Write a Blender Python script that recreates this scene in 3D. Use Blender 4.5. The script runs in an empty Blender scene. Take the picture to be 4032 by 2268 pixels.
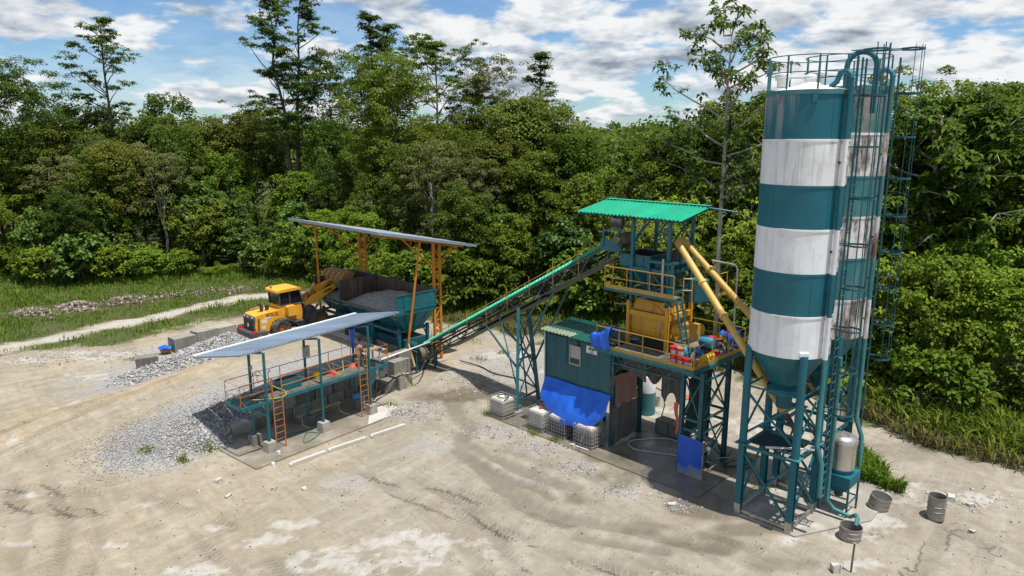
import bpy, math, random
import numpy as np
from mathutils import Vector, Matrix

# ---------------------------------------------------------------- camera, sky, sun, exposure
SC = bpy.context.scene
COL = SC.collection
CAM_H = 13.5
cam_d = bpy.data.cameras.new('camera')
cam_d.sensor_width = 36.0
cam_d.lens = 36.0 * 2794.0 / 4032.0
cam_d.clip_start = 0.1
cam_d.clip_end = 6000
cam = bpy.data.objects.new('camera', cam_d)
cam.location = (0, 0, CAM_H)
cam.rotation_euler = (math.radians(78.0), 0, 0)
COL.objects.link(cam)
SC.camera = cam

SUN_TO = Vector((0.19, -0.17, 1.0)).normalized()      # towards the sun
SUN_EL = math.asin(SUN_TO.z)
SUN_AZ = math.atan2(SUN_TO.x, SUN_TO.y)               # clockwise from +Y

W = bpy.data.worlds.new('World')
SC.world = W
W.use_nodes = True
def build_world():
    nt = W.node_tree; N = nt.nodes; L = nt.links; N.clear()
    out = N.new('ShaderNodeOutputWorld')
    sky = N.new('ShaderNodeTexSky'); sky.sky_type = 'NISHITA'; sky.sun_disc = False
    sky.sun_elevation = SUN_EL; sky.sun_rotation = SUN_AZ
    sky.air_density = 1.0; sky.dust_density = 0.25; sky.ozone_density = 2.5
    bg = N.new('ShaderNodeBackground'); bg.inputs[1].default_value = 0.095
    hs = N.new('ShaderNodeHueSaturation'); hs.inputs['Saturation'].default_value = 1.08
    L.new(sky.outputs[0], hs.inputs['Color']); tint = N.new('ShaderNodeMix'); tint.data_type = 'RGBA'; tint.blend_type = 'MULTIPLY'; tint.inputs[0].default_value = 1.0; tint.inputs[7].default_value = (0.72, 0.92, 1.10, 1)   # humid tropical blue
    L.new(hs.outputs[0], tint.inputs[6]); L.new(tint.outputs[2], bg.inputs[0])
    tc = N.new('ShaderNodeTexCoord')
    sep = N.new('ShaderNodeSeparateXYZ'); L.new(tc.outputs['Generated'], sep.inputs[0])
    def math_(op, a, b=None, c=None):
        m = N.new('ShaderNodeMath'); m.operation = op
        for i, v in enumerate((a, b, c)):
            if v is None: continue
            if isinstance(v, (int, float)): m.inputs[i].default_value = v
            else: L.new(v, m.inputs[i])
        return m.outputs[0]
    zc = math_('MAXIMUM', sep.outputs[2], 0.0)
    zz = math_('ADD', zc, 0.30)
    px = math_('DIVIDE', sep.outputs[0], zz); py = math_('DIVIDE', sep.outputs[1], zz)
    pz = math_('MULTIPLY', math_('DIVIDE', sep.outputs[2], zz), 2.0)
    comb = N.new('ShaderNodeCombineXYZ'); L.new(px, comb.inputs[0]); L.new(py, comb.inputs[1]); L.new(pz, comb.inputs[2])
    def noise(off, scale, detail, rough):
        mp = N.new('ShaderNodeMapping'); mp.inputs['Location'].default_value = off
        L.new(comb.outputs[0], mp.inputs[0])
        n = N.new('ShaderNodeTexNoise'); n.inputs['Scale'].default_value = scale
        n.inputs['Detail'].default_value = detail; n.inputs['Roughness'].default_value = rough
        n.inputs['Distortion'].default_value = 0.12
        L.new(mp.outputs[0], n.inputs['Vector']); return n.outputs[0]
    OX, OY = 5.3, 2.2
    base = noise((OX, OY, 0), 3.7, 12, 0.52)
    big = noise((OX + 9, OY + 4, 1), 0.8, 3, 0.5)
    up = noise((OX, OY, 0.06), 3.7, 12, 0.52)      # the same cloud a little higher: lit tops, grey bases
    dens0 = math_('ADD', math_('MULTIPLY', base, 0.80), math_('MULTIPLY', big, 0.36))
    r1 = N.new('ShaderNodeValToRGB'); L.new(dens0, r1.inputs[0])
    r1.color_ramp.elements[0].position = 0.525; r1.color_ramp.elements[1].position = 0.625
    r1.color_ramp.elements[0].color = (0, 0, 0, 1); r1.color_ramp.elements[1].color = (1, 1, 1, 1)
    r1.color_ramp.interpolation = 'EASE'
    veil = noise((1.0, 7.0, 0), 0.5, 7, 0.6)
    rv = N.new('ShaderNodeValToRGB'); L.new(veil, rv.inputs[0])
    rv.color_ramp.elements[0].position = 0.46; rv.color_ramp.elements[1].position = 0.72
    rv.color_ramp.elements[0].color = (0.0, 0.0, 0.0, 1); rv.color_ramp.elements[1].color = (0.55, 0.55, 0.55, 1)
    cov = math_('MAXIMUM', r1.outputs[0], rv.outputs[0])
    dif = math_('SUBTRACT', base, up)
    sh = math_('ADD', math_('MULTIPLY', dif, 2.8), math_('SUBTRACT', 1.12, math_('MULTIPLY', dens0, 0.92)))
    r2 = N.new('ShaderNodeValToRGB'); L.new(sh, r2.inputs[0])
    e = r2.color_ramp.elements
    e[0].position = 0.20; e[0].color = (0.27, 0.32, 0.40, 1)
    e[1].position = 0.70; e[1].color = (0.95, 0.96, 0.97, 1)
    m = r2.color_ramp.elements.new(0.46); m.color = (0.60, 0.66, 0.73, 1)
    cb = N.new('ShaderNodeBackground'); L.new(r2.outputs[0], cb.inputs[0]); cb.inputs[1].default_value = 0.82
    mix = N.new('ShaderNodeMixShader'); L.new(cov, mix.inputs[0]); L.new(bg.outputs[0], mix.inputs[1]); L.new(cb.outputs[0], mix.inputs[2])
    L.new(mix.outputs[0], out.inputs[0])
build_world()

sun_d = bpy.data.lights.new('sun', 'SUN')
sun_d.energy = 4.8
sun_d.angle = math.radians(0.53)
sun_d.color = (1.0, 0.955, 0.89)
sun = bpy.data.objects.new('sun', sun_d)
sun.rotation_euler = SUN_TO.to_track_quat('Z', 'Y').to_euler()
sun.location = (20, -10, 60)
COL.objects.link(sun)

SC.view_settings.view_transform = 'Standard'
SC.view_settings.look = 'None'
SC.view_settings.exposure = 0.22
SC.view_settings.gamma = 1.0
SC.view_settings.use_curve_mapping = False
SC.render.engine = 'CYCLES'
SC.cycles.max_bounces = 6
SC.cycles.diffuse_bounces = 3
SC.cycles.glossy_bounces = 2
SC.cycles.transmission_bounces = 3
SC.cycles.transparent_max_bounces = 6
SC.cycles.use_denoising = True
# ---------------------------------------------------------------- helpers
def V(*a): return Vector(a)
class MB:
    """collects shapes, builds ONE mesh"""
    def __init__(s): s.v = []; s.f = []
    def add(s, verts, faces):
        o = len(s.v); s.v += [tuple(p) for p in verts]; s.f += [tuple(i + o for i in f) for f in faces]; return s
    def box(s, c, size, ax=None, ay=None, az=None):
        ax = Vector(ax or (1, 0, 0)); ay = Vector(ay or (0, 1, 0)); az = Vector(az or (0, 0, 1)); c = Vector(c)
        hx, hy, hz = size[0] / 2, size[1] / 2, size[2] / 2
        vs = [c + ax * (sx * hx) + ay * (sy * hy) + az * (sz * hz) for sz in (-1, 1) for sy in (-1, 1) for sx in (-1, 1)]
        return s.add(vs, [(0, 2, 3, 1), (4, 5, 7, 6), (0, 1, 5, 4), (2, 6, 7, 3), (0, 4, 6, 2), (1, 3, 7, 5)])
    def beam(s, p, q, w, h, up=(0, 0, 1)):
        p = Vector(p); q = Vector(q); d = q - p; l = d.length
        if l < 1e-6: return s
        d /= l; up = Vector(up)
        if abs(d.dot(up)) > 0.985: up = Vector((0.71, 0.705, 0))
        sd = d.cross(up).normalized(); u2 = sd.cross(d)
        return s.box((p + q) / 2, (l, w, h), d, sd, u2)
    def tube(s, pts, r, n=8, cap=True, r2=None):
        pts = [Vector(p) for p in pts]; m = len(pts)
        rs = r if isinstance(r, (list, tuple)) else [r + ((r2 if r2 is not None else r) - r) * i / (m - 1) for i in range(m)]
        vs = []; prev = None
        for i, p in enumerate(pts):
            d = (pts[min(i + 1, m - 1)] - pts[max(i - 1, 0)]).normalized()
            if prev is None:
                a = Vector((0, 0, 1)) if abs(d.z) < 0.9 else Vector((1, 0, 0))
                x = d.cross(a).normalized()
            else:
                x = (prev - d * prev.dot(d)).normalized()
            prev = x; y = d.cross(x)
            for k in range(n):
                t = 2 * math.pi * k / n
                vs.append(p + (x * math.cos(t) + y * math.sin(t)) * rs[i])
        fs = [(i * n + k, i * n + (k + 1) % n, (i + 1) * n + (k + 1) % n, (i + 1) * n + k) for i in range(m - 1) for k in range(n)]
        if cap: fs += [tuple(range(n - 1, -1, -1)), tuple((m - 1) * n + k for k in range(n))]
        return s.add(vs, fs)
    def lathe(s, c, prof, n=32, a0=0.0, a1=2 * math.pi, axis=None):
        c = Vector(c); full = abs(a1 - a0 - 2 * math.pi) < 1e-6; k = n if full else n + 1
        vs = []
        if axis is None: ex, ey, ez = Vector((1, 0, 0)), Vector((0, 1, 0)), Vector((0, 0, 1))
        else:
            ez = Vector(axis).normalized(); t = Vector((0, 0, 1)) if abs(ez.z) < 0.9 else Vector((1, 0, 0))
            ex = ez.cross(t).normalized(); ey = ez.cross(ex)
        for (r, z) in prof:
            for i in range(k):
                t = a0 + (a1 - a0) * i / n
                vs.append(c + ex * (r * math.cos(t)) + ey * (r * math.sin(t)) + ez * z)
        fs = []
        for j in range(len(prof) - 1):
            for i in range(n):
                i2 = (i + 1) % k
                fs.append((j * k + i, j * k + i2, (j + 1) * k + i2, (j + 1) * k + i))
        return s.add(vs, fs)
    def poly(s, pts): return s.add(pts, [tuple(range(len(pts)))])
    def prism(s, pts, ext):
        n = len(pts); ext = Vector(ext); a = [Vector(p) for p in pts]; b = [p + ext for p in a]
        return s.add(a + b, [tuple(range(n - 1, -1, -1)), tuple(range(n, 2 * n))] + [(i, (i + 1) % n, n + (i + 1) % n, n + i) for i in range(n)])
    def grid(s, fn, nu, nv):
        vs = [fn(i / nu, j / nv) for j in range(nv + 1) for i in range(nu + 1)]
        k = nu + 1
        return s.add(vs, [(j * k + i, j * k + i + 1, (j + 1) * k + i + 1, (j + 1) * k + i) for j in range(nv) for i in range(nu)])
    def mesh(s, name, origin=(0, 0, 0), smooth=False, autosmooth=None):
        o = Vector(origin); me = bpy.data.meshes.new(name)
        me.from_pydata([tuple(Vector(p) - o) for p in s.v], [], s.f)
        if smooth or autosmooth is not None:
            me.polygons.foreach_set('use_smooth', [True] * len(me.polygons))
            if autosmooth is not None: me.set_sharp_from_angle(angle=math.radians(autosmooth))
        me.update(); return me
    def build(s, name, mat, parent=None, smooth=False, autosmooth=None, origin=None):
        o = origin if origin is not None else (worldloc(parent) if parent else (0, 0, 0))
        me = s.mesh(name, o, smooth, autosmooth)
        me.materials.append(mat)
        ob = bpy.data.objects.new(name, me); COL.objects.link(ob)
        if parent: ob.parent = parent
        else: ob.location = o
        return ob
def worldloc(o):
    p = Vector((0, 0, 0))
    while o is not None: p = p + o.location; o = o.parent
    return p
def thing(name, label, cat, loc, group=None):
    o = bpy.data.objects.new(name, None); COL.objects.link(o)
    o.empty_display_size = 0.3; o.location = loc
    return tag(o, label, cat, group)
def tag(o, label=None, cat=None, group=None, kind=None):
    if label: o['label'] = label
    if cat: o['category'] = cat
    if group: o['group'] = group
    if kind: o['kind'] = kind
    return o
def place(me, name, parent, loc, rot=None, scale=None):
    """another object on shared mesh data, loc in world space"""
    ob = bpy.data.objects.new(name, me); COL.objects.link(ob)
    if parent: ob.parent = parent; ob.location = Vector(loc) - worldloc(parent)
    else: ob.location = loc
    if rot is not None: ob.rotation_euler = rot
    if scale is not None: ob.scale = scale
    return ob
def part_beam(parent, name, p, q, w, h, mat, up=(0, 0, 1)): return MB().beam(p, q, w, h, up).build(name, mat, parent)
def part_tube(parent, name, pts, r, mat, n=10, r2=None): return MB().tube(pts, r, n, True, r2).build(name, mat, parent, autosmooth=50)
class Frame:
    def __init__(s, O, a, b):
        s.O = Vector((O[0], O[1], 0)); s.a = Vector((a[0], a[1], 0)).normalized(); s.b = Vector((b[0], b[1], 0)).normalized()
    def __call__(s, A, B, Z=0.0): return s.O + s.a * A + s.b * B + Vector((0, 0, Z))
    def loc(s, X, Y):
        dx, dy = X - s.O.x, Y - s.O.y; det = s.a.x * s.b.y - s.a.y * s.b.x
        return (dx * s.b.y - dy * s.b.x) / det, (s.a.x * dy - s.a.y * dx) / det
T = Frame((7.05, 26.24), (-.709, .705), (.705, .709))      # batching tower: a along the belt, b away from the yard
PF = Frame((-10.59, 28.95), (.633, .774), (-.774, .633))   # washing platform
RND = random.Random(11)
rng = np.random.default_rng(5)

def vnoise(x, y, seed=0):
    xi = np.floor(x).astype(np.int64); yi = np.floor(y).astype(np.int64); xf = x - xi; yf = y - yi
    def h(a, b):
        n = (a * 374761393 + b * 668265263 + seed * 974711) & 0xffffffff
        n = ((n ^ (n >> 13)) * 1274126177) & 0xffffffff
        return ((n ^ (n >> 16)) & 0xffff) / 65535.0
    u = xf * xf * (3 - 2 * xf); w = yf * yf * (3 - 2 * yf)
    return (h(xi, yi) * (1 - u) + h(xi + 1, yi) * u) * (1 - w) + (h(xi, yi + 1) * (1 - u) + h(xi + 1, yi + 1) * u) * w
def fbm(x, y, oct=4, seed=0):
    r = np.zeros_like(x); a = 0.5; t = 0
    for i in range(oct):
        r = r + a * vnoise(x, y, seed + i); t += a; a *= 0.5; x = x * 2.03 + 17.1; y = y * 2.03 + 5.3
    return r / t
def sstep(e0, e1, x):
    t = np.clip((x - e0) / (e1 - e0), 0, 1); return t * t * (3 - 2 * t)

# ---------------------------------------------------------------- materials
def new_mat(name):
    m = bpy.data.materials.new(name); m.use_nodes = True; nt = m.node_tree
    return m, nt, nt.nodes['Principled BSDF']
def nd(nt, t, **k):
    n = nt.nodes.new(t)
    for a, b in k.items():
        if hasattr(n, a): setattr(n, a, b)
    return n
def pos_noise(nt, scale, detail=5, rough=0.55, vec=(1, 1, 1), obj=False):
    g = nd(nt, 'ShaderNodeTexCoord') if obj else nd(nt, 'ShaderNodeNewGeometry')
    mp = nd(nt, 'ShaderNodeMapping'); mp.inputs['Scale'].default_value = vec
    nt.links.new(g.outputs['Object' if obj else 'Position'], mp.inputs[0])
    n = nd(nt, 'ShaderNodeTexNoise'); n.inputs['Scale'].default_value = scale
    n.inputs['Detail'].default_value = detail; n.inputs['Roughness'].default_value = rough
    nt.links.new(mp.outputs[0], n.inputs['Vector']); return n.outputs[0]
def ramp(nt, src, stops):
    r = nd(nt, 'ShaderNodeValToRGB'); e = r.color_ramp.elements
    while len(e) > 1: e.remove(e[0])
    e[0].position = stops[0][0]; e[0].color = tuple(stops[0][1]) + (1,) if not isinstance(stops[0][1], (int, float)) else (stops[0][1],) * 3 + (1,)
    for p, c in stops[1:]:
        x = e.new(p); x.color = tuple(c) + (1,) if not isinstance(c, (int, float)) else (c, c, c, 1)
    nt.links.new(src, r.inputs[0]); return r.outputs[0]
def mixc(nt, fac, a, b, mode='MIX'):
    m = nd(nt, 'ShaderNodeMix'); m.data_type = 'RGBA'; m.blend_type = mode
    for i, v in ((0, fac), (6, a), (7, b)):
        if isinstance(v, (int, float)): m.inputs[i].default_value = v
        elif isinstance(v, (tuple, list)): m.inputs[i].default_value = tuple(v[:3]) + (1,)
        else: nt.links.new(v, m.inputs[i])
    return m.outputs[2]
def bump(nt, bs, h, strength=0.3, dist=0.02):
    b = nd(nt, 'ShaderNodeBump'); b.inputs['Strength'].default_value = strength; b.inputs['Distance'].default_value = dist
    nt.links.new(h, b.inputs['Height']); nt.links.new(b.outputs[0], bs.inputs['Normal'])
def paint(name, col, rough=0.45, dirt=None, damt=0.5, dscale=3.0, streak=0.0, scol=(0.08, 0.07, 0.055), metal=0.0, rust=0.0, bmp=0.15, fade=0.12, objvar=0.0):
    """painted / worn surface: tone variation, dirt blotches, vertical streaks, rust specks"""
    m, nt, bs = new_mat(name)
    n1 = pos_noise(nt, 0.9, 4)
    lo = tuple(c * (1 - fade) for c in col); hi = tuple(min(1, c * (1 + fade) + 0.01 * fade) for c in col)
    c = ramp(nt, n1, [(0.3, lo), (0.7, hi)])
    if dirt:
        f = ramp(nt, pos_noise(nt, dscale, 7, 0.65), [(0.52, 0.0), (0.72, damt)])
        c = mixc(nt, f, c, dirt)
    if streak:
        f = ramp(nt, pos_noise(nt, 5.0, 5, 0.6, (1, 1, 0.06)), [(0.50, 0.0), (0.70, streak)])
        c = mixc(nt, f, c, scol)
    if rust:
        f = ramp(nt, pos_noise(nt, 7.0, 6, 0.7), [(0.66, 0.0), (0.74, rust)])
        c = mixc(nt, f, c, (0.10, 0.042, 0.02))
    if objvar:
        oi = nd(nt, 'ShaderNodeObjectInfo'); mr = nd(nt, 'ShaderNodeMapRange'); mr.inputs[3].default_value = 1 - objvar; mr.inputs[4].default_value = 1 + objvar; nt.links.new(oi.outputs['Random'], mr.inputs[0])
        hv = nd(nt, 'ShaderNodeHueSaturation'); nt.links.new(mr.outputs[0], hv.inputs['Value']); nt.links.new(c, hv.inputs['Color']); c = hv.outputs[0]
    nt.links.new(c, bs.inputs['Base Color'])
    r = ramp(nt, pos_noise(nt, 2.2, 5), [(0.3, max(0.05, rough - 0.1)), (0.7, min(1, rough + 0.15))])
    nt.links.new(r, bs.inputs['Roughness']); bs.inputs['Metallic'].default_value = metal
    if bmp: bump(nt, bs, pos_noise(nt, 14, 4), bmp, 0.006)
    return m
DUST = (0.36, 0.31, 0.23)
M = {}
M['teal'] = paint('teal_paint', (0.004, 0.115, 0.142), 0.42, (0.10, 0.16, 0.15), 0.5, 2.0, 0.25, (0.05, 0.09, 0.09), rust=0.35)
M['teal_dark'] = paint('teal_steel', (0.005, 0.085, 0.105), 0.5, (0.16, 0.17, 0.14), 0.55, 4.0, 0.2, rust=0.6)
M['teal_light'] = paint('teal_weathered', (0.03, 0.17, 0.185), 0.5, (0.2, 0.22, 0.19), 0.6, 3.0, 0.2, rust=0.5)
M['silo_teal'] = paint('silo_teal_paint', (0.001, 0.108, 0.150), 0.48, (0.02, 0.19, 0.22), 0.5, 0.8, 0.35, (0.012, 0.07, 0.09), bmp=0.08, fade=0.10)
M['silo_white'] = paint('silo_white_paint', (0.76, 0.77, 0.79), 0.5, (0.55, 0.54, 0.52), 0.7, 1.6, 0.38, (0.36, 0.34, 0.31), bmp=0.08, fade=0.06)
M['silo_white_streaked'] = paint('silo_white_streaked', (0.74, 0.745, 0.75), 0.55, (0.48, 0.47, 0.44), 0.6, 1.4, 0.85, (0.16, 0.15, 0.125), bmp=0.05, fade=0.06)
M['yellow'] = paint('yellow_paint', (0.60, 0.30, 0.016), 0.5, (0.34, 0.26, 0.13), 0.65, 2.5, 0.3, (0.10, 0.06, 0.02), rust=0.5)
M['screw_yellow'] = paint('screw_yellow_paint', (0.60, 0.38, 0.09), 0.45, (0.35, 0.24, 0.10), 0.5, 3.0, 0.0, rust=0.5)
M['rail_yellow'] = paint('rail_yellow_paint', (0.44, 0.26, 0.04), 0.5, (0.32, 0.25, 0.15), 0.7, 6.0, 0.0, rust=0.7)
M['orange'] = paint('orange_primer', (0.56, 0.19, 0.012), 0.5, (0.38, 0.16, 0.03), 0.5, 4.0)
M['rust_orange'] = paint('rusty_orange_paint', (0.42, 0.155, 0.03), 0.6, (0.25, 0.10, 0.04), 0.7, 6.0, rust=0.7)
M['green_roof'] = paint('green_roof_sheet', (0.005, 0.37, 0.205), 0.42, (0.06, 0.27, 0.18), 0.6, 1.5, bmp=0.04, fade=0.06, objvar=0.1)
M['green_roof_old'] = paint('green_roof_sheet_old', (0.008, 0.085, 0.06), 0.5, (0.05, 0.16, 0.11), 0.6, 2.0, bmp=0.08, objvar=0.15)
M['galv'] = paint('zinc_sheet', (0.285, 0.36, 0.445), 0.42, (0.22, 0.28, 0.35), 0.5, 1.6, metal=0.35, bmp=0.05, fade=0.08, objvar=0.12)
M['steel'] = paint('bare_steel', (0.42, 0.41, 0.39), 0.4, (0.22, 0.19, 0.15), 0.6, 4.0, metal=0.7, rust=0.4)
M['stainless'] = paint('stainless_sheet', (0.55, 0.53, 0.50), 0.30, (0.35, 0.31, 0.26), 0.55, 2.5, 0.55, (0.16, 0.13, 0.10), metal=0.8, bmp=0.1)
M['dark'] = paint('dark_steel', (0.035, 0.035, 0.035), 0.55, (0.14, 0.12, 0.09), 0.5, 4.0)
M['loader_grey'] = paint('loader_grey_paint', (0.065, 0.067, 0.07), 0.5, (0.20, 0.18, 0.15), 0.5, 5.0)
M['loader_yellow'] = paint('loader_yellow_paint', (0.80, 0.385, 0.028), 0.42, (0.50, 0.36, 0.18), 0.65, 2.4, 0.25, (0.35, 0.24, 0.12), bmp=0.05, fade=0.06)
M['rubber'] = paint('tyre_rubber', (0.05, 0.047, 0.043), 0.8, (0.30, 0.25, 0.18), 0.8, 3.0, bmp=0.4)
M['rim_orange'] = paint('rim_orange', (0.32, 0.12, 0.04), 0.6, DUST, 0.6, 5.0)
M['concrete'] = paint('concrete', (0.30, 0.285, 0.25), 0.85, (0.16, 0.145, 0.12), 0.65, 2.2, 0.35, (0.10, 0.09, 0.07), bmp=0.5, fade=0.2, objvar=0.15)
M['concrete_dark'] = paint('stained_concrete', (0.19, 0.18, 0.155), 0.85, (0.075, 0.07, 0.06), 0.7, 2.0, 0.4, (0.05, 0.045, 0.04), bmp=0.5, fade=0.25, objvar=0.2)
M['slab_wet'] = paint('wet_slab', (0.23, 0.20, 0.155), 0.35, (0.34, 0.31, 0.26), 0.7, 0.9, bmp=0.15, fade=0.25)
M['slab_dry'] = paint('dry_slab', (0.46, 0.44, 0.40), 0.85, (0.42, 0.39, 0.34), 0.6, 1.4, bmp=0.2)
M['slab_tower'] = paint('tower_wet_slab', (0.150, 0.132, 0.102), 0.28, (0.24, 0.215, 0.17), 0.8, 0.7, bmp=0.12, fade=0.3)
M['slab_silo'] = paint('silo_slab_concrete', (0.30, 0.28, 0.235), 0.75, (0.50, 0.48, 0.44), 0.9, 0.9, bmp=0.2, fade=0.2)
M['white_post'] = paint('white_painted_post', (0.50, 0.475, 0.42), 0.8, (0.40, 0.36, 0.29), 0.6, 6.0)
M['rust_inside'] = paint('rusty_bin_lining', (0.085, 0.045, 0.032), 0.6, (0.19, 0.13, 0.09), 0.6, 1.2, 0.4, (0.30, 0.27, 0.24), bmp=0.2)
M['wood'] = paint('weathered_plank', (0.40, 0.30, 0.15), 0.8, (0.25, 0.2, 0.13), 0.6, 5.0)
M['wood_grey'] = paint('grey_plank', (0.30, 0.27, 0.22), 0.85, (0.18, 0.16, 0.13), 0.6, 5.0)
M['red'] = paint('red_plastic', (0.55, 0.012, 0.02), 0.35, (0.30, 0.06, 0.05), 0.3, 8.0)
M['pail_label'] = paint('pail_label', (0.62, 0.42, 0.46), 0.45, (0.5, 0.2, 0.22), 0.4, 7.0)
M['yellow_can'] = paint('yellow_can', (0.62, 0.42, 0.02), 0.4, (0.45, 0.3, 0.05), 0.4, 8.0)
M['blue_can'] = paint('blue_plastic', (0.01, 0.10, 0.34), 0.4)
M['motor_blue'] = paint('motor_blue', (0.05, 0.25, 0.42), 0.4, (0.25, 0.27, 0.27), 0.5, 6.0)
M['ibc'] = paint('white_tank_plastic', (0.70, 0.69, 0.65), 0.4, (0.50, 0.46, 0.38), 0.5, 3.0)
M['ibc_wet'] = paint('grey_tank_plastic', (0.17, 0.18, 0.18), 0.4, (0.35, 0.34, 0.31), 0.5, 3.0)
M['cage'] = paint('cage_steel', (0.45, 0.45, 0.44), 0.4, (0.2, 0.17, 0.14), 0.5, 8.0, metal=0.6)
M['black'] = paint('black_rubber', (0.018, 0.018, 0.018), 0.6, DUST, 0.25, 5.0)
M['hose_yellow'] = paint('yellow_hose', (0.50, 0.47, 0.06), 0.45)
M['hose_green'] = paint('green_hose', (0.03, 0.17, 0.13), 0.5)
M['hose_white'] = paint('white_hose', (0.55, 0.53, 0.47), 0.5)
M['white'] = paint('white_paint', (0.72, 0.72, 0.70), 0.5, (0.5, 0.48, 0.44), 0.4, 5.0)
M['grey_box'] = paint('grey_box_paint', (0.34, 0.36, 0.34), 0.5, (0.2, 0.2, 0.18), 0.4, 6.0)
M['wall_teal'] = paint('cabin_teal_panel', (0.003, 0.082, 0.102), 0.42, (0.03, 0.10, 0.11), 0.5, 1.2, 0.3, (0.06, 0.10, 0.10), bmp=0.08, objvar=0.1)
M['ink'] = paint('dark_lettering', (0.03, 0.035, 0.04), 0.5)
M['ink_brown'] = paint('brown_lettering', (0.045, 0.012, 0.004), 0.45)
M['tarp_grey'] = paint('grey_dirty_tarp', (0.085, 0.085, 0.08), 0.7, (0.05, 0.05, 0.045), 0.7, 2.0, 0.3, (0.25, 0.22, 0.19), bmp=0.4)
M['tarp_orange'] = paint('faded_orange_tarp', (0.22, 0.13, 0.105), 0.6, (0.42, 0.09, 0.045), 0.7, 2.2, bmp=0.5)
M['tarp_dark'] = paint('dark_green_net', (0.012, 0.035, 0.034), 0.8, bmp=0.4)
def tarp_blue():
    m, nt, bs = new_mat('blue_tarp')
    c = ramp(nt, pos_noise(nt, 1.6, 5), [(0.3, (0.006, 0.080, 0.52)), (0.7, (0.016, 0.15, 0.70))])
    f = ramp(nt, pos_noise(nt, 2.4, 6, 0.6, (1, 1, 0.7)), [(0.62, 0.0), (0.85, 0.25)])
    c = mixc(nt, f, c, (0.22, 0.36, 0.62))
    nt.links.new(c, bs.inputs['Base Color']); bs.inputs['Roughness'].default_value = 0.28
    n = pos_noise(nt, 2.2, 6, 0.6, (1, 1, 0.8)); n2 = pos_noise(nt, 9, 4)
    mm = nd(nt, 'ShaderNodeMath', operation='MULTIPLY_ADD'); mm.inputs[1].default_value = 0.25
    nt.links.new(n2, mm.inputs[0]); nt.links.new(n, mm.inputs[2]); bump(nt, bs, mm.outputs[0], 0.6, 0.09)
    return m
M['tarp'] = tarp_blue()
def tarp_muddy():
    m = paint('muddy_blue_tarp', (0.006, 0.085, 0.50), 0.35, bmp=0.3)
    nt = m.node_tree; bs = nt.nodes['Principled BSDF']; src = bs.inputs['Base Color'].links[0].from_socket
    g = nd(nt, 'ShaderNodeNewGeometry'); s = nd(nt, 'ShaderNodeSeparateXYZ'); nt.links.new(g.outputs['Position'], s.inputs[0])
    a = nd(nt, 'ShaderNodeMath', operation='MULTIPLY_ADD'); a.inputs[1].default_value = 0.9
    nt.links.new(pos_noise(nt, 3.5, 6), a.inputs[0]); nt.links.new(s.outputs[2], a.inputs[2])
    f = ramp(nt, a.outputs[0], [(0.50, 1.0), (0.95, 0.0)])
    c = mixc(nt, f, src, (0.30, 0.275, 0.235)); nt.links.new(c, bs.inputs['Base Color'])
    return m
M['tarp_muddy'] = tarp_muddy()
def glass_dark():
    m, nt, bs = new_mat('dark_cab_glass')
    bs.inputs['Base Color'].default_value = (0.012, 0.014, 0.016, 1); bs.inputs['Roughness'].default_value = 0.08
    return m
M['glass'] = glass_dark()
def silo_old(name, base, patch):
    m, nt, bs = new_mat(name)
    f1 = ramp(nt, pos_noise(nt, 1.3, 7, 0.7, (1, 1, 0.35)), [(0.47, 0.0), (0.58, 1.0)])
    f2 = ramp(nt, pos_noise(nt, 4.5, 6, 0.6, (1, 1, 0.08)), [(0.50, 0.0), (0.66, 0.8)])
    c = mixc(nt, f1, base, patch); c = mixc(nt, f2, c, tuple(0.5 * (x + 0.10) for x in patch))
    f3 = ramp(nt, pos_noise(nt, 9, 6, 0.7), [(0.62, 0.0), (0.70, 0.7)]); c = mixc(nt, f3, c, base)
    nt.links.new(c, bs.inputs['Base Color']); bs.inputs['Roughness'].default_value = 0.55
    bump(nt, bs, pos_noise(nt, 12, 4), 0.15, 0.006)
    return m
M['old_white'] = silo_old('silo_old_white', (0.70, 0.69, 0.67), (0.135, 0.085, 0.078))
M['old_teal'] = silo_old('silo_old_teal', (0.018, 0.15, 0.175), (0.075, 0.20, 0.215))
M['old_teal_grey'] = silo_old('silo_old_teal_grey', (0.03, 0.16, 0.17), (0.27, 0.225, 0.20))
def silo_top():
    m = paint('silo_top_chalked', (0.001, 0.108, 0.150), 0.48, (0.02, 0.19, 0.22), 0.4, 0.8, 0.15, (0.02, 0.06, 0.075), bmp=0.05, fade=0.07)
    nt = m.node_tree; bs = nt.nodes['Principled BSDF']; src = bs.inputs['Base Color'].links[0].from_socket
    g = nd(nt, 'ShaderNodeNewGeometry')
    dt = nd(nt, 'ShaderNodeVectorMath', operation='DOT_PRODUCT'); dt.inputs[1].default_value = (-0.82, 0.0, 0.30)   # cement spill down one side
    nt.links.new(g.outputs['Position'], dt.inputs[0])
    a = nd(nt, 'ShaderNodeMath', operation='MULTIPLY_ADD'); a.inputs[1].default_value = 2.2
    nt.links.new(pos_noise(nt, 2.6, 6, 0.6, (1, 1, 0.13)), a.inputs[0]); nt.links.new(dt.outputs['Value'], a.inputs[2])
    f = ramp(nt, a.outputs[0], [(0.0, 0.0), (0.72, 0.0), (1.0, 0.85)])
    mp = nd(nt, 'ShaderNodeMapRange'); mp.inputs[1].default_value = -2.85; mp.inputs[2].default_value = -0.7
    nt.links.new(a.outputs[0], mp.inputs[0])
    f = ramp(nt, mp.outputs[0], [(0.50, 0.0), (0.86, 0.9)])
    c = mixc(nt, f, src, (0.40, 0.36, 0.33)); nt.links.new(c, bs.inputs['Base Color'])
    return m
M['silo_top'] = silo_top()
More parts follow.
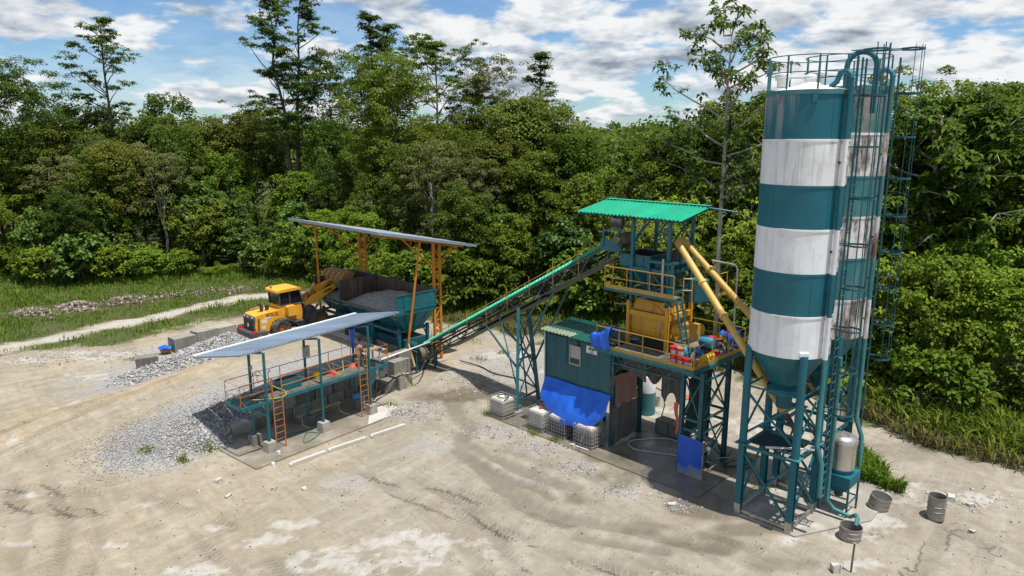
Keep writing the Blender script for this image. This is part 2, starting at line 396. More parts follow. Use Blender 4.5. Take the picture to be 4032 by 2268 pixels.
def leaf_mat(name, dark, mid, light, trans=0.36, rough=0.55, hue=0.018, spec=0.14):
    m, nt, bs = new_mat(name)
    g = nd(nt, 'ShaderNodeNewGeometry'); oi = nd(nt, 'ShaderNodeObjectInfo')
    c = ramp(nt, g.outputs['Random Per Island'], [(0.0, dark), (0.45, mid), (0.97, light)])
    big = pos_noise(nt, 0.35, 3)
    c = mixc(nt, ramp(nt, big, [(0.35, 0.0), (0.75, 0.55)]), c, light)
    h = nd(nt, 'ShaderNodeHueSaturation')
    mr = nd(nt, 'ShaderNodeMapRange'); mr.inputs[3].default_value = 0.5 - hue; mr.inputs[4].default_value = 0.5 + hue
    nt.links.new(oi.outputs['Random'], mr.inputs[0]); nt.links.new(mr.outputs[0], h.inputs['Hue'])
    mv = nd(nt, 'ShaderNodeMapRange'); mv.inputs[3].default_value = 0.72; mv.inputs[4].default_value = 1.28
    rr = nd(nt, 'ShaderNodeMath', operation='FRACT'); m7 = nd(nt, 'ShaderNodeMath', operation='MULTIPLY'); m7.inputs[1].default_value = 7.13
    nt.links.new(oi.outputs['Random'], m7.inputs[0]); nt.links.new(m7.outputs[0], rr.inputs[0]); nt.links.new(rr.outputs[0], mv.inputs[0])
    nt.links.new(mv.outputs[0], h.inputs['Value']); nt.links.new(c, h.inputs['Color'])
    nt.links.new(h.outputs[0], bs.inputs['Base Color']); bs.inputs['Roughness'].default_value = rough
    bs.inputs['Specular IOR Level'].default_value = spec
    tr = nd(nt, 'ShaderNodeBsdfTranslucent'); nt.links.new(mixc(nt, 0.35, h.outputs[0], light), tr.inputs[0])
    mx = nd(nt, 'ShaderNodeMixShader'); mx.inputs[0].default_value = trans
    nt.links.new(bs.outputs[0], mx.inputs[1]); nt.links.new(tr.outputs[0], mx.inputs[2])
    nt.links.new(mx.outputs[0], nt.nodes['Material Output'].inputs[0])
    return m
M['leaf'] = leaf_mat('leaf_green', (0.036, 0.068, 0.009), (0.092, 0.152, 0.015), (0.180, 0.245, 0.026))
M['leaf_dark'] = leaf_mat('leaf_dark_green', (0.026, 0.054, 0.009), (0.064, 0.116, 0.014), (0.128, 0.182, 0.024))
M['leaf_olive'] = leaf_mat('leaf_olive', (0.046, 0.068, 0.011), (0.112, 0.150, 0.020), (0.200, 0.228, 0.040))
M['leaf_lime'] = leaf_mat('leaf_bright', (0.056, 0.104, 0.010), (0.138, 0.222, 0.016), (0.240, 0.322, 0.033))
M['leaf_grey'] = leaf_mat('leaf_greyish', (0.060, 0.076, 0.021), (0.125, 0.152, 0.039), (0.205, 0.225, 0.072))
M['leaf_big'] = leaf_mat('leaf_glossy', (0.028, 0.064, 0.011), (0.070, 0.136, 0.017), (0.130, 0.210, 0.029), 0.30, 0.45, spec=0.3)
M['grass'] = leaf_mat('grass_green', (0.035, 0.072, 0.007), (0.100, 0.168, 0.014), (0.19, 0.26, 0.032), 0.25, 0.65)
M['grass_dry'] = leaf_mat('grass_dry', (0.060, 0.045, 0.025), (0.13, 0.105, 0.045), (0.18, 0.19, 0.05), 0.2, 0.75)
M['bark'] = paint('bark', (0.085, 0.07, 0.052), 0.9, (0.16, 0.145, 0.12), 0.6, 3.0, bmp=0.6)
M['bark_pale'] = paint('pale_bark', (0.33, 0.305, 0.265), 0.85, (0.14, 0.12, 0.10), 0.6, 3.0, bmp=0.4)
# ---------------------------------------------------------------- ground: one sheet to the horizon
def dist_line(x, y, pts):
    best = np.full(x.shape, 1e9); tt = np.zeros_like(x); acc = 0.0; side = np.zeros_like(x)
    for (x0, y0), (x1, y1) in zip(pts[:-1], pts[1:]):
        dx, dy = x1 - x0, y1 - y0; l = math.hypot(dx, dy)
        t = np.clip(((x - x0) * dx + (y - y0) * dy) / (l * l), 0, 1)
        d = np.hypot(x - x0 - t * dx, y - y0 - t * dy); k = d < best
        best = np.where(k, d, best); tt = np.where(k, acc + t * l, tt)
        side = np.where(k, ((x - x0) * dy - (y - y0) * dx) / l, side); acc += l
    return best, tt, side
def poly_sd(x, y, pts):
    """signed distance, negative inside"""
    n = len(pts); ins = np.zeros(x.shape, bool); best = np.full(x.shape, 1e9)
    for i in range(n):
        (x0, y0), (x1, y1) = pts[i], pts[(i + 1) % n]
        dx, dy = x1 - x0, y1 - y0
        t = np.clip(((x - x0) * dx + (y - y0) * dy) / (dx * dx + dy * dy + 1e-9), 0, 1)
        best = np.minimum(best, np.hypot(x - x0 - t * dx, y - y0 - t * dy))
        c = ((y0 > y) != (y1 > y)) & (x < dx * (y - y0) / (dy + 1e-12) + x0); ins ^= c
    return np.where(ins, -best, best)
FOREST_EDGE = [(-75, 66), (-48, 66), (-42, 65), (-37, 66), (-30.6, 68), (-25.5, 69.5), (-19, 67), (-11.2, 58.5), (-5.9, 55), (0.4, 54), (6.4, 52.5), (11.7, 49), (14.7, 43.5), (16.3, 39), (18.5, 36), (20.5, 34.2), (23, 32.4), (25.5, 30.5), (34, 25), (60, 10)]
GRASS_EDGE = [(-75, 40), (-40, 42), (-32, 42.6), (-29.5, 43.8), (-26.0, 46.0), (-23.6, 50), (-21.0, 54), (-18.5, 57.5), (-14, 57), (-10, 53.5), (-4.6, 51), (-1, 49), (5, 44.2), (8.7, 42.5), (13, 39.5), (16.6, 35), (17, 32.4), (18.7, 29.3), (20.9, 26.8), (26, 22), (40, 8)]
TRACKS = [([(-6.4, 27.3), (-2.7, 23.5), (-0.3, 19.0)], .30), ([(-4.4, 26.9), (-1.3, 24.0), (0.9, 18.5)], .30),
          ([(-20.5, 26.6), (-17.4, 23.0), (-15.2, 19.0)], .28), ([(-15.4, 24.2), (-14.2, 22), (-13, 19.0)], .28), ([(-18.6, 26.2), (-15.7, 22.8), (-14.0, 19.0)], .26),
          ([(-24, 29.4), (-22.2, 34.4), (-19.4, 39.5), (-15.4, 43.6)], .34), ([(-22.8, 27.4), (-20.7, 31.9), (-17.6, 37.2), (-13.6, 42.2)], .34),
          ([(12.0, 19.4), (15.6, 22.9)], .34), ([(13.6, 18.8), (16.6, 22.2)], .3), ([(15.2, 23.4), (16.6, 20.4), (18.4, 18)], .3), ([(16.4, 23.4), (17.6, 20.8), (19.4, 18.8)], .3),
          ([(-27, 34), (-24.6, 30.2), (-22, 26.5)], .34), ([(1.0, 21.6), (3.4, 20.2), (7, 18.2)], .35), ([(0.6, 20.6), (2.8, 19.4), (5.4, 17.6)], .35)]
MUD = [([(-3.1, 35.6), (-3.0, 34.2), (-2.1, 31.6), (-2.35, 29.2), (-0.9, 26.8), (0.5, 24.3), (2.0, 23.1)], .42), ([(-2.0, 29.6), (0.2, 27.2), (2.5, 25.6)], .32), ([(1.4, 23.6), (4.2, 22.6), (7.0, 21.3)], .30), ([(-1.6, 27.6), (1.6, 24.9)], .22), ([(2.2, 22.2), (5.0, 21.3)], .22)]
TREADS = [([(-27, 28.2), (-21.6, 33.2), (-17.4, 39.0), (-14.2, 43.4)], .30), ([(-28, 30.4), (-23.2, 35.0), (-18.6, 41.0), (-15.8, 44.6)], .30), ([(-19.5, 25.4), (-14.2, 25.0), (-9.5, 22.6), (-6.5, 19.4)], .30), ([(-20.2, 24.2), (-14.6, 23.7), (-10.4, 21.6), (-7.8, 19.0)], .30),
          ([(-8.5, 25.8), (-3.6, 24.6), (1.5, 21.4), (5.0, 18.4)], .30), ([(-7.2, 27.0), (-2.4, 25.6), (2.7, 22.4), (6.4, 19.2)], .30), ([(-4.0, 30.2), (-.6, 27.0), (3.6, 23.9), (8.6, 21.2), (13, 19.6)], .32), ([(-2.6, 31.0), (.8, 28.2), (5.0, 24.9), (7.4, 23.4)], .30), ([(18.6, 26.2), (15.8, 23.6), (14.4, 20.2)], .3), ([(17.2, 26.6), (14.6, 23.8), (12.9, 20.4)], .3)]
def ramp_mask(pa, pb, ta, tb, x, y):
    up = np.clip((pa + 9.5) / 13.0, 0, 1) * 1.45
    near_wall = sstep(2.72, 2.98, pb)
    near_slope = np.clip((pb - 1.9) / 2.4, 0, 1); near_low = np.maximum(np.clip((pb - 2.98) / 1.6, 0, 1), .40 * sstep(2.72, 2.98, pb))
    near = np.where(pa > 2.1, near_wall, np.where(pa > -0.35, near_low, near_slope))
    far = 1 - sstep(9.5, 14.5, pb)
    cut = 1 - sstep(-1.25, -0.95, tb) * (ta < 29.0)
    back = 1 - sstep(-0.5, 7.0, tb)
    rightcut = sstep(18.6, 18.9, ta)
    return up * near * far * np.minimum(cut, back) * np.where(pa > 8.5, rightcut, 1.0)
def height(x, y, fine=True):
    pa, pb = PF.loc(x, y); ta, tb = T.loc(x, y)
    z = ramp_mask(pa, pb, ta, tb, x, y)
    z = z + (fbm(x * .18, y * .18, 3, 3) - .5) * .12
    flat = np.clip(1 - np.minimum.reduce([np.maximum(np.abs(ta - 4.5) - 7, np.abs(tb - 1.5) - 3.2), np.hypot(x - 10.5, y - 24.6) - 3.6, np.maximum(np.abs(pa - 2.8) - 4.4, np.abs(pb - .4) - 1.9)]) / 1.2, 0, 1)
    z = z * 1.0 - flat * (fbm(x * .18, y * .18, 3, 3) - .5) * .12 - flat * .012
    def mound(cx, cy, r, h, sx=1.0): return h * np.exp(-(((x - cx) / (r * sx)) ** 2 + ((y - cy) / r) ** 2) * 1.6)
    z = z + mound(-3.2, 38.4, 1.2, .55, 1.4) + mound(-1.9, 37.6, .8, .3, 1.5)
    d, t, _ = dist_line(x, y, [(-21.3, 38.2), (-20.3, 41.2), (-20.0, 43.6), (-19.2, 46.4)])
    rough = fbm(x * 1.6, y * 1.6, 3, 9)
    z = z + .45 * np.exp(-(d / .95) ** 2) * (.6 + .8 * rough)
    for (cx, cy, r, h) in [(-37.2, 53.2, 1.5, .5), (-35.0, 55.4, 1.4, .5), (-32.2, 57.8, 1.5, .4), (-28.5, 60.5, 1.6, .25)]:
        z = z + mound(cx, cy, r, h, 1.3) * (.6 + .8 * rough)
    z = z + mound(-5.2, 33.4, 1.1, .18) * (0.4 + 1.2 * rough)
    if fine:
        for pts, wd in TRACKS:
            d, t, s = dist_line(x, y, pts); m = np.exp(-(d / wd) ** 2)
            z = z - m * .075 + np.exp(-((d - wd * 1.5) / (wd * .5)) ** 2) * .03 * rough
        for pts, wd in MUD:
            d, t, s = dist_line(x, y, pts); m = np.exp(-(d / (wd * 1.4)) ** 2)
            z = z - m * .07 + np.exp(-((d - wd * 1.6) / (wd * .7)) ** 2) * .10 * fbm(x * 3, y * 3, 3, 4) + m * .05 * (fbm(x * 4, y * 4, 3, 14) - .5)
        z = z + ((fbm(x * 2.2, y * 2.2, 4, 21) - .5) * .06 + np.clip(fbm(x * 1.1, y * 1.1, 4, 24) - .60, 0, 1) * .15) * (1 - flat)
    # forest floor and far land rise a little
    sd = poly_sd(x, y, FOREST_EDGE + [(400, 10), (400, 900), (-400, 900), (-400, 66)])
    z = z + np.clip(-sd - 40, 0, 400) * .012
    return z
def hz(x, y): return float(height(np.array([float(x)]), np.array([float(y)]))[0])
def build_ground():
    xs = np.unique(np.concatenate([[-1500, -900, -500, -300, -200, -140, -100, -80], np.arange(-66, -27, .7), np.arange(-27, 21.5, .13), np.arange(21.5, 45, .6), [50, 60, 80, 100, 140, 200, 300, 500, 900, 1500]]))
    ys = np.unique(np.concatenate([[-300, -100, -40, -10, 2, 8, 12], np.arange(14, 46, .13), np.arange(46, 76, .32), [78, 82, 88, 96, 106, 120, 140, 170, 210, 260, 330, 420, 600, 900, 1500, 2500]]))
    X, Y = np.meshgrid(xs, ys); x = X.ravel(); y = Y.ravel(); z = height(x, y)
    nx, ny = len(xs), len(ys)
    me = bpy.data.meshes.new('ground')
    me.vertices.add(nx * ny); me.vertices.foreach_set('co', np.stack([x, y, z], 1).ravel().astype(np.float32))
    i, j = np.meshgrid(np.arange(nx - 1), np.arange(ny - 1)); b = (j * nx + i).ravel()
    q = np.stack([b, b + 1, b + nx + 1, b + nx], 1).astype(np.int32)
    me.loops.add(q.size); me.loops.foreach_set('vertex_index', q.ravel())
    me.polygons.add(len(q)); me.polygons.foreach_set('loop_start', np.arange(0, q.size, 4, dtype=np.int32))
    me.polygons.foreach_set('use_smooth', np.ones(len(q), bool))
    me.update(calc_edges=True)
    pa, pb = PF.loc(x, y); ta, tb = T.loc(x, y)
    n1 = fbm(x * .55, y * .55, 5, 31); n2 = fbm(x * 1.7, y * 1.7, 5, 41); n3 = fbm(x * .22, y * .22, 4, 51)
    n4 = fbm(x * 4.5, y * 4.5, 3, 61)
    nn = (n2 - .5) * 1.1 + (n4 - .5) * .7
    gr = 1 - sstep(-1.2, 1.2, poly_sd(x, y, [(-16.2, 26.6), (-17.6, 27.6), (-17.4, 30.5), (-15.2, 34.0), (-12.5, 37.0), (-9.0, 41.5), (-6.4, 40), (-6.4, 38), (-11.2, 32.2), (-13.0, 29.0), (-14.3, 27.2)]) + nn * 2.2 + (n1 - .5) * 2)
    d, _, _ = dist_line(x, y, [(-21.6, 37.0), (-20.3, 41.2), (-20.0, 43.6), (-18.8, 47.0), (-16.5, 50)])
    gr = np.maximum(gr, 1 - sstep(.6, 2.2, d + nn * 1.8))
    gr = np.maximum(gr, (1 - sstep(-.6, 2.6, poly_sd(x, y, [(-2, 44), (2, 41), (4, 38.5), (1, 37.5), (-3, 40)]) + (n1 - .5) * 5)) * .6)
    gr = np.maximum(gr, (1 - sstep(-1, 2.5, poly_sd(x, y, [(-24, 38), (-20.5, 38), (-18, 48), (-22, 47)]) + (n1 - .5) * 5)) * .55)
    for cx, cy, r in [(-5.2, 33.4, 1.7), (-.8, 31.2, 1.6), (1.2, 29.3, 1.3), (2.6, 27.4, 1.2), (4.3, 25.4, 1.0), (-23, 36, 2.2), (6.2, 24.2, .7), (.4, 26.4, 1.0), (-6.5, 26.0, 1.6), (-3.5, 29.5, 2.2)]:
        gr = np.maximum(gr, (1 - sstep(.1, 1.1, np.hypot(x - cx, y - cy) / r + nn * 1.2)) * .55)
    wet = np.zeros_like(x)
    for cx, cy, rx, ry, s in [(6.0, 28.0, 3.4, 3.0, 1), (7.2, 24.9, 2.2, 1.7, .95), (5.0, 30, 2.6, 2.2, .8), (2.3, 24.9, 1.2, .9, .7), (6.2, 21.9, 2.2, .9, .6), (4.6, 22.7, 1.7, .6, .6), (-2.9, 36.0, 2.6, 1.2, .9), (-.4, 37.0, 2.6, .9, .6), (8.3, 22.6, 1.5, .6, .7), (3.6, 26.9, 2.0, .9, .45), (-.6, 23.2, 2.8, 1.7, .28), (8.6, 20.6, 1.8, .6, .55), (-6, 24.5, 3.4, 1.7, .22), (17, 29, 3.0, 1.9, .4), (13.4, 24.6, 2.4, 1.2, .35), (0, 29, 5, 4, .25), (4, 20, 4, 1.5, .3)]:
        wet = np.maximum(wet, s * (1 - sstep(.35, 1.15, np.hypot((x - cx) / rx, (y - cy) / ry) + (n1 - .5) * 1.2 + (n2 - .5) * .5)))
    wh = np.zeros_like(x)
    for cx, cy, rx, ry in [(-8.2, 21.9, 1.2, .5), (-13.5, 24.3, .8, .4), (-7.6, 23.0, .8, .4), (-5.2, 20.9, 2.6, .9), (11.3, 23.4, 1.7, .9), (15.7, 25.6, 1.4, .9), (11.5, 22.4, 1.2, .5), (13.4, 23.4, 1.2, .7), (-10.4, 22.7, .9, .4), (-13.6, 21.6, .5, .3), (-4.4, 21.9, 1.3, .45), (-31.2, 46.8, 3.4, 1.3), (-28.0, 51.5, 3.0, 1.4), (-24.6, 57.6, 2, 1), (-25.5, 43.0, 3.6, 1.2), (-29.8, 42.2, 2.4, .8), (-24.0, 39.2, 1.8, 1.0), (6.0, 24.2, .5, .35), (10.9, 20.6, .9, .4), (17.2, 24.8, 2.0, .8), (9.3, 22.0, .8, .35), (-22.6, 34.2, 1.6, .6), (14.8, 24.5, 1.2, .5), (8, 30.5, 2.0, 1.0), (7.0, 33.5, 2.4, .9), (11.5, 31.5, 3.0, 1.4), (-1, 43, 2.6, 1.0), (3.5, 40, 2.4, .9), (-2.2, 22.0, 2.6, .8), (-17.0, 21.8, .8, .3), (-18.5, 24.8, .7, .3), (-22, 29.5, 1.2, .4), (3, 19.8, 2.4, .5), (-10, 20.3, 2, .5)]:
        wh = np.maximum(wh, 1 - sstep(.15, 1.15, np.hypot((x - cx) / rx, (y - cy) / ry) + nn * 2.3))
    wh *= .8
    sd = poly_sd(x, y, GRASS_EDGE + [(400, 8), (400, 2600), (-1600, 2600), (-1600, 40)])
    veg = 1 - sstep(-1.6, 1.2, sd + (n1 - .5) * 4.5 + nn)
    trk, _, _ = dist_line(x, y, [(-33, 44.5), (-30.6, 48.4), (-26.9, 53.4), (-23.4, 59.2), (-17, 62)])
    veg = veg * sstep(.4, 1.9, trk + (n1 - .5) * 2.0 + nn)
    wh = np.maximum(wh, (1 - sstep(.1, 1.6, trk + (n1 - .5) * 1.6 + nn)) * .75)
    sand = sstep(.35, -.7, (x + 5.0) / 9.0 + (n3 - .5) * 1.6 + (n1 - .5) * .6) * .42 + .03
    roadd, _, _ = dist_line(x, y, [(-34, 25), (-24.5, 30.0), (-19.6, 36.5), (-15.5, 42.0), (-13.5, 44.5)])
    sand = np.maximum(sand, 1 - sstep(1.8, 3.8, roadd + (n1 - .5) * 2.4) * .92)
    sand = np.maximum(sand, 1 - sstep(.4, 1.5, np.hypot((x + 2.6) / 2.8, (y - 43) / 2.7)))
    mud = np.zeros_like(x)
    for pts, wd in MUD:
        d, _, _ = dist_line(x, y, pts); mud = np.maximum(mud, 1.0 * (1 - sstep(.5, 1.7, d / wd + nn * 1.3)))
    for pts, wd in TRACKS:
        d, t, s = dist_line(x, y, pts); mud = np.maximum(mud, .6 * (1 - sstep(.4, 1.4, d / wd + nn * .8)) * .55)
    tr_s = np.zeros_like(x); tr_t = np.zeros_like(x); tr_m = np.zeros_like(x); near = np.full(x.shape, 1e9)
    for k, (pts, wd) in enumerate(TRACKS + TREADS):
        d, t, s = dist_line(x, y, pts); q = d / wd; b_ = q < near
        L_ = sum(math.hypot(p[0] - r[0], p[1] - r[1]) for p, r in zip(pts[:-1], pts[1:]))
        m_ = (1 - sstep(.75, 1.15, q)) * sstep(0, .8, t) * sstep(0, .8, L_ - t) * (.10 + .90 * sstep(.42, .66, fbm(x * .6 + k * 7, y * .6, 4, 90)))
        tr_s = np.where(b_, s / wd, tr_s); tr_t = np.where(b_, t + k * 3.7, tr_t); tr_m = np.where(b_, m_, tr_m); near = np.minimum(near, q)
    tr_m = tr_m * (1 - np.clip(gr, 0, 1) * .7)
    for nm, arr in (('m1', (gr, wet, wh)), ('m2', (veg, sand, mud)), ('m3', (tr_s, tr_t, tr_m))):
        at = me.color_attributes.new(nm, 'FLOAT_COLOR', 'POINT')
        at.data.foreach_set('color', np.stack([*arr, np.ones_like(x)], 1).ravel().astype(np.float32))
    m, nt, bs = new_mat('yard_ground')
    def att(n):
        a = nd(nt, 'ShaderNodeAttribute'); a.attribute_name = n
        s = nd(nt, 'ShaderNodeSeparateColor'); nt.links.new(a.outputs['Color'], s.inputs[0]); return s.outputs
    A, B = att('m1'), att('m2')
    nf = pos_noise(nt, 3.0, 8, 0.68); nf2 = pos_noise(nt, 0.45, 6, 0.6); nf3 = pos_noise(nt, 22, 6, 0.7)
    def edge(src, w=0.5):
        a = nd(nt, 'ShaderNodeMath', operation='MULTIPLY_ADD'); a.inputs[1].default_value = w
        nt.links.new(nf, a.inputs[0]); nt.links.new(src, a.inputs[2])
        s = nd(nt, 'ShaderNodeMath', operation='SUBTRACT'); s.inputs[1].default_value = w * .5; nt.links.new(a.outputs[0], s.inputs[0]); return s.outputs[0]
    def streak(rot, sx, sy):
        g0 = nd(nt, 'ShaderNodeNewGeometry'); mp = nd(nt, 'ShaderNodeMapping'); mp.vector_type = 'TEXTURE'; mp.inputs['Rotation'].default_value = (0, 0, rot); mp.inputs['Scale'].default_value = (1 / sx, 1 / sy, 1)
        nt.links.new(g0.outputs['Position'], mp.inputs[0]); n = nd(nt, 'ShaderNodeTexNoise'); n.inputs['Scale'].default_value = 1.0; n.inputs['Detail'].default_value = 7; n.inputs['Roughness'].default_value = .62; n.inputs['Distortion'].default_value = .4
        nt.links.new(mp.outputs[0], n.inputs['Vector']); return n.outputs[0]
    s1_ = streak(-0.85, .30, 2.4); s2_ = streak(0.88, .25, 2.0)
    grey = ramp(nt, nf2, [(.28, (.255, .224, .168)), (.52, (.322, .288, .224)), (.75, (.378, .345, .276))])
    tan = ramp(nt, nf2, [(.28, (.335, .258, .152)), (.55, (.395, .312, .195)), (.75, (.435, .362, .245))])
    c = mixc(nt, ramp(nt, edge(B[1], .6), [(.15, 0.), (.85, 1.)]), grey, tan)
    dmp = pos_noise(nt, .23, 9, .68); dm2 = pos_noise(nt, 1.05, 9, .72)
    c = mixc(nt, ramp(nt, dmp, [(.40, .40), (.58, 0.0)]), c, (.205, .180, .136))
    c = mixc(nt, ramp(nt, dm2, [(.36, .36), (.50, 0.0)]), c, (.185, .160, .118))
    c = mixc(nt, ramp(nt, dm2, [(.54, 0.), (.66, .50)]), c, (.42, .395, .345))
    c = mixc(nt, ramp(nt, s1_, [(.36, .40), (.50, 0.0)]), c, (.190, .162, .118))
    c = mixc(nt, ramp(nt, s2_, [(.50, 0.), (.72, .40)]), c, (.47, .44, .38))
    c = mixc(nt, ramp(nt, nf, [(.36, 0.30), (.60, 0.0)]), c, (.185, .158, .115))
    c = mixc(nt, ramp(nt, nf3, [(.54, 0.), (.74, .34)]), c, (.48, .455, .40))
    vo = nd(nt, 'ShaderNodeTexVoronoi'); vo.inputs['Scale'].default_value = 17.0; vo.inputs['Randomness'].default_value = 1.0
    g = nd(nt, 'ShaderNodeNewGeometry'); nt.links.new(g.outputs['Position'], vo.inputs['Vector'])
    vs = nd(nt, 'ShaderNodeSeparateColor'); nt.links.new(vo.outputs['Color'], vs.inputs[0])
    stone = ramp(nt, vs.outputs[0], [(0., (.25, .25, .25)), (.5, (.37, .37, .37)), (1., (.50, .495, .485))])
    stone = mixc(nt, ramp(nt, vo.outputs['Distance'], [(.3, 0.), (.65, .5)]), stone, (.18, .176, .165))
    gf = ramp(nt, edge(A[0], .9), [(.12, 0.), (.85, .88)])
    c = mixc(nt, gf, c, stone)
    c = mixc(nt, ramp(nt, edge(A[2], 1.2), [(.30, 0.), (1.05, .85)]), c, mixc(nt, nf3, (.36, .345, .31), (.56, .55, .52)))
    c = mixc(nt, ramp(nt, edge(B[2], .8), [(.15, 0.), (.95, .62)]), c, (.150, .130, .100))
    tat = nd(nt, 'ShaderNodeAttribute'); tat.attribute_name = 'm3'; tse = nd(nt, 'ShaderNodeSeparateColor'); nt.links.new(tat.outputs['Color'], tse.inputs[0])
    ab = nd(nt, 'ShaderNodeMath', operation='ABSOLUTE'); nt.links.new(tse.outputs[0], ab.inputs[0])
    m1_ = nd(nt, 'ShaderNodeMath', operation='MULTIPLY'); m1_.inputs[1].default_value = 5.0; nt.links.new(ab.outputs[0], m1_.inputs[0])
    m2_ = nd(nt, 'ShaderNodeMath', operation='MULTIPLY_ADD'); m2_.inputs[1].default_value = 31.0; nt.links.new(tse.outputs[1], m2_.inputs[0]); nt.links.new(m1_.outputs[0], m2_.inputs[2])
    sn = nd(nt, 'ShaderNodeMath', operation='SINE'); nt.links.new(m2_.outputs[0], sn.inputs[0])
    trd = nd(nt, 'ShaderNodeMath', operation='MULTIPLY'); nt.links.new(ramp(nt, sn.outputs[0], [(.35, 1.0), (.6, 0.0)]), trd.inputs[0]); nt.links.new(tse.outputs[2], trd.inputs[1])
    tb_ = nd(nt, 'ShaderNodeMath', operation='MULTIPLY'); nt.links.new(trd.outputs[0], tb_.inputs[0]); nt.links.new(ramp(nt, nf, [(.30, .25), (.60, .85)]), tb_.inputs[1])
    c = mixc(nt, tb_.outputs[0], c, mixc(nt, .58, c, (.120, .100, .072)))  # tread groove shade put into the colour, as relief shading is weak
    wf = ramp(nt, edge(A[1], .6), [(.15, 0.), (.80, 1.)])
    c = mixc(nt, wf, c, mixc(nt, .72, c, (.120, .100, .068)))
    vg = ramp(nt, edge(B[0], .9), [(.2, 0.), (.75, 1.)])
    c = mixc(nt, vg, c, ramp(nt, nf, [(.3, (.035, .040, .012)), (.6, (.080, .098, .022)), (.8, (.17, .145, .085))]))
    nt.links.new(c, bs.inputs['Base Color'])
    r = ramp(nt, wf, [(0., .92), (.5, .55), (1., .16)]); nt.links.new(r, bs.inputs['Roughness'])
    bs.inputs['Specular IOR Level'].default_value = 0.4
    hgt = nd(nt, 'ShaderNodeMath', operation='MULTIPLY_ADD'); hgt.inputs[1].default_value = .35; nt.links.new(nf3, hgt.inputs[0]); tsub = nd(nt, 'ShaderNodeMath', operation='MULTIPLY_ADD'); tsub.inputs[1].default_value = -.45; nt.links.new(trd.outputs[0], tsub.inputs[0]); nt.links.new(nf, tsub.inputs[2]); nt.links.new(tsub.outputs[0], hgt.inputs[2])
    st = nd(nt, 'ShaderNodeMath', operation='MULTIPLY'); nt.links.new(vo.outputs['Distance'], st.inputs[0]); nt.links.new(gf, st.inputs[1])
    h2 = nd(nt, 'ShaderNodeMath', operation='SUBTRACT'); nt.links.new(hgt.outputs[0], h2.inputs[0]); nt.links.new(st.outputs[0], h2.inputs[1])
    dry = nd(nt, 'ShaderNodeMath', operation='SUBTRACT'); dry.inputs[0].default_value = 1.02; nt.links.new(wf, dry.inputs[1])
    hh = nd(nt, 'ShaderNodeMath', operation='MULTIPLY'); nt.links.new(h2.outputs[0], hh.inputs[0]); nt.links.new(dry.outputs[0], hh.inputs[1])
    bump(nt, bs, hh.outputs[0], 0.8, 0.06)
    me.materials.append(m)
    o = bpy.data.objects.new('ground', me); COL.objects.link(o)
    tag(o, 'sandy grey working yard of mud, gravel and wet patches', None, None, 'structure')
build_ground()
# ---------------------------------------------------------------- forest
def unit(v): return v / (np.linalg.norm(v, axis=-1, keepdims=True) + 1e-9)
def leaves_mesh(name, P, Nrm, Lg, Wd, droop, rs, mats, fold=.18):
    """one folded four-corner leaf per row"""
    n = len(P); r = rs.normal(size=(n, 3)); d = unit(np.cross(Nrm, r)); d[:, 2] -= droop; d = unit(d)
    s = unit(np.cross(Nrm, d)); nn = np.cross(d, s)
    L = (Lg * (0.7 + .6 * rs.random(n)))[:, None]; Wv = L * Wd
    a = P; b = P + d * L * .45 + s * Wv * .5 + nn * L * fold; c = P + d * L; e = P + d * L * .45 - s * Wv * .5 + nn * L * fold
    co = np.stack([a, b, c, e], 1).reshape(-1, 3).astype(np.float32)
    return quads_mesh(name, co, n, mats)
def quads_mesh(name, co, n, mats):
    me = bpy.data.meshes.new(name)
    me.vertices.add(n * 4); me.vertices.foreach_set('co', co.ravel())
    me.loops.add(n * 4); me.loops.foreach_set('vertex_index', np.arange(n * 4, dtype=np.int32))
    me.polygons.add(n); me.polygons.foreach_set('loop_start', np.arange(0, n * 4, 4, dtype=np.int32))
    me.update(calc_edges=True)
    for m in mats: me.materials.append(m)
    return me
def clump_leaves(C, R, per, rs, up=.75, flat=.75, shell=.55):
    """leaves on the outside of small clumps: C (k,3) centres, R (k,) radii"""
    k = len(C); idx = np.repeat(np.arange(k), per); n = len(idx)
    dr = unit(rs.normal(size=(n, 3))); dr[:, 2] = np.where(dr[:, 2] < -.35, -dr[:, 2], dr[:, 2])
    rad = (shell + (1 - shell) * rs.random(n)) * R[idx]
    P = C[idx] + dr * rad[:, None] * np.array([1, 1, flat])
    Nn = unit(dr * .55 + np.array([0, 0, up]) + rs.normal(size=(n, 3)) * .38)
    return P, Nn
def limb_mesh(name, paths, mat):
    mb = MB()
    for pts, r0, r1 in paths: mb.tube(pts, r0, 6, True, r1)
    me = mb.mesh(name, smooth=True); me.materials.append(mat); return me
def wob(p, q, k, amp, rs):
    p = np.array(p, float); q = np.array(q, float)
    return [tuple(p + (q - p) * i / k + (rs.normal(size=3) * amp * (0 < i < k))) for i in range(k + 1)]
VAR = {}
def variant(key, crown, trunk): VAR[key] = (crown, trunk)
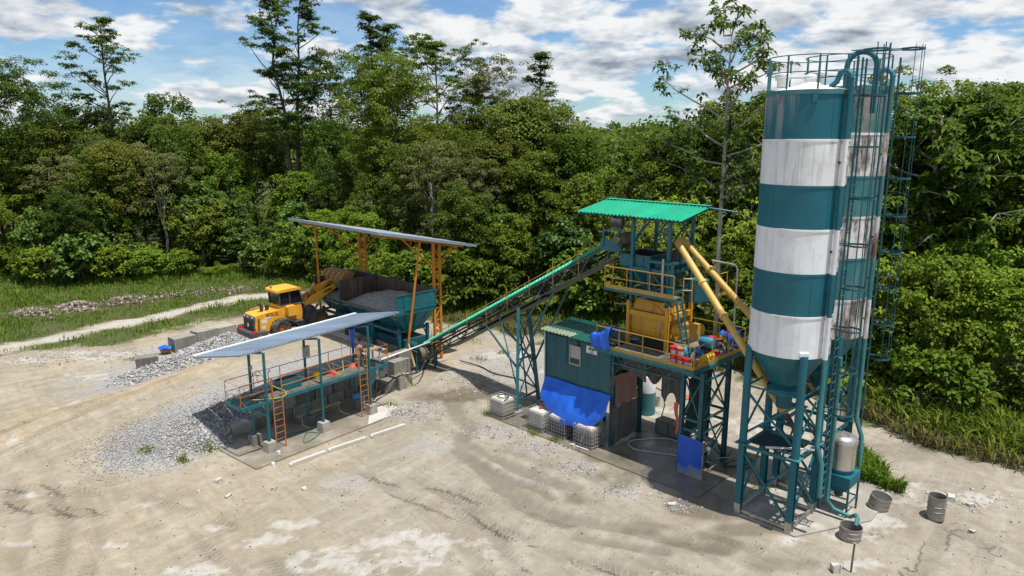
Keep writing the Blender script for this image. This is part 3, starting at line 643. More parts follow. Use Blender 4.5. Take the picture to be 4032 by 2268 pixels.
def dome(key, seed, h, rad, base, mat, leaf=.225, wd=.62, nclump=150, per=92, cr=.75, bark='bark', lump=.35, droop=.35):
    """rounded crown, total height h, crown from base to h"""
    rs = np.random.default_rng(seed); k = nclump
    u = unit(rs.normal(size=(k, 3))); u[:, 2] = np.where(u[:, 2] < -.55, -u[:, 2], u[:, 2])
    hh = (h - base) / 2; ph = np.arctan2(u[:, 1], u[:, 0])
    lob = 1 + lump * (np.sin(ph * 3 + seed) * .5 + np.sin(ph * 5 + u[:, 2] * 4 + seed * 2) * .4 + rs.normal(size=k) * .22)
    rr = (0.62 + .38 * rs.random(k) ** .6) * lob
    C = u * np.array([rad, rad, hh]) * rr[:, None] + np.array([0, 0, base + hh])
    C[:, 2] = np.clip(C[:, 2], .3, h)
    R = cr * (.6 + .7 * rs.random(k))
    P, Nn = clump_leaves(C, R, per, rs)
    crown = leaves_mesh(key + '_crown', P, Nn, leaf, wd, droop, rs, [M[mat]])
    paths = [(wob((0, 0, -.3), (rs.normal() * .3, rs.normal() * .3, base + hh * 1.2), 5, .12, rs), .20 * (h / 12), .07)]
    for i in range(7):
        t = base * .7 + (h - base) * (.1 + .5 * i / 7); e = C[rs.integers(k)]
        paths.append((wob((0, 0, t), e * .92, 4, .18, rs), .07 * (h / 12), .02))
    variant(key, crown, limb_mesh(key + '_trunk', paths, M[bark]))
def vine(key, seed, h, rad, mat, leaf=.21, nclump=200, per=78):
    """climber-draped column, green to the ground"""
    rs = np.random.default_rng(seed); k = nclump
    z = h * rs.random(k) ** .8; ph = rs.random(k) * 6.283
    prof = rad * (.55 + .45 * np.sin(np.clip(z / h, 0, 1) * 2.6 + .35)) * (1 + .28 * np.sin(ph * 2 + z * .8 + seed) + .22 * np.sin(ph * 4 - z * 1.3)) * (.75 + .35 * rs.random(k))
    top = z > h * .82; prof[top] *= .75
    C = np.stack([np.cos(ph) * prof, np.sin(ph) * prof, z], 1)
    P, Nn = clump_leaves(C, .62 * (.6 + .7 * rs.random(k)), per, rs, up=.55, flat=1.15)
    crown = leaves_mesh(key + '_crown', P, Nn, leaf, .7, .6, rs, [M[mat]])
    paths = [(wob((0, 0, -.3), (0, 0, h * .9), 5, .12, rs), .2, .06)]
    for i in range(6):
        e = C[rs.integers(k)]; paths.append((wob((0, 0, e[2] * .7), e, 3, .2, rs), .05, .015))
    variant(key, crown, limb_mesh(key + '_trunk', paths, M['bark']))
def layered(key, seed, h, base, rad, mat, tiers=9, bark='bark', leaf=.25, per=56, twin=False, lean=0., cone=.5, sparse=1.0, wd=.5):
    """tall tree with feathery sprays on spreading limbs, uneven tiers"""
    rs = np.random.default_rng(seed); C = []; paths = []
    stems = [(-1.1, .0, h * .97), (1.2, .2, h)] if twin else [(lean, 0., h)]
    for (sx, sy, sh) in stems:
        fork = base * .75 if twin else 0
        tr = wob((0, 0, -.5), (sx * .25, sy * .25, fork), 2, .05, rs)[:-1] if twin else []
        st = tr + wob((sx * .25 if twin else 0, sy * .25 if twin else 0, fork - (0 if twin else .5)), (sx * 1.4, sy, sh - .5), 6, .2, rs)
        paths.append((st, .30 * h / 24, .05)); st = np.array(st)
        for t in range(tiers * 3):
            f = min(1, (t + rs.random()) / (tiers * 3 - 1)); zz = base + (sh - base) * f
            o = np.array([np.interp(zz, st[:, 2], st[:, 0]), np.interp(zz, st[:, 2], st[:, 1]), zz])
            rr = rad * ((1 - f) * cone + (1 - cone) * math.sin(math.pi * (f * .72 + .22))) * (.45 + .75 * rs.random()) + .35
            a = rs.random() * 6.283; e = o + np.array([math.cos(a) * rr, math.sin(a) * rr, rr * (.25 + .45 * rs.random())])
            paths.append((wob(o - np.array([0, 0, rr * .3]), e, 3, .12, rs), .065, .015))
            for q in range(int(7 * sparse) + 1):
                g = .35 + .75 * rs.random(); C.append(o + (e - o) * g + rs.normal(size=3) * np.array([.5, .5, .16]) * (.35 + rr * .3))
        for q in range(int(8 * sparse)): C.append(np.array([sx * 1.4, sy, sh - .4]) + rs.normal(size=3) * np.array([.5, .5, .4]))
    C = np.array(C); R = .62 * (.6 + .7 * rs.random(len(C)))
    P, Nn = clump_leaves(C, R, per, rs, up=1.0, flat=.42, shell=.2)
    crown = leaves_mesh(key + '_crown', P, Nn, leaf, wd, .3, rs, [M[mat]], .1)
    variant(key, crown, limb_mesh(key + '_trunk', paths, M[bark]))
def rosette(key, seed, h, base, rad, mat, n=150, leaf=.75, wd=.36, bark='bark_pale', per=11, trunk_r=.24, droop=.35, branches=16):
    """long leaves in whorls at branch ends"""
    rs = np.random.default_rng(seed); paths = [(wob((0, 0, -.5), (0, 0, h * .96), 6, .10, rs), trunk_r, .05)]; C = []
    for b in range(branches):
        f = (b + .5) / branches; zz = base + (h - base) * f * .92; a = b * 2.4 + rs.normal() * .4; rr = rad * (.45 + .75 * math.sin(math.pi * (.15 + .75 * f))) * (.7 + .5 * rs.random())
        e = np.array([math.cos(a) * rr, math.sin(a) * rr, zz + rr * (.25 + .4 * rs.random())]); o = np.array([0, 0, zz])
        paths.append((wob(o, e, 4, .16, rs), .075, .02))
        for q in range(max(1, n // branches)):
            t = .4 + .62 * rs.random(); c = o + (e - o) * t + rs.normal(size=3) * np.array([.55, .55, .45]); C.append(c)
            if q % 2 == 0: paths.append(([tuple(o + (e - o) * t), tuple(c)], .025, .01))
    C = np.array(C); k = len(C); idx = np.repeat(np.arange(k), per); m = len(idx)
    az = rs.random(m) * 6.283; el = rs.normal(size=m) * .35 + .25
    d = np.stack([np.cos(az) * np.cos(el), np.sin(az) * np.cos(el), np.sin(el)], 1)
    s = unit(np.cross(d, np.array([0, 0, 1.]))); nn = np.cross(s, d)
    L = (leaf * (.7 + .5 * rs.random(m)))[:, None]; P = C[idx] + d * .06
    a0 = P; b0 = P + d * L * .55 + s * L * wd * .5 + nn * L * .10; c0 = P + d * L - np.array([0, 0, 1.]) * L * droop; e0 = P + d * L * .55 - s * L * wd * .5 + nn * L * .10
    crown = quads_mesh(key + '_crown', np.stack([a0, b0, c0, e0], 1).reshape(-1, 3).astype(np.float32), m, [M[mat]])
    variant(key, crown, limb_mesh(key + '_trunk', paths, M[bark]))
def fern(key, seed, h, mat, fronds=26, leaf=.5):
    rs = np.random.default_rng(seed); P = []; D = []
    for f in range(fronds):
        a = rs.random() * 6.283; ln = h * (.8 + .6 * rs.random()); t = np.linspace(.1, 1, 15)
        x = ln * t * .8; z = ln * (t * 1.15 - .75 * t * t)
        o = rs.normal(size=2) * .5
        for i in range(15):
            for sd in (-1, 1):
                P.append([math.cos(a) * x[i] + o[0], math.sin(a) * x[i] + o[1], z[i] + .15]); D.append([-math.sin(a) * sd + math.cos(a) * .4, math.cos(a) * sd + math.sin(a) * .4, -.15])
    P = np.array(P); D = unit(np.array(D)); n = len(P); L = (leaf * (.6 + .6 * rs.random(n)))[:, None]; s = unit(np.cross(D, np.array([0, 0, 1.])))
    co = np.stack([P, P + D * L * .4 + s * L * .13, P + D * L - np.array([0, 0, 1.]) * L * .2, P + D * L * .4 - s * L * .13], 1).reshape(-1, 3).astype(np.float32)
    crown = quads_mesh(key + '_crown', co, n, [M[mat]])
    variant(key, crown, limb_mesh(key + '_trunk', [([(0, 0, -.2), (0, 0, .4)], .08, .05)], M['bark']))
dome('round_a', 1, 12, 3.3, 3.2, 'leaf', nclump=170)
dome('round_b', 2, 13, 3.6, 4.0, 'leaf_olive', nclump=180)
dome('round_c', 3, 12, 3.0, 2.4, 'leaf_dark', nclump=170)
dome('lime_a', 4, 9, 2.9, 1.6, 'leaf_lime', nclump=150, leaf=.26, per=84)
dome('round_d', 5, 14, 3.1, 5.0, 'leaf', leaf=.19, per=105, nclump=150, lump=.5)
dome('grey_a', 6, 12, 3.0, 4.2, 'leaf_grey', nclump=110, per=70, cr=.6, leaf=.2, bark='bark_pale', lump=.55)
dome('broad_a', 7, 8, 2.8, .9, 'leaf_big', leaf=.36, wd=.7, nclump=140, per=52)
dome('broad_b', 27, 7.5, 2.9, .4, 'leaf_lime', leaf=.34, wd=.72, nclump=150, per=58)
vine('vine_a', 8, 13, 2.7, 'leaf_dark')
vine('vine_b', 9, 11, 3.0, 'leaf')
vine('vine_c', 10, 9, 3.2, 'leaf_lime', leaf=.25)
dome('shrub_a', 11, 3.4, 1.9, .1, 'leaf_lime', leaf=.30, nclump=60, per=44, cr=.55)
dome('shrub_b', 12, 4.4, 2.2, .1, 'leaf', leaf=.34, nclump=70, per=44, cr=.6)
dome('shrub_c', 13, 5.0, 2.3, .2, 'leaf_big', leaf=.48, wd=.72, nclump=75, per=30, cr=.65)
fern('fern_a', 14, 2.6, 'leaf_lime')
layered('feather_a', 15, 27, 11, 4.2, 'leaf_dark', tiers=10, twin=True, cone=.25)
layered('feather_b', 16, 24, 10, 4.2, 'leaf_dark', tiers=9, cone=.35)
layered('pagoda_a', 17, 22, 8.5, 3.9, 'leaf_dark', tiers=10, cone=.85, per=44)
layered('umbrella_a', 18, 22, 15, 5.6, 'leaf', tiers=5, cone=.05, bark='bark_pale', per=60, sparse=2.0)
rosette('whorl_a', 19, 22.5, 9.8, 3.3, 'leaf_dark', n=300, leaf=.50, wd=.42, trunk_r=.20, branches=22)
rosette('whorl_b', 20, 13, 4.0, 3.4, 'leaf', n=760, leaf=.44, wd=.44, per=14, branches=30)
rosette('frond_a', 21, 8, 2.0, 3.0, 'leaf_lime', n=460, leaf=.52, wd=.38, per=13, branches=26)
layered('spare_a', 22, 17, 9, 2.0, 'leaf_grey', tiers=7, cone=.3, bark='bark_pale', per=12, sparse=.6)
dome('tall_vine', 23, 20, 4.0, 6.0, 'leaf', leaf=.22, nclump=320, per=80, lump=.45)
dome('tall_dark', 24, 21, 4.4, 8.0, 'leaf_dark', leaf=.22, nclump=280, per=72, lump=.5)
dome('tall_pale', 25, 21, 3.8, 8.0, 'leaf_grey', leaf=.21, nclump=230, per=58, lump=.6, bark='bark_pale')
KIND_LOOK = {'round_a': ('broadleaf_tree', 'round mid-green'), 'round_b': ('broadleaf_tree', 'rounded olive-green'), 'round_c': ('broadleaf_tree', 'dense dark-green'), 'round_d': ('broadleaf_tree', 'lumpy small-leaved'),
             'lime_a': ('broadleaf_tree', 'bright yellow-green'), 'grey_a': ('pale_tree', 'sparse greyish'), 'broad_a': ('large_leaved_tree', 'glossy large-leaved'),
             'broad_b': ('large_leaved_tree', 'bright broad-leaved'), 'vine_a': ('vine_covered_tree', 'dark vine-draped'), 'vine_b': ('vine_covered_tree', 'green vine-draped'), 'vine_c': ('vine_covered_tree', 'bright creeper-covered'),
             'shrub_a': ('shrub', 'low bright-green'), 'shrub_b': ('shrub', 'bushy mid-green'), 'shrub_c': ('shrub', 'glossy broad-leaved'), 'fern_a': ('fern_clump', 'arching light-green'),
             'feather_a': ('feathery_tree', 'tall twin-stemmed feathery'), 'feather_b': ('feathery_tree', 'tall feathery'), 'pagoda_a': ('pagoda_tree', 'conical tiered dark'), 'umbrella_a': ('umbrella_tree', 'umbrella-crowned pale-branched'),
             'whorl_a': ('tall_sparse_tree', 'slender pale-trunked'), 'whorl_b': ('large_leaved_tree', 'whorled large-leaved'), 'frond_a': ('frond_tree', 'light-green long-fronded'), 'spare_a': ('bare_tree', 'thin almost leafless'),
             'tall_vine': ('vine_covered_tree', 'towering vine-covered'), 'tall_dark': ('broadleaf_tree', 'towering dark-crowned'), 'tall_pale': ('pale_tree', 'towering pale-leaved')}
NOUN = {'shrub': 'shrub', 'fern_clump': 'fern clump'}
def sector(x, y):
    u = x / max(y, 1) * 2794 / 4032 + .5
    for lim, s in ((.09, 'at the far left'), (.20, 'behind the rubble heaps'), (.29, 'left of the loader'), (.36, 'behind the wheel loader'), (.43, 'behind the orange-posted canopy'), (.49, 'behind the hopper end'), (.56, 'behind the conveyor foot'), (.63, 'behind the conveyor top'), (.69, 'behind the green tower roof'), (.75, 'between the tower and the silos'), (.86, 'directly behind the silos'), (.93, 'right of the silos'), (2, 'at the far right edge')):
        if u < lim: return s
TREES = []
def tree(key, x, y, s=1.0, rz=None, zs=None, label=None, row=''):
    crown, trunk = VAR[key]; nm, look = KIND_LOOK[key]; noun = NOUN.get(nm, 'tree')
    z = hz(x, y)
    t = bpy.data.objects.new(nm, None); COL.objects.link(t); t.location = (x, y, z); t.empty_display_size = .5
    rz = RND.random() * 6.283 if rz is None else rz
    for me, pn in ((crown, 'crown'), (trunk, 'trunk')):
        o = bpy.data.objects.new(pn, me); COL.objects.link(o); o.parent = t; o.rotation_euler = (0, 0, rz); o.scale = (s, s, s * (zs or 1))
    tag(t, label or f'{look} {noun} {row} {sector(x, y)}'.replace('  ', ' '), noun if noun != 'fern clump' else 'fern', 'undergrowth at the forest edge' if noun != 'tree' else 'jungle trees around the yard')
    TREES.append(t); return t
ORD = ['first', 'second', 'third', 'fourth', 'fifth', 'sixth', 'seventh', 'eighth']
def number_labels():
    by = {}
    for t in TREES: by.setdefault(t['label'], []).append(t)
    for lb, ts in by.items():
        if len(ts) > 1:
            ts.sort(key=lambda o: o.location.x / o.location.y)
            for k, t in enumerate(ts): t['label'] = lb + ', ' + ORD[min(k, 7)] + ' from left'
def edge_point(d):
    acc = 0
    for (x0, y0), (x1, y1) in zip(FOREST_EDGE[:-1], FOREST_EDGE[1:]):
        l = math.hypot(x1 - x0, y1 - y0)
        if d <= acc + l:
            t = (d - acc) / l; nx, ny = -(y1 - y0) / l, (x1 - x0) / l
            return x0 + (x1 - x0) * t, y0 + (y1 - y0) * t, nx, ny
        acc += l
    return None
def plant_rows():
    rows = [(0.6, 3.0, ['shrub_a', 'shrub_b', 'shrub_c', 'fern_a', 'shrub_b', 'fern_a'], (.7, 1.15), 'at the forest foot'),
            (3.4, 3.9, ['vine_c', 'broad_a', 'lime_a', 'shrub_c', 'frond_a', 'vine_b', 'round_c'], (.62, .86), 'in the front rank'),
            (7.0, 4.6, ['vine_b', 'round_a', 'vine_a', 'round_b', 'broad_a', 'lime_a', 'grey_a', 'whorl_b'], (.82, 1.08), 'in the second rank'),
            (11.5, 4.9, ['round_a', 'vine_a', 'round_b', 'round_c', 'round_d', 'grey_a', 'lime_a', 'vine_b'], (.98, 1.22), 'in the third rank'),
            (17.0, 5.2, ['round_a', 'round_b', 'round_d', 'vine_a', 'round_c', 'lime_a'], (1.08, 1.30), 'in the rear rank')]
    for ri, (off, step, kinds, (s0, s1), row) in enumerate(rows):
        d = 16.0 + ri * 1.3
        while True:
            e = edge_point(d + RND.uniform(-.8, .8))
            if e is None: break
            x, y, nx, ny = e; o = off + RND.uniform(-1.0, 1.0)
            px, py = x + nx * o, y + ny * o
            d += step * RND.uniform(.82, 1.18) * (.8 if px > 12 else 1.0)
            if py < 12 or px / max(py, 1) > .80 or px / max(py, 1) < -.82: continue
            right = px > 13
            ks = [k for k in kinds if not (right and k in ('grey_a',))]
            if right and ri == 1: ks = ['broad_b', 'frond_a', 'vine_c', 'broad_b', 'lime_a', 'broad_a']
            if right and ri == 2: ks = ['broad_b', 'vine_c', 'round_a', 'lime_a', 'frond_a', 'vine_b']
            tree(RND.choice(ks), px, py, RND.uniform(s0, s1), row=row)
plant_rows()
# individual trees that stand out above the canopy
tree('feather_b', -44.0, 80, 1.06, label='tall feathery tree standing alone against the sky, leftmost of the feathery trees')
tree('tall_dark', -51.0, 76, 1.0, label='dark brownish tall tree cut by the left picture edge')
tree('vine_a', -40.5, 86, 1.36, label='small dark vine-clad tree poking above the canopy beside the lone feathery tree')
tree('round_c', -32.5, 98, 1.46, label='rounded distant tree left of the twin feathery tree')
tree('feather_a', -24.6, 81, 1.06, 0.2, label='tallest twin-stemmed feathery tree rising over the loader')
tree('tall_dark', -20.6, 84, 1.08, label='broad dark tall tree just right of the twin feathery tree')
tree('pagoda_a', -16.8, 88, 1.24, label='dark tiered tall tree behind the broad dark tree')
tree('pagoda_a', -15.0, 90, 1.20, label='second dark tiered tall tree, right of its twin')
tree('tall_vine', -12.0, 73, 1.05, label='massive vine-covered tree above the hopper canopy')
tree('umbrella_a', -8.2, 79, 1.04, label='umbrella-crowned tree with pale forking branches against the sky')
tree('tall_pale', -2.9, 79, 1.02, label='tall pale tree wrapped in creepers beside the umbrella-crowned tree')
tree('pagoda_a', 2.9, 76, .98, label='cone-shaped tiered tree alone against the clouds above the conveyor')
tree('spare_a', 5.4, 72, .98, label='thin nearly bare tree right of the cone-shaped tiered tree')
tree('round_b', 0.6, 70, 1.26, label='yellowish domed tree left of the cone-shaped tiered tree')
tree('whorl_a', 12.9, 43.6, .935, label='slender tree with long pale trunk beside the front silo')
tree('round_a', 20.5, 59, 1.38, label='round tree whose top shows between the silo pipes')
tree('whorl_b', 24.8, 42, 1.18, label='tall large-leaved tree right of the silo ladder cage')
tree('round_d', 32.0, 47, 1.17, label='tall domed tree at the upper right corner of the forest')
tree('round_a', 27.8, 44.5, 1.28, label='tall mid-green tree second from the upper right corner')
number_labels()
# the forest beyond reads as one mass
def far_forest():
    rs = np.random.default_rng(77); C = []; R = []
    for k in range(5200):
        d = 24 + 420 * rs.random() ** 2.2; y = 60 + d * 1.0; x = (rs.random() - .5) * 1.75 * (y + 15)
        # keep behind the planted ranks
        C.append((x, y, d)); 
    C = np.array(C); x, y = C[:, 0], C[:, 1]
    sd = poly_sd(x, y, FOREST_EDGE + [(900, 10), (900, 2500), (-900, 2500), (-900, 66)])
    k = sd < -20; x, y = x[k], y[k]; z0 = height(x, y, False)
    n = len(x); hgt = 10.5 + 5.0 * fbm(x * .05, y * .05, 3, 5) + rs.normal(size=n) * 1.3; rad = 2.2 + 1.6 * rs.random(n)
    far = np.clip((y - 90) / 200, 0, 1)
    per = 46; idx = np.repeat(np.arange(n), per); m = len(idx)
    dr = unit(rs.normal(size=(m, 3))); dr[:, 2] = np.abs(dr[:, 2]) * 1.1 - .35
    cen = np.stack([x, y, z0 + hgt - 2.2], 1)[idx]
    P = cen + dr * (rad[idx] * (.75 + .35 * rs.random(m)))[:, None] * np.array([1, 1, .85])
    Nn = unit(dr * .7 + np.array([0, 0, .6]) + rs.normal(size=(m, 3)) * .4)
    lg = .75 + 1.3 * far[idx]
    me = leaves_mesh('far_forest', P, Nn, lg, .75, .3, rs, [M['leaf'], M['leaf_dark'], M['leaf_olive']])
    mi = rs.integers(0, 3, n)[idx].astype(np.int32); me.polygons.foreach_set('material_index', mi)
    o = bpy.data.objects.new('far_forest', me); COL.objects.link(o)
    tag(o, 'unbroken jungle canopy stretching to the horizon', None, None, 'stuff')
far_forest()
# ---------------------------------------------------------------- grass and reeds
def blades(name, x, y, hgt, mat, rs, label, lean=.5, w=.035):
    n = len(x); z = height(x, y, False); az = rs.random(n) * 6.283; l = hgt * (.6 + .7 * rs.random(n)); ln = lean * (.3 + rs.random(n))
    P = np.stack([x, y, z - .02], 1); d = np.stack([np.cos(az), np.sin(az), np.zeros(n)], 1); s = np.stack([-np.sin(az), np.cos(az), np.zeros(n)], 1) * w * (1 + l)[:, None]
    up = np.array([0, 0, 1.])
    mid = P + up * (l * .62)[:, None] + d * (l * ln * .32)[:, None]; tip = P + up * (l * (1 - ln * .35))[:, None] + d * (l * ln)[:, None]
    co = np.stack([P - s * .6, mid - s * .5, tip, mid + s * .5], 1).reshape(-1, 3).astype(np.float32)
    me = quads_mesh(name, co, n, [M[mat]]); o = bpy.data.objects.new(name, me); COL.objects.link(o)
    return tag(o, label, None, None, 'stuff')
def scatter(n, box, cond, rs):
    x = box[0] + (box[1] - box[0]) * rs.random(n); y = box[2] + (box[3] - box[2]) * rs.random(n); k = cond(x, y); return x[k], y[k]
def grass_all():
    rs = np.random.default_rng(9)
    VEG = GRASS_EDGE + [(400, 8), (400, 2600), (-1600, 2600), (-1600, 40)]; FOR = FOREST_EDGE + [(400, 10), (400, 900), (-900, 900), (-900, 66)]
    TR = [(-33, 44.5), (-30.6, 48.4), (-26.9, 53.4), (-23.4, 59.2), (-17, 62)]
    def c1(x, y):
        n = fbm(x * .4, y * .4, 4, 71); t, _, _ = dist_line(x, y, TR)
        return (poly_sd(x, y, VEG) + (n - .5) * 5 < -.4) & (poly_sd(x, y, FOR) > -3) & (t + (n - .5) * 2 > 1.1) & (n + rs.random(len(x)) * .4 > .62)
    x, y = scatter(150000, (-60, 14, 41, 72), c1, rs)
    hh = .18 + .55 * fbm(x * .3, y * .3, 3, 13) ** 1.5 + .35 * np.clip((-poly_sd(x, y, FOR) + 4) / 5, 0, 1)
    blades('grass', x, y, hh, 'grass', rs, 'green grass verge between the yard and the jungle')
    def c2(x, y): return (poly_sd(x, y, VEG) + (fbm(x * .6, y * .6, 3, 33) - .5) * 1.6 < -.15) & (poly_sd(x, y, FOR) > -2.0)
    x, y = scatter(60000, (11, 28, 20, 42), c2, rs)
    dv = -poly_sd(x, y, VEG)
    k = rs.random(len(x)) < np.clip((dv - .5) / 1.8, .06, 1) * .75
    blades('reeds', x[k], y[k], .75 + .7 * fbm(x[k] * .5, y[k] * .5, 3, 3), 'grass', rs, 'tall green reeds along the forest edge right of the silos', .6, .04)
    k = (dv < 2.4) & (rs.random(len(x)) < .95)
    blades('dry_reeds', x[k], y[k], .45 + .45 * fbm(x[k] * .7, y[k] * .7, 3, 8), 'grass_dry', rs, 'dry brown reeds fringing the yard right of the silos', .6, .035)
    def c3(x, y): return (poly_sd(x, y, [(15.2, 29.4), (14.1, 29.0), (13.5, 26.6), (14.6, 25.4), (15.1, 25.3), (15.3, 27)]) + (fbm(x * 1.2, y * 1.2, 3, 3) - .5) < 0)
    x, y = scatter(14000, (13, 16, 24.8, 30), c3, rs)
    blades('weed_patch', x, y, .45 + .2 * rs.random(len(x)), 'grass', rs, 'patch of bright weeds beside the steel dust collector', .6, .03)
    def c4(x, y): return (poly_sd(x, y, VEG) + (fbm(x * .6, y * .6, 3, 33) - .5) * 3 < -.1) & (poly_sd(x, y, VEG) > -3.2)
    x, y = scatter(60000, (-6, 14, 36, 52), c4, rs); k = rs.random(len(x)) < .35
    blades('dry_weeds', x[k], y[k], .35 + .5 * fbm(x[k] * .6, y[k] * .6, 3, 5), 'grass_dry', rs, 'brownish weeds at the back of the yard behind the conveyor', .7, .04)
    pts = [(-13.3, 29.0, .35), (-14.0, 28.0, .3), (-15.6, 28.2, .3), (-21.6, 43.5, .8), (-23.5, 42.2, .6), (-1.2, 33.3, .35), (1.0, 31.0, .4), (2.0, 30.2, .3), (-2.0, 42.0, .6), (-.6, 43.4, .5), (-4.5, 45.0, .8), (-2.8, 46.2, .9), (10.5, 26.2, .5), (9.9, 25.6, .4), (-6.3, 34.4, .35)]
    X = np.concatenate([p[0] + rs.normal(size=110) * p[2] * .5 for p in pts]); Yy = np.concatenate([p[1] + rs.normal(size=110) * p[2] * .5 for p in pts])
    blades('weeds', X, Yy, np.full(len(X), .17), 'grass', rs, 'scattered tufts of weeds growing in the yard gravel', .7, .03)
grass_all()
# ---------------------------------------------------------------- silos
def arc(c, u, w, r, a0, a1, n):
    return [Vector(c) + Vector(u) * (r * math.cos(a0 + (a1 - a0) * i / n)) + Vector(w) * (r * math.sin(a0 + (a1 - a0) * i / n)) for i in range(n + 1)]
def ladder_cage(parent, foot, out, side, z0, z1, cage0, cage1, mat, hoops, width=.42, cr=.36, bars=5, rung_step=.30, standoff=.10):
    """vertical ladder with safety cage; out = direction away from the silo"""
    out = Vector(out).normalized(); side = Vector(side).normalized(); f = Vector(foot)
    lad = MB()
    for s in (-1, 1): lad.tube([f + side * (s * width / 2) + V(0, 0, z0), f + side * (s * width / 2) + V(0, 0, z1)], .032, 8)
    L = lad.build('ladder', mat, parent)
    rung = MB().tube([side * (-width / 2), side * (width / 2)], .014, 6).mesh('rung'); rung.materials.append(M['teal_light'])
    z = z0 + .2
    while z < z1 - .1: place(rung, 'rung', L, f + V(0, 0, z)); z += rung_step
    cage = MB()
    for i in range(bars):
        a = -math.pi * .42 + math.pi * .84 * i / (bars - 1)
        p = f + out * (cr * .9 + cr * math.cos(a)) + side * (cr * 1.02 * math.sin(a))
        cage.beam(p + V(0, 0, cage0), p + V(0, 0, cage1), .05, .022, up=out)
    C = cage.build('cage_bars', mat, parent)
    hp = MB()
    pts = [f + side * (-width / 2)] + arc(f + out * cr * .9, out, side, cr * 1.04, -math.pi * .5, math.pi * .5, 12) + [f + side * (width / 2)]
    for p, q in zip(pts[:-1], pts[1:]): hp.beam(p, q, .022, .06)
    hm = hp.mesh('cage_hoop', f); hm.materials.append(mat)
    for z in hoops: place(hm, 'cage_hoop', C, f + V(0, 0, z))
    # brackets back to the shell
    for z in hoops[::2]:
        for s in (-1, 1):
            part_beam(L, 'bracket', f + side * (s * width / 2) + V(0, 0, z), f + side * (s * width / 2) - out * (standoff + .25) + V(0, 0, z), .03, .03, mat)
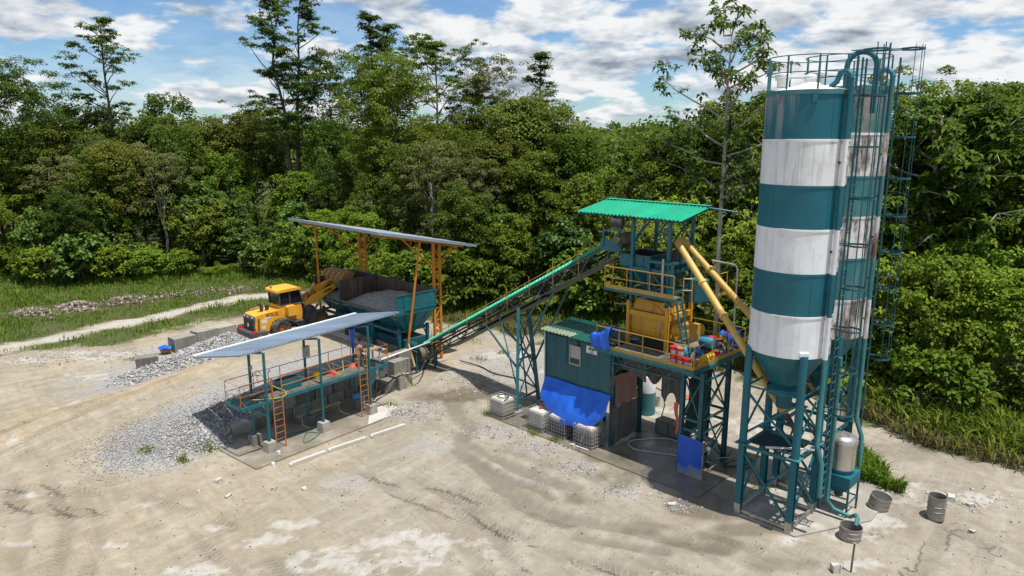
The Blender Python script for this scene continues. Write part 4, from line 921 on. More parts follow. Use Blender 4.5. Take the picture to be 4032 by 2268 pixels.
def silo(name, label, C, zs, r, mats, seams, ring_mats, top_mat, front=True):
    C = Vector((C[0], C[1], 0)); t = thing(name, label, 'silo', C, 'cement silos')
    a, b = T.a, T.b; h = .95
    # shell courses: top course first
    for i in range(6):
        z1, z0 = zs[i], zs[i + 1]
        rr = r + (.004 if i % 2 else 0)
        mb = MB().lathe(C, [(rr, z0), (rr, z1)], 72)
        o = mb.build('shell_ring', ring_mats[i], t, smooth=True)
        lip = MB().lathe(C, [(rr, z1 - .075), (rr + .018, z1 - .07), (rr + .018, z1 - .005), (rr, z1)], 72)
        lip.build('ring_flange', ring_mats[i] if i != 1 else M['silo_white'], o, autosmooth=40)
        if i in seams:      # vertical weld seams
            for ang in seams[i]:
                d = Vector((math.cos(ang), math.sin(ang), 0)); s = Vector((-d.y, d.x, 0))
                MB().beam(C + d * (rr + .002) + V(0, 0, z0 + .03), C + d * (rr + .002) + V(0, 0, z1 - .09), .012, .02, up=s).build('weld_seam', ring_mats[i], o)
    # rim and roof
    MB().lathe(C, [(r + .03, zs[0] - .13), (r + .03, zs[0] + .01), (r - .02, zs[0] + .012)], 72).build('top_rim', M['teal_light'], t, autosmooth=40)
    rf = MB().lathe(C, [(r, zs[0]), (.32, zs[0] + .22), (.28, zs[0] + .28), (0.01, zs[0] + .28)], 24).build('roof', top_mat, t)
    for ang, d, sc in ((2.75, .85, 1.0), (1.2, .95, .8)):
        p = C + V(math.cos(ang) * d, math.sin(ang) * d, zs[0] + .16)
        MB().lathe(p, [(.17 * sc, 0), (.17 * sc, .22), (.23 * sc, .22), (.23 * sc, .30), (.25 * sc, .31), (.25 * sc, .40), (.2 * sc, .45), (0.01, .47)], 20).build('filter_vent', M['white'], rf, autosmooth=35)
    # railing
    zr = zs[0] + .02; n = 9; pts = [C + V(math.cos(2 * math.pi * i / n + .3), math.sin(2 * math.pi * i / n + .3), 0) * (r + .01) for i in range(n)]
    rl = MB()
    for zz in (.52, 1.02):
        q = [C + V(math.cos(2 * math.pi * i / 40), math.sin(2 * math.pi * i / 40), 0) * (r + .01) + V(0, 0, zr + zz) for i in range(41)]
        rl.tube(q, .017, 6, False)
    R = rl.build('railing', M['teal_dark'], t, smooth=True)
    pm = MB().beam((0, 0, 0), (0, 0, 1.03), .045, .045).mesh('railing_post'); pm.materials.append(M['teal_light'])
    for p in pts: place(pm, 'railing_post', R, p + V(0, 0, zr))
    # discharge cone
    zb = zs[6]
    MB().lathe(C, [(r, zb), (.46, 4.98), (.52, 4.92), (.52, 4.72), (.30, 4.70), (.26, 4.35), (.26, 4.15)], 48).build('discharge_cone', M['teal'], t, autosmooth=30)
    MB().lathe(C, [(.56, 4.95), (.62, 4.93), (.62, 4.70), (.50, 4.68)], 40).build('cone_collar', M['silo_teal'], t, autosmooth=40)
    # legs: tubes above, box columns below
    zm = 2.78
    feet = [(1, -1), (-1, -1), (-1, 1), (1, 1)]
    P = [C + a * (sx * h) + b * (sy * h) for sx, sy in feet]
    for p in P:
        lg = MB().tube([p + V(0, 0, zm + .03), p + V(0, 0, zb + .12)], .135, 16).build('leg', M['silo_teal'], t, autosmooth=50)
        MB().box(p + V(0, 0, zm + .012), (.44, .44, .03), a, b).build('base_plate', M['teal_light'], lg)
        for s in (-1, 1):
            MB().prism([p + a * .02 * s + b * .13 + V(0, 0, zm + .03), p + a * .02 * s + b * .22 + V(0, 0, zm + .03), p + a * .02 * s + b * .13 + V(0, 0, zm + .2)], a * .012).build('gusset', M['silo_teal'], lg)
        tow = (C - p).normalized()
        MB().box(p + V(0, 0, zb + .16) + tow * .06, (.30, .20, .14), Vector((-tow.y, tow.x, 0)), tow).build('leg_bracket', ring_mats[5], lg)
        lo = MB()
        lo.box(p + V(0, 0, zm / 2 - .015) + b * .105, (.22, .016, zm - .03), a, b).box(p + V(0, 0, zm / 2 - .015) - b * .105, (.22, .016, zm - .03), a, b).box(p + V(0, 0, zm / 2 - .015), (.014, .194, zm - .03), a, b)
        ll = lo.build('lower_column', M['silo_teal'], t)
        sh = MB()
        for s in (-1, 1): sh.box(p + V(0, 0, .21) + b * (s * .105), (.226, .022, .46), a, b)
        sh.build('column_shoe', M['steel'], ll)
    for i in range(4):
        p, q = P[i], P[(i + 1) % 4]; d = (q - p).normalized()
        part_beam(t, 'tie_beam', p + d * .1 + V(0, 0, zm - .10), q - d * .1 + V(0, 0, zm - .10), .08, .12, M['teal'])
        part_beam(t, 'sill_beam', p + d * .1 + V(0, 0, .16), q - d * .1 + V(0, 0, .16), .07, .10, M['steel'])
        nrm = Vector((-d.y, d.x, 0)) * .03
        part_beam(t, 'brace', p + nrm + V(0, 0, .35), q + nrm + V(0, 0, zm - .25), .07, .07, M['teal'])
        part_beam(t, 'brace', q - nrm + V(0, 0, .35), p - nrm + V(0, 0, zm - .25), .07, .07, M['teal'])
        part_tube(t, 'brace', [p + nrm + V(0, 0, zm + .35), q + nrm + V(0, 0, 4.75)], .042, M['teal'], 8)
        part_tube(t, 'brace', [q - nrm + V(0, 0, zm + .35), p - nrm + V(0, 0, 4.75)], .042, M['teal'], 8)
        part_tube(t, 'tie_tube', [p + V(0, 0, 4.95), q + V(0, 0, 4.95)], .038, M['teal'], 8)
        if i in (2, 3): part_tube(t, 'brace', [p + V(0, 0, 5.05), q + V(0, 0, 6.2)], .038, M['teal'], 8)
    return t
C1 = (9.63, 23.76); C2 = (11.74, 25.86)
Z1 = [14.93, 13.44, 12.0, 10.61, 9.17, 7.75, 6.31]; Z2 = [15.17, 13.64, 12.2, 10.8, 9.34, 7.84, 6.40]
s1 = silo('cement_silo', 'nearer teal and white banded cement silo with clean paint', C1, Z1, 1.33, None, {0: [4.9], 1: [4.55], 2: [3.65, 5.0], 4: [4.75]},
          [M['silo_top'], M['silo_white_streaked'], M['silo_teal'], M['silo_white'], M['silo_teal'], M['silo_white']], M['white'])
s2 = silo('cement_silo', 'farther cement silo with peeling, brown-stained bands', C2, Z2, 1.37, None, {1: [4.8], 3: [5.4]},
          [M['old_teal_grey'], M['old_white'], M['old_teal'], M['old_white'], M['old_teal'], M['old_white']], M['old_white'])
def silo_fittings(t, C, zs, r, ang_pipe, ang_lad, z_low_lad, hoops, old):
    C = Vector((C[0], C[1], 0))
    def at(ang, d, z): return C + V(math.cos(ang) * d, math.sin(ang) * d, z)
    # fill pipe up the shell with goose-neck onto the roof; painted with the bands
    rp = .085; d = r + .17
    cols = [M['old_teal'] if old else M['silo_teal'], M['old_white'] if old else M['silo_white']]
    top = zs[0] + .30
    for i in range(6):
        o = part_tube(t, 'fill_pipe', [at(ang_pipe, d, zs[i + 1]), at(ang_pipe, d, zs[i] if i else top)], rp, cols[i % 2], 12)
    neck = [at(ang_pipe, d, top)] + [at(ang_pipe, d - .26 + .26 * math.cos(x), top + .26 * math.sin(x)) for x in (.5, 1.0, 1.57, 2.2)] + [at(ang_pipe, r - .35, top - .05), at(ang_pipe, r - .55, zs[0] + .12)]
    part_tube(t, 'pipe_neck', neck, rp, cols[0], 12)
    for i in range(1, 6): part_beam(t, 'pipe_bracket', at(ang_pipe, r, (zs[i] + zs[i + 1]) / 2), at(ang_pipe, d - .05, (zs[i] + zs[i + 1]) / 2), .10, .06, M['dark'] if i in (1, 3) else cols[i % 2])
    low = [at(ang_pipe, d, zs[6]), at(ang_pipe, d, 3.3), at(ang_pipe, d + .25, 2.7), at(ang_pipe, d + .28, 1.5)]
    part_tube(t, 'fill_pipe_foot', low, rp, M['teal_light'], 12)
    # vent loop on the roof
    a2 = ang_pipe + (-.30 if old else .62); k = V(math.cos(a2), math.sin(a2), 0)
    o = at(a2, r - .30, zs[0]); loop = [o, o + V(0, 0, .75)] + [o + k * (.42 - .42 * math.cos(x)) + V(0, 0, .75 + .42 * math.sin(x)) for x in [math.pi * i / 10 for i in range(1, 11)]] + [o + k * .84 + V(0, 0, .3), o + k * .84 + V(0, 0, -.7)]
    if not old: part_tube(t, 'vent_pipe', loop, .085, M['teal_light'] if old else M['silo_teal'], 12)
    # lifting lugs under the rim
    for g in (ang_pipe - .75, ang_pipe - 1.6):
        MB().box(at(g, r + .03, zs[0] - .24), (.06, .16, .26), (math.cos(g), math.sin(g), 0), (-math.sin(g), math.cos(g), 0)).build('lifting_lug', M['silo_top'] if not old else M['teal_light'], t)
    out = V(math.cos(ang_lad), math.sin(ang_lad), 0); sd = V(-out.y, out.x, 0)
    ladder_cage(t, at(ang_lad, r + .24, 0), out, sd, z_low_lad, zs[0] + .95, hoops[-1], zs[0] + 1.35, M['teal_dark'], hoops)
silo_fittings(s1, C1, Z1, 1.33, -1.08, -.70, 1.0, [16.1, 14.75, 13.2, 11.6, 10.1, 8.7, 7.3, 5.9, 4.4], False)
silo_fittings(s2, C2, Z2, 1.37, -.86, -.50, 2.6, [16.4, 14.95, 13.5, 12.1, 10.8, 9.5, 8.2, 6.9, 5.6], True)
# deck plate with scrap lying on the nearer silo frame
dp = MB().box(Vector((C1[0], C1[1], 2.80)) - T.b * .15, (1.6, 1.3, .012), T.a, T.b)
dp.build('deck_plate', M['tarp_dark'], s1)
o = MB().beam(Vector((8.9, 23.2, 2.86)), Vector((10.5, 22.95, 2.87)), .10, .04).build('plank', M['white']); tag(o, 'whitish plank lying across the front silo frame', 'plank')
# yellow screw conveyors
def screw(label, p, q, joints):
    p = Vector(p); q = Vector(q); d = (q - p).normalized(); t = thing('screw_conveyor', label, 'screw conveyor', (p.x, p.y, p.z), 'yellow screw conveyors')
    part_tube(t, 'tube', [p, q], .135, M['screw_yellow'], 16)
    for f in joints:
        c = p + (q - p) * f; MB().lathe(c, [(.135, -.05), (.18, -.045), (.18, .045), (.135, .05)], 16, axis=d).build('flange', M['screw_yellow'], t, autosmooth=30)
    MB().tube([p + V(.0, .12, .16), p + (q - p) * .5 + V(.02, .12, .17), q + V(0, .12, .16)], .018, 6).build('power_cable', M['black'], t)
    MB().tube([p - d * .02 + V(0, 0, .0), p - d * .02 + V(0, 0, .5)], .13, 12).build('inlet', M['screw_yellow'], t)
    MB().tube([q - d * .25, q - d * .25 - V(0, 0, .75)], .12, 12).build('outlet', M['dark'], t)
    MB().tube([p - d * .05, p - d * .42], .11, 12).tube([p - d * .42, p - d * .8], .09, 12).build('gear_motor', M['dark'], t)
    return t
screw('nearer yellow screw conveyor from the front silo up to the tower', (9.66, 23.72, 3.95), tuple(T(2.30, 1.95, 9.35)), (.28, .52, .72))
screw('farther yellow screw conveyor from the rear silo up to the tower', (11.66, 25.80, 4.05), tuple(T(2.45, 2.65, 9.30)), (.33, .55, .78))
# dust collector
def dust_collector():
    c = Vector((12.05, 24.05, 0)); t = thing('dust_collector', 'stainless drum dust collector on a teal hopper stand by the silos', 'dust collector', c)
    a, b = T.a, T.b
    MB().lathe(c, [(.44, 1.72), (.44, 2.62), (.455, 2.62), (.455, 2.70)], 40).build('drum', M['stainless'], t, autosmooth=40)
    MB().lathe(c, [(.46, 2.68), (.49, 2.70), (.49, 2.80), (.45, 2.88), (.30, 2.97), (.01, 3.0)], 40).build('lid', M['stainless'], t, autosmooth=35)
    MB().lathe(c, [(.42, 1.55), (.42, 1.73), (.46, 1.73), (.46, 1.70)], 40).build('collar', M['silo_teal'], t, autosmooth=40)
    q = lambda s, z: [c + a * (sx * s) + b * (sy * s) + V(0, 0, z) for sx, sy in ((1, -1), (-1, -1), (-1, 1), (1, 1))]
    m = MB(); A_, B_, D_ = q(.52, 1.56), q(.52, 1.16), q(.12, .72)
    m.poly(A_)
    for X, Y in ((A_, B_), (B_, D_)):
        for i in range(4): m.poly([X[i], X[(i + 1) % 4], Y[(i + 1) % 4], Y[i]])
    m.build('hopper', M['silo_teal'], t)
    MB().lathe(c, [(.15, .60), (.15, .74), (.12, .75)], 16).build('outlet', M['dark'], t)
    for p in q(.49, 0):
        part_beam(t, 'leg', p, p + V(0, 0, 1.2), .06, .06, M['teal_dark'])
    pq = q(.49, .55)
    for i in range(4): part_beam(t, 'stretcher', pq[i], pq[(i + 1) % 4], .04, .04, M['teal_dark'])
    pipe = [c + V(-.62, -.42, 2.2), c + V(-.62, -.42, .62), c + V(-.42, -.62, .36), c + V(.0, -1.0, .26), c + V(.02, -1.35, .52), c + V(-.12, -1.75, .62), c + V(-.22, -1.86, .42)]
    part_tube(t, 'drain_pipe', [c + V(-.62, -.42, 6.0)] + pipe, .075, M['teal_light'], 10)
dust_collector()
# drums
def drum(label, loc, h, r, tilt, mat, fill=None, head=True):
    t = thing('steel_drum', label, 'drum', loc, 'steel drums by the silos')
    prof = [(r * .98, 0), (r, .01)]
    for z in np.linspace(.05, h - .05, 9):
        prof += [(r, z - .012), (r + .012, z), (r, z + .012)] if int(round(z * 100)) % 1 == 0 and (abs(z / h - .34) < .06 or abs(z / h - .66) < .06) else [(r, z)]
    prof += [(r + .012, h - .01), (r + .012, h), (r - .012, h), (r - .014, .04 if fill is None else fill)]
    o = MB().lathe(loc, prof, 28).build('shell', mat, t, autosmooth=35)
    MB().lathe(loc, [(r - .012, .03 if fill is None else fill), (.005, .03 if fill is None else fill + .015)], 28).build('bottom', M['dark'] if fill is None else M['slab_dry'] if fill > .5 else M['dark'], t)
    MB().lathe(loc, [(.001, 0), (r * .98, 0)], 28).build('base', mat, t)
    t.rotation_euler = tilt
    return t
M['drum'] = paint('grey_drum', (0.31, 0.29, 0.265), 0.5, (0.11, 0.08, 0.06), 0.6, 4.0, 0.4, (0.08, 0.06, 0.045), metal=0.4, rust=0.6)
drum('full-height rusty open drum standing alone at the right', (15.33, 23.42, 0), .88, .295, (0, 0, 0), M['drum'])
drum('cut-down drum heaped with pale residue beside the dust collector', (13.62, 24.15, 0.02), .50, .36, (.12, .14, 0), M['drum'], .46)
drum('cut-down open drum catching the drain pipe', (11.63, 22.12, 0), .46, .36, (0, .04, 0), M['drum'])
# ---------------------------------------------------------------- mixing tower
def corr_sheet(mb, O, u, v, n, pitch, depth, nrm, thick=.012):
    """trapezoid corrugated sheet: u across the ribs, v along the ribs, O corner"""
    O = Vector(O); u = Vector(u).normalized(); v = Vector(v); nrm = Vector(nrm).normalized(); prof = []
    for i in range(n):
        x = i * pitch; prof += [(x, 0), (x + pitch * .5, 0), (x + pitch * .62, depth), (x + pitch * .88, depth)]
    prof.append((n * pitch, 0))
    top = [O + u * x + nrm * z for x, z in prof]; k = len(top)
    vs = top + [p + v for p in top] + [p - nrm * thick for p in top] + [p + v - nrm * thick for p in top]
    fs = []
    for i in range(k - 1):
        fs += [(i, i + 1, k + i + 1, k + i), (2 * k + i, 3 * k + i, 3 * k + i + 1, 2 * k + i + 1), (i, 2 * k + i, 2 * k + i + 1, i + 1), (k + i, k + i + 1, 3 * k + i + 1, 3 * k + i)]
    fs += [(0, k, 3 * k, 2 * k), (k - 1, 3 * k - 1, 4 * k - 1, 2 * k - 1)]
    mb.add(vs, fs); return mb
def railing(parent, pts, hgt, mat, post_every=1.2, r=.022, mid=.5, toe=None, toe_mat=None):
    pts = [Vector(p) for p in pts]
    rails = MB()
    for f in (1.0, mid): rails.tube([p + V(0, 0, hgt * f) for p in pts], r, 6)
    R = rails.build('guard_rail', mat, parent, autosmooth=60)
    pm = MB().tube([(0, 0, 0), (0, 0, hgt)], r, 6).mesh('rail_post'); pm.materials.append(mat)
    for p, q in zip(pts[:-1], pts[1:]):
        l = (q - p).length; n = max(1, round(l / post_every))
        for i in range(n): place(pm, 'rail_post', R, p + (q - p) * (i / n))
        if toe: part_beam(R, 'toe_board', p + V(0, 0, toe / 2), q + V(0, 0, toe / 2), .012, toe, toe_mat or mat)
    place(pm, 'rail_post', R, pts[-1])
    return R
def cloth(fn, nu, nv, th=.006):
    mb = MB(); mb.grid(fn, nu, nv); return mb
def tower():
    t = thing('mixing_tower', 'teal steel mixing tower carrying the yellow mixer and green roof', 'mixing tower', T(2.2, 1.5))
    td, tl = M['teal_dark'], M['teal_light']
    # legs
    for (A, B, z1) in [(-.12, .55, 4.42), (.75, .55, 4.42), (-.12, 2.6, 4.42), (.75, 2.6, 4.42), (4.2, .5, 4.42), (4.2, 2.6, 4.42)]:
        m = MB(); p = T(A, B)
        for s in (-1, 1): m.box(T(A, B + s * .085, z1 / 2), (.17, .014, z1), T.a, T.b)
        m.box(T(A, B, z1 / 2), (.012, .156, z1), T.a, T.b).box(T(A, B, .012), (.32, .32, .024), T.a, T.b)
        m.build('leg', td, t)
    # braced leg bay
    for b_ in (.55, 2.6):
        for (z0, z1) in ((.35, 1.8), (2.45, 4.1)):
            part_beam(t, 'brace', T(-.05, b_ - .02, z0), T(.68, b_ - .02, z1), .05, .05, td); part_beam(t, 'brace', T(.68, b_ + .03, z0), T(-.05, b_ + .03, z1), .05, .05, td)
        for z in (1.9, 2.35, 4.2): part_beam(t, 'cross_beam', T(-.05, b_, z), T(.68, b_, z), .06, .10, M['teal'])
    for a_ in (-.12, .75):
        for (z0, z1) in ((.3, 1.75), (2.5, 4.2)):
            part_beam(t, 'brace', T(a_ - .02, .62, z0), T(a_ - .02, 2.53, z1), .05, .05, td); part_beam(t, 'brace', T(a_ + .03, 2.53, z0), T(a_ + .03, .62, z1), .05, .05, td)
        for z in (1.85, 2.4, 4.05): part_beam(t, 'cross_beam', T(a_, .62, z), T(a_, 2.53, z), .06, .09, M['teal'])
    # trusses under the deck
    for b_ in (.35, 2.6):
        part_beam(t, 'truss_chord', T(.85, b_, 3.96), T(4.12, b_, 3.96), .09, .06, td)
        n = 6
        for i in range(n):
            x0 = .9 + 3.2 * i / n; x1 = .9 + 3.2 * (i + 1) / n
            part_beam(t, 'truss_web', T(x0, b_, 3.97 if i % 2 else 4.38), T(x1, b_, 4.38 if i % 2 else 3.97), .045, .045, td)
    # deck
    dk = MB()
    for (a0, a1, b0, b1) in [(0.03, 2.38, .03, 2.05), (2.40, 4.78, .03, 1.25), (0.03, 2.38, 2.07, 4.12), (2.40, 4.78, 3.15, 4.12)]:
        MB().box(T((a0 + a1) / 2, (b0 + b1) / 2, 4.585), (a1 - a0, b1 - b0, .03), T.a, T.b).build('deck_plate', M['deck'], t)
    for p, q in ((T(-.02, 0, 4.5), T(4.85, 0, 4.5)), (T(-.02, 4.16, 4.5), T(4.85, 4.16, 4.5)), (T(0, .05, 4.5), T(0, 4.1, 4.5)), (T(4.83, .05, 4.5), T(4.83, 4.1, 4.5)), (T(2.39, .05, 4.49), T(2.39, 4.1, 4.49)), (T(.04, 2.06, 4.49), T(4.8, 2.06, 4.49))):
        part_beam(t, 'deck_beam', p, q, .10, .15, M['teal'])
    railing(t, [T(4.8, .03, 4.60), T(.03, .03, 4.60), T(.03, 4.12, 4.60), T(4.8, 4.12, 4.60)], .95, M['rail_yellow'], 1.2, .024, .52, .16)
    # mixer frame and upper frame
    for A in (2.2, 4.0):
        for B in (1.35, 3.1):
            part_beam(t, 'upper_column', T(A, B, 6.6), T(A, B, 10.15 + (.38 if B > 2 else 0)), .13, .13, M['teal'])
            MB().box(T(A, B, 6.58), (.22, .22, .03), T.a, T.b).build('splice_plate', td, t)
            MB().box(T(A, B, 8.52), (.20, .20, .03), T.a, T.b).build('splice_plate', td, t)
    for B in (1.35, 3.1):
        for z in (7.08, 8.02): part_beam(t, 'cross_beam', T(2.27, B, z), T(3.93, B, z), .10, .14, M['teal'])
        part_beam(t, 'brace', T(3.95, B - .03, 8.0), T(3.2, B - .03, 7.15), .06, .06, M['teal']); part_beam(t, 'brace', T(2.25, B - .03, 7.15), T(2.95, B - .03, 7.95), .06, .06, M['teal'])
        part_beam(t, 'roof_brace', T(3.95, B, 9.2), T(3.3, B, 10.15), .05, .05, M['teal']); part_beam(t, 'roof_brace', T(2.28, B, 9.2), T(2.85, B, 10.15), .05, .05, M['teal'])
        part_beam(t, 'roof_beam', T(1.65, B, 10.16 + (.37 if B > 2 else 0)), T(6.9, B, 10.16 + (.37 if B > 2 else 0)), .07, .09, td)
    for A in (2.2, 4.0):
        for z in (7.08, 8.02): part_beam(t, 'cross_beam', T(A, 1.42, z), T(A, 3.03, z), .10, .14, M['teal'])
        part_beam(t, 'brace', T(A, 1.42, 9.1), T(A, 2.9, 10.2), .05, .05, M['teal']); part_beam(t, 'brace', T(A, 3.03, 7.2), T(A, 1.5, 7.95), .06, .06, M['teal'])
    # weighing bins
    def rect(a0, a1, b0, b1, z): return [T(a0, b0, z), T(a1, b0, z), T(a1, b1, z), T(a0, b1, z)]
    m = MB(); Q = [rect(3.12, 4.72, 1.42, 3.02, 8.56), rect(3.12, 4.72, 1.42, 3.02, 8.06), rect(3.65, 4.05, 2.0, 2.4, 7.2)]
    for X, Y in zip(Q[:-1], Q[1:]):
        for i in range(4): m.poly([X[i], X[(i + 1) % 4], Y[(i + 1) % 4], Y[i]])
    bn = m.build('aggregate_bin', M['teal'], t)
    m = MB(); Q2 = [rect(3.15, 4.69, 1.45, 2.99, 8.55), rect(3.15, 4.69, 1.45, 2.99, 8.08), rect(3.68, 4.02, 2.03, 2.37, 7.3)]
    for i in range(4): m.poly([Q2[0][i], Q2[0][(i + 1) % 4], Q2[1][(i + 1) % 4], Q2[1][i]]); m.poly([Q2[1][i], Q2[1][(i + 1) % 4], Q2[2][(i + 1) % 4], Q2[2][i]])
    m.build('bin_lining', M['dark'], bn)
    m = MB()
    for p, q in zip(Q[0], Q[0][1:] + Q[0][:1]): m.beam(p, q, .06, .05)
    m.build('bin_rim', td, bn)
    for x in (3.5, 4.1): part_beam(bn, 'bin_rib', T(x, 1.40, 8.08), T(x, 1.40, 8.54), .03, .03, M['teal'])
    m = MB(); Q = [rect(2.32, 3.02, 1.55, 2.9, 8.30), rect(2.32, 3.02, 1.55, 2.9, 7.75), rect(2.6, 2.8, 2.1, 2.4, 7.2)]
    m.poly(Q[0])
    for X, Y in zip(Q[:-1], Q[1:]):
        for i in range(4): m.poly([X[i], X[(i + 1) % 4], Y[(i + 1) % 4], Y[i]])
    m.build('cement_bin', M['teal_dark'], t)
    fr = [T(1.95, 1.25, 8.42), T(3.08, 1.25, 8.42), T(3.08, 2.95, 8.42), T(1.95, 2.95, 8.42)]
    for i in range(4):
        part_beam(t, 'bin_frame', fr[i], fr[(i + 1) % 4], .10, .10, M['teal']); part_beam(t, 'bin_frame_leg', fr[i] - V(0, 0, .05), fr[i] - V(0, 0, 1.2), .09, .09, M['teal'])
    part_tube(t, 'water_pipe', [T(2.35, 1.18, 8.6), T(2.35, 1.18, 6.95)], .06, M['steel'], 10)
    MB().lathe(T(2.3, 2.2, 8.45), [(.28, 0), (.28, .35), (.2, .42), (.01, .44)], 16).build('filter_cap', M['dark'], t, autosmooth=40)
    # upper platform
    MB().box(T(3.22, 1.0, 7.10), (3.46, .62, .03), T.a, T.b).build('upper_deck', M['deck'], t)
    for p, q in ((T(1.48, .70, 7.06), T(4.98, .70, 7.06)), (T(1.48, 1.28, 7.06), T(4.98, 1.28, 7.06)), (T(4.96, .7, 7.06), T(4.96, 1.28, 7.06)), (T(1.5, .7, 7.06), T(1.5, 1.28, 7.06))): part_beam(t, 'deck_beam', p, q, .06, .10, M['teal'])
    for A in (1.9, 4.3): part_beam(t, 'bracket', T(A, .75, 7.0), T(A, 1.32, 6.62), .05, .05, td)
    railing(t, [T(4.95, 1.28, 7.13), T(4.95, .70, 7.13), T(1.50, .70, 7.13)], .93, M['rail_yellow'], 1.15, .024, .5, .16)
    railing(t, [T(1.28, 1.05, 7.0), T(1.0, 1.25, 7.0)], .95, M['rail_yellow'], .8, .024, .5)
    railing(t, [T(.75, 2.9, 7.0), T(.75, 3.6, 7.0)], .95, M['rail_yellow'], .8, .024, .5, .14)
    # access ladder
    l0, l1 = T(.64, .62, 4.62), T(1.2, .62, 7.2)
    lad = MB()
    for s in (-.2, .2): lad.beam(l0 + T.b * s, l1 + T.b * s, .05, .07)
    L = lad.build('access_ladder', M['teal'], t)
    for i in range(9):
        f = .06 + .11 * i; p = l0 + (l1 - l0) * f; part_beam(L, 'rung', p - T.b * .19, p + T.b * .19, .05, .03, tl)
    # water tank
    c = T(1.15, 2.0)
    m = MB(); n = 10
    R = [[c + V(math.cos(2 * math.pi * (i + .5) / n) * .42, math.sin(2 * math.pi * (i + .5) / n) * .42, z) for i in range(n)] for z in (6.95, 7.82)]
    m.poly(R[1]); m.poly(R[0][::-1])
    for i in range(n): m.poly([R[0][i], R[0][(i + 1) % n], R[1][(i + 1) % n], R[1][i]])
    m.build('water_tank', M['teal'], t)
    MB().lathe(c + V(0, 0, 7.83), [(.12, 0), (.12, .1), (.02, .12)], 10).build('tank_fitting', M['white'], t)
    for s in (-.3, .3): part_beam(t, 'tank_bracket', T(1.15 + s, 1.55, 6.9), T(1.15 + s, 2.45, 6.9), .06, .06, td)
    part_beam(t, 'tank_bracket', T(.8, 2.0, 6.84), T(2.2, 2.0, 6.84), .06, .06, td)
    part_tube(t, 'conduit', [T(.95, 2.6, 8.55), T(.30, 3.35, 8.35), T(.22, 3.42, 8.2), T(.22, 3.42, 4.6)], .04, M['steel'], 8)
    # roof sheets
    us = T.a; vv = T.b * 2.30 + V(0, 0, .42); nr = vv.cross(us).normalized()
    if nr.z < 0: nr = -nr
    for i in range(7):
        mb = corr_sheet(MB(), T(1.60 + i * .765, 1.14, 10.22 + .012 * (i % 2)), us, vv, 4, .19125, .045, nr)
        mb.build('roof_sheet', M['green_roof'], t)
    part_beam(t, 'ridge_cap', T(1.6, 3.40, 10.69), T(6.95, 3.40, 10.69), .30, .02, M['green_roof'])
    for A in (1.7, 2.2, 3.1, 4.0, 5.0, 6.0, 6.8): part_beam(t, 'rafter', T(A, 1.2, 10.14), T(A, 3.35, 10.53), .05, .07, td)
    part_tube(t, 'overhead_bracket', [T(1.55, 3.3, 10.6), T(.6, 3.9, 10.45)], .04, M['teal'], 8)
    return t
M['deck'] = paint('chequer_plate', (0.16, 0.155, 0.135), 0.6, (0.30, 0.28, 0.24), 0.7, 1.8, metal=0.3, bmp=0.3)
TOWER = tower()
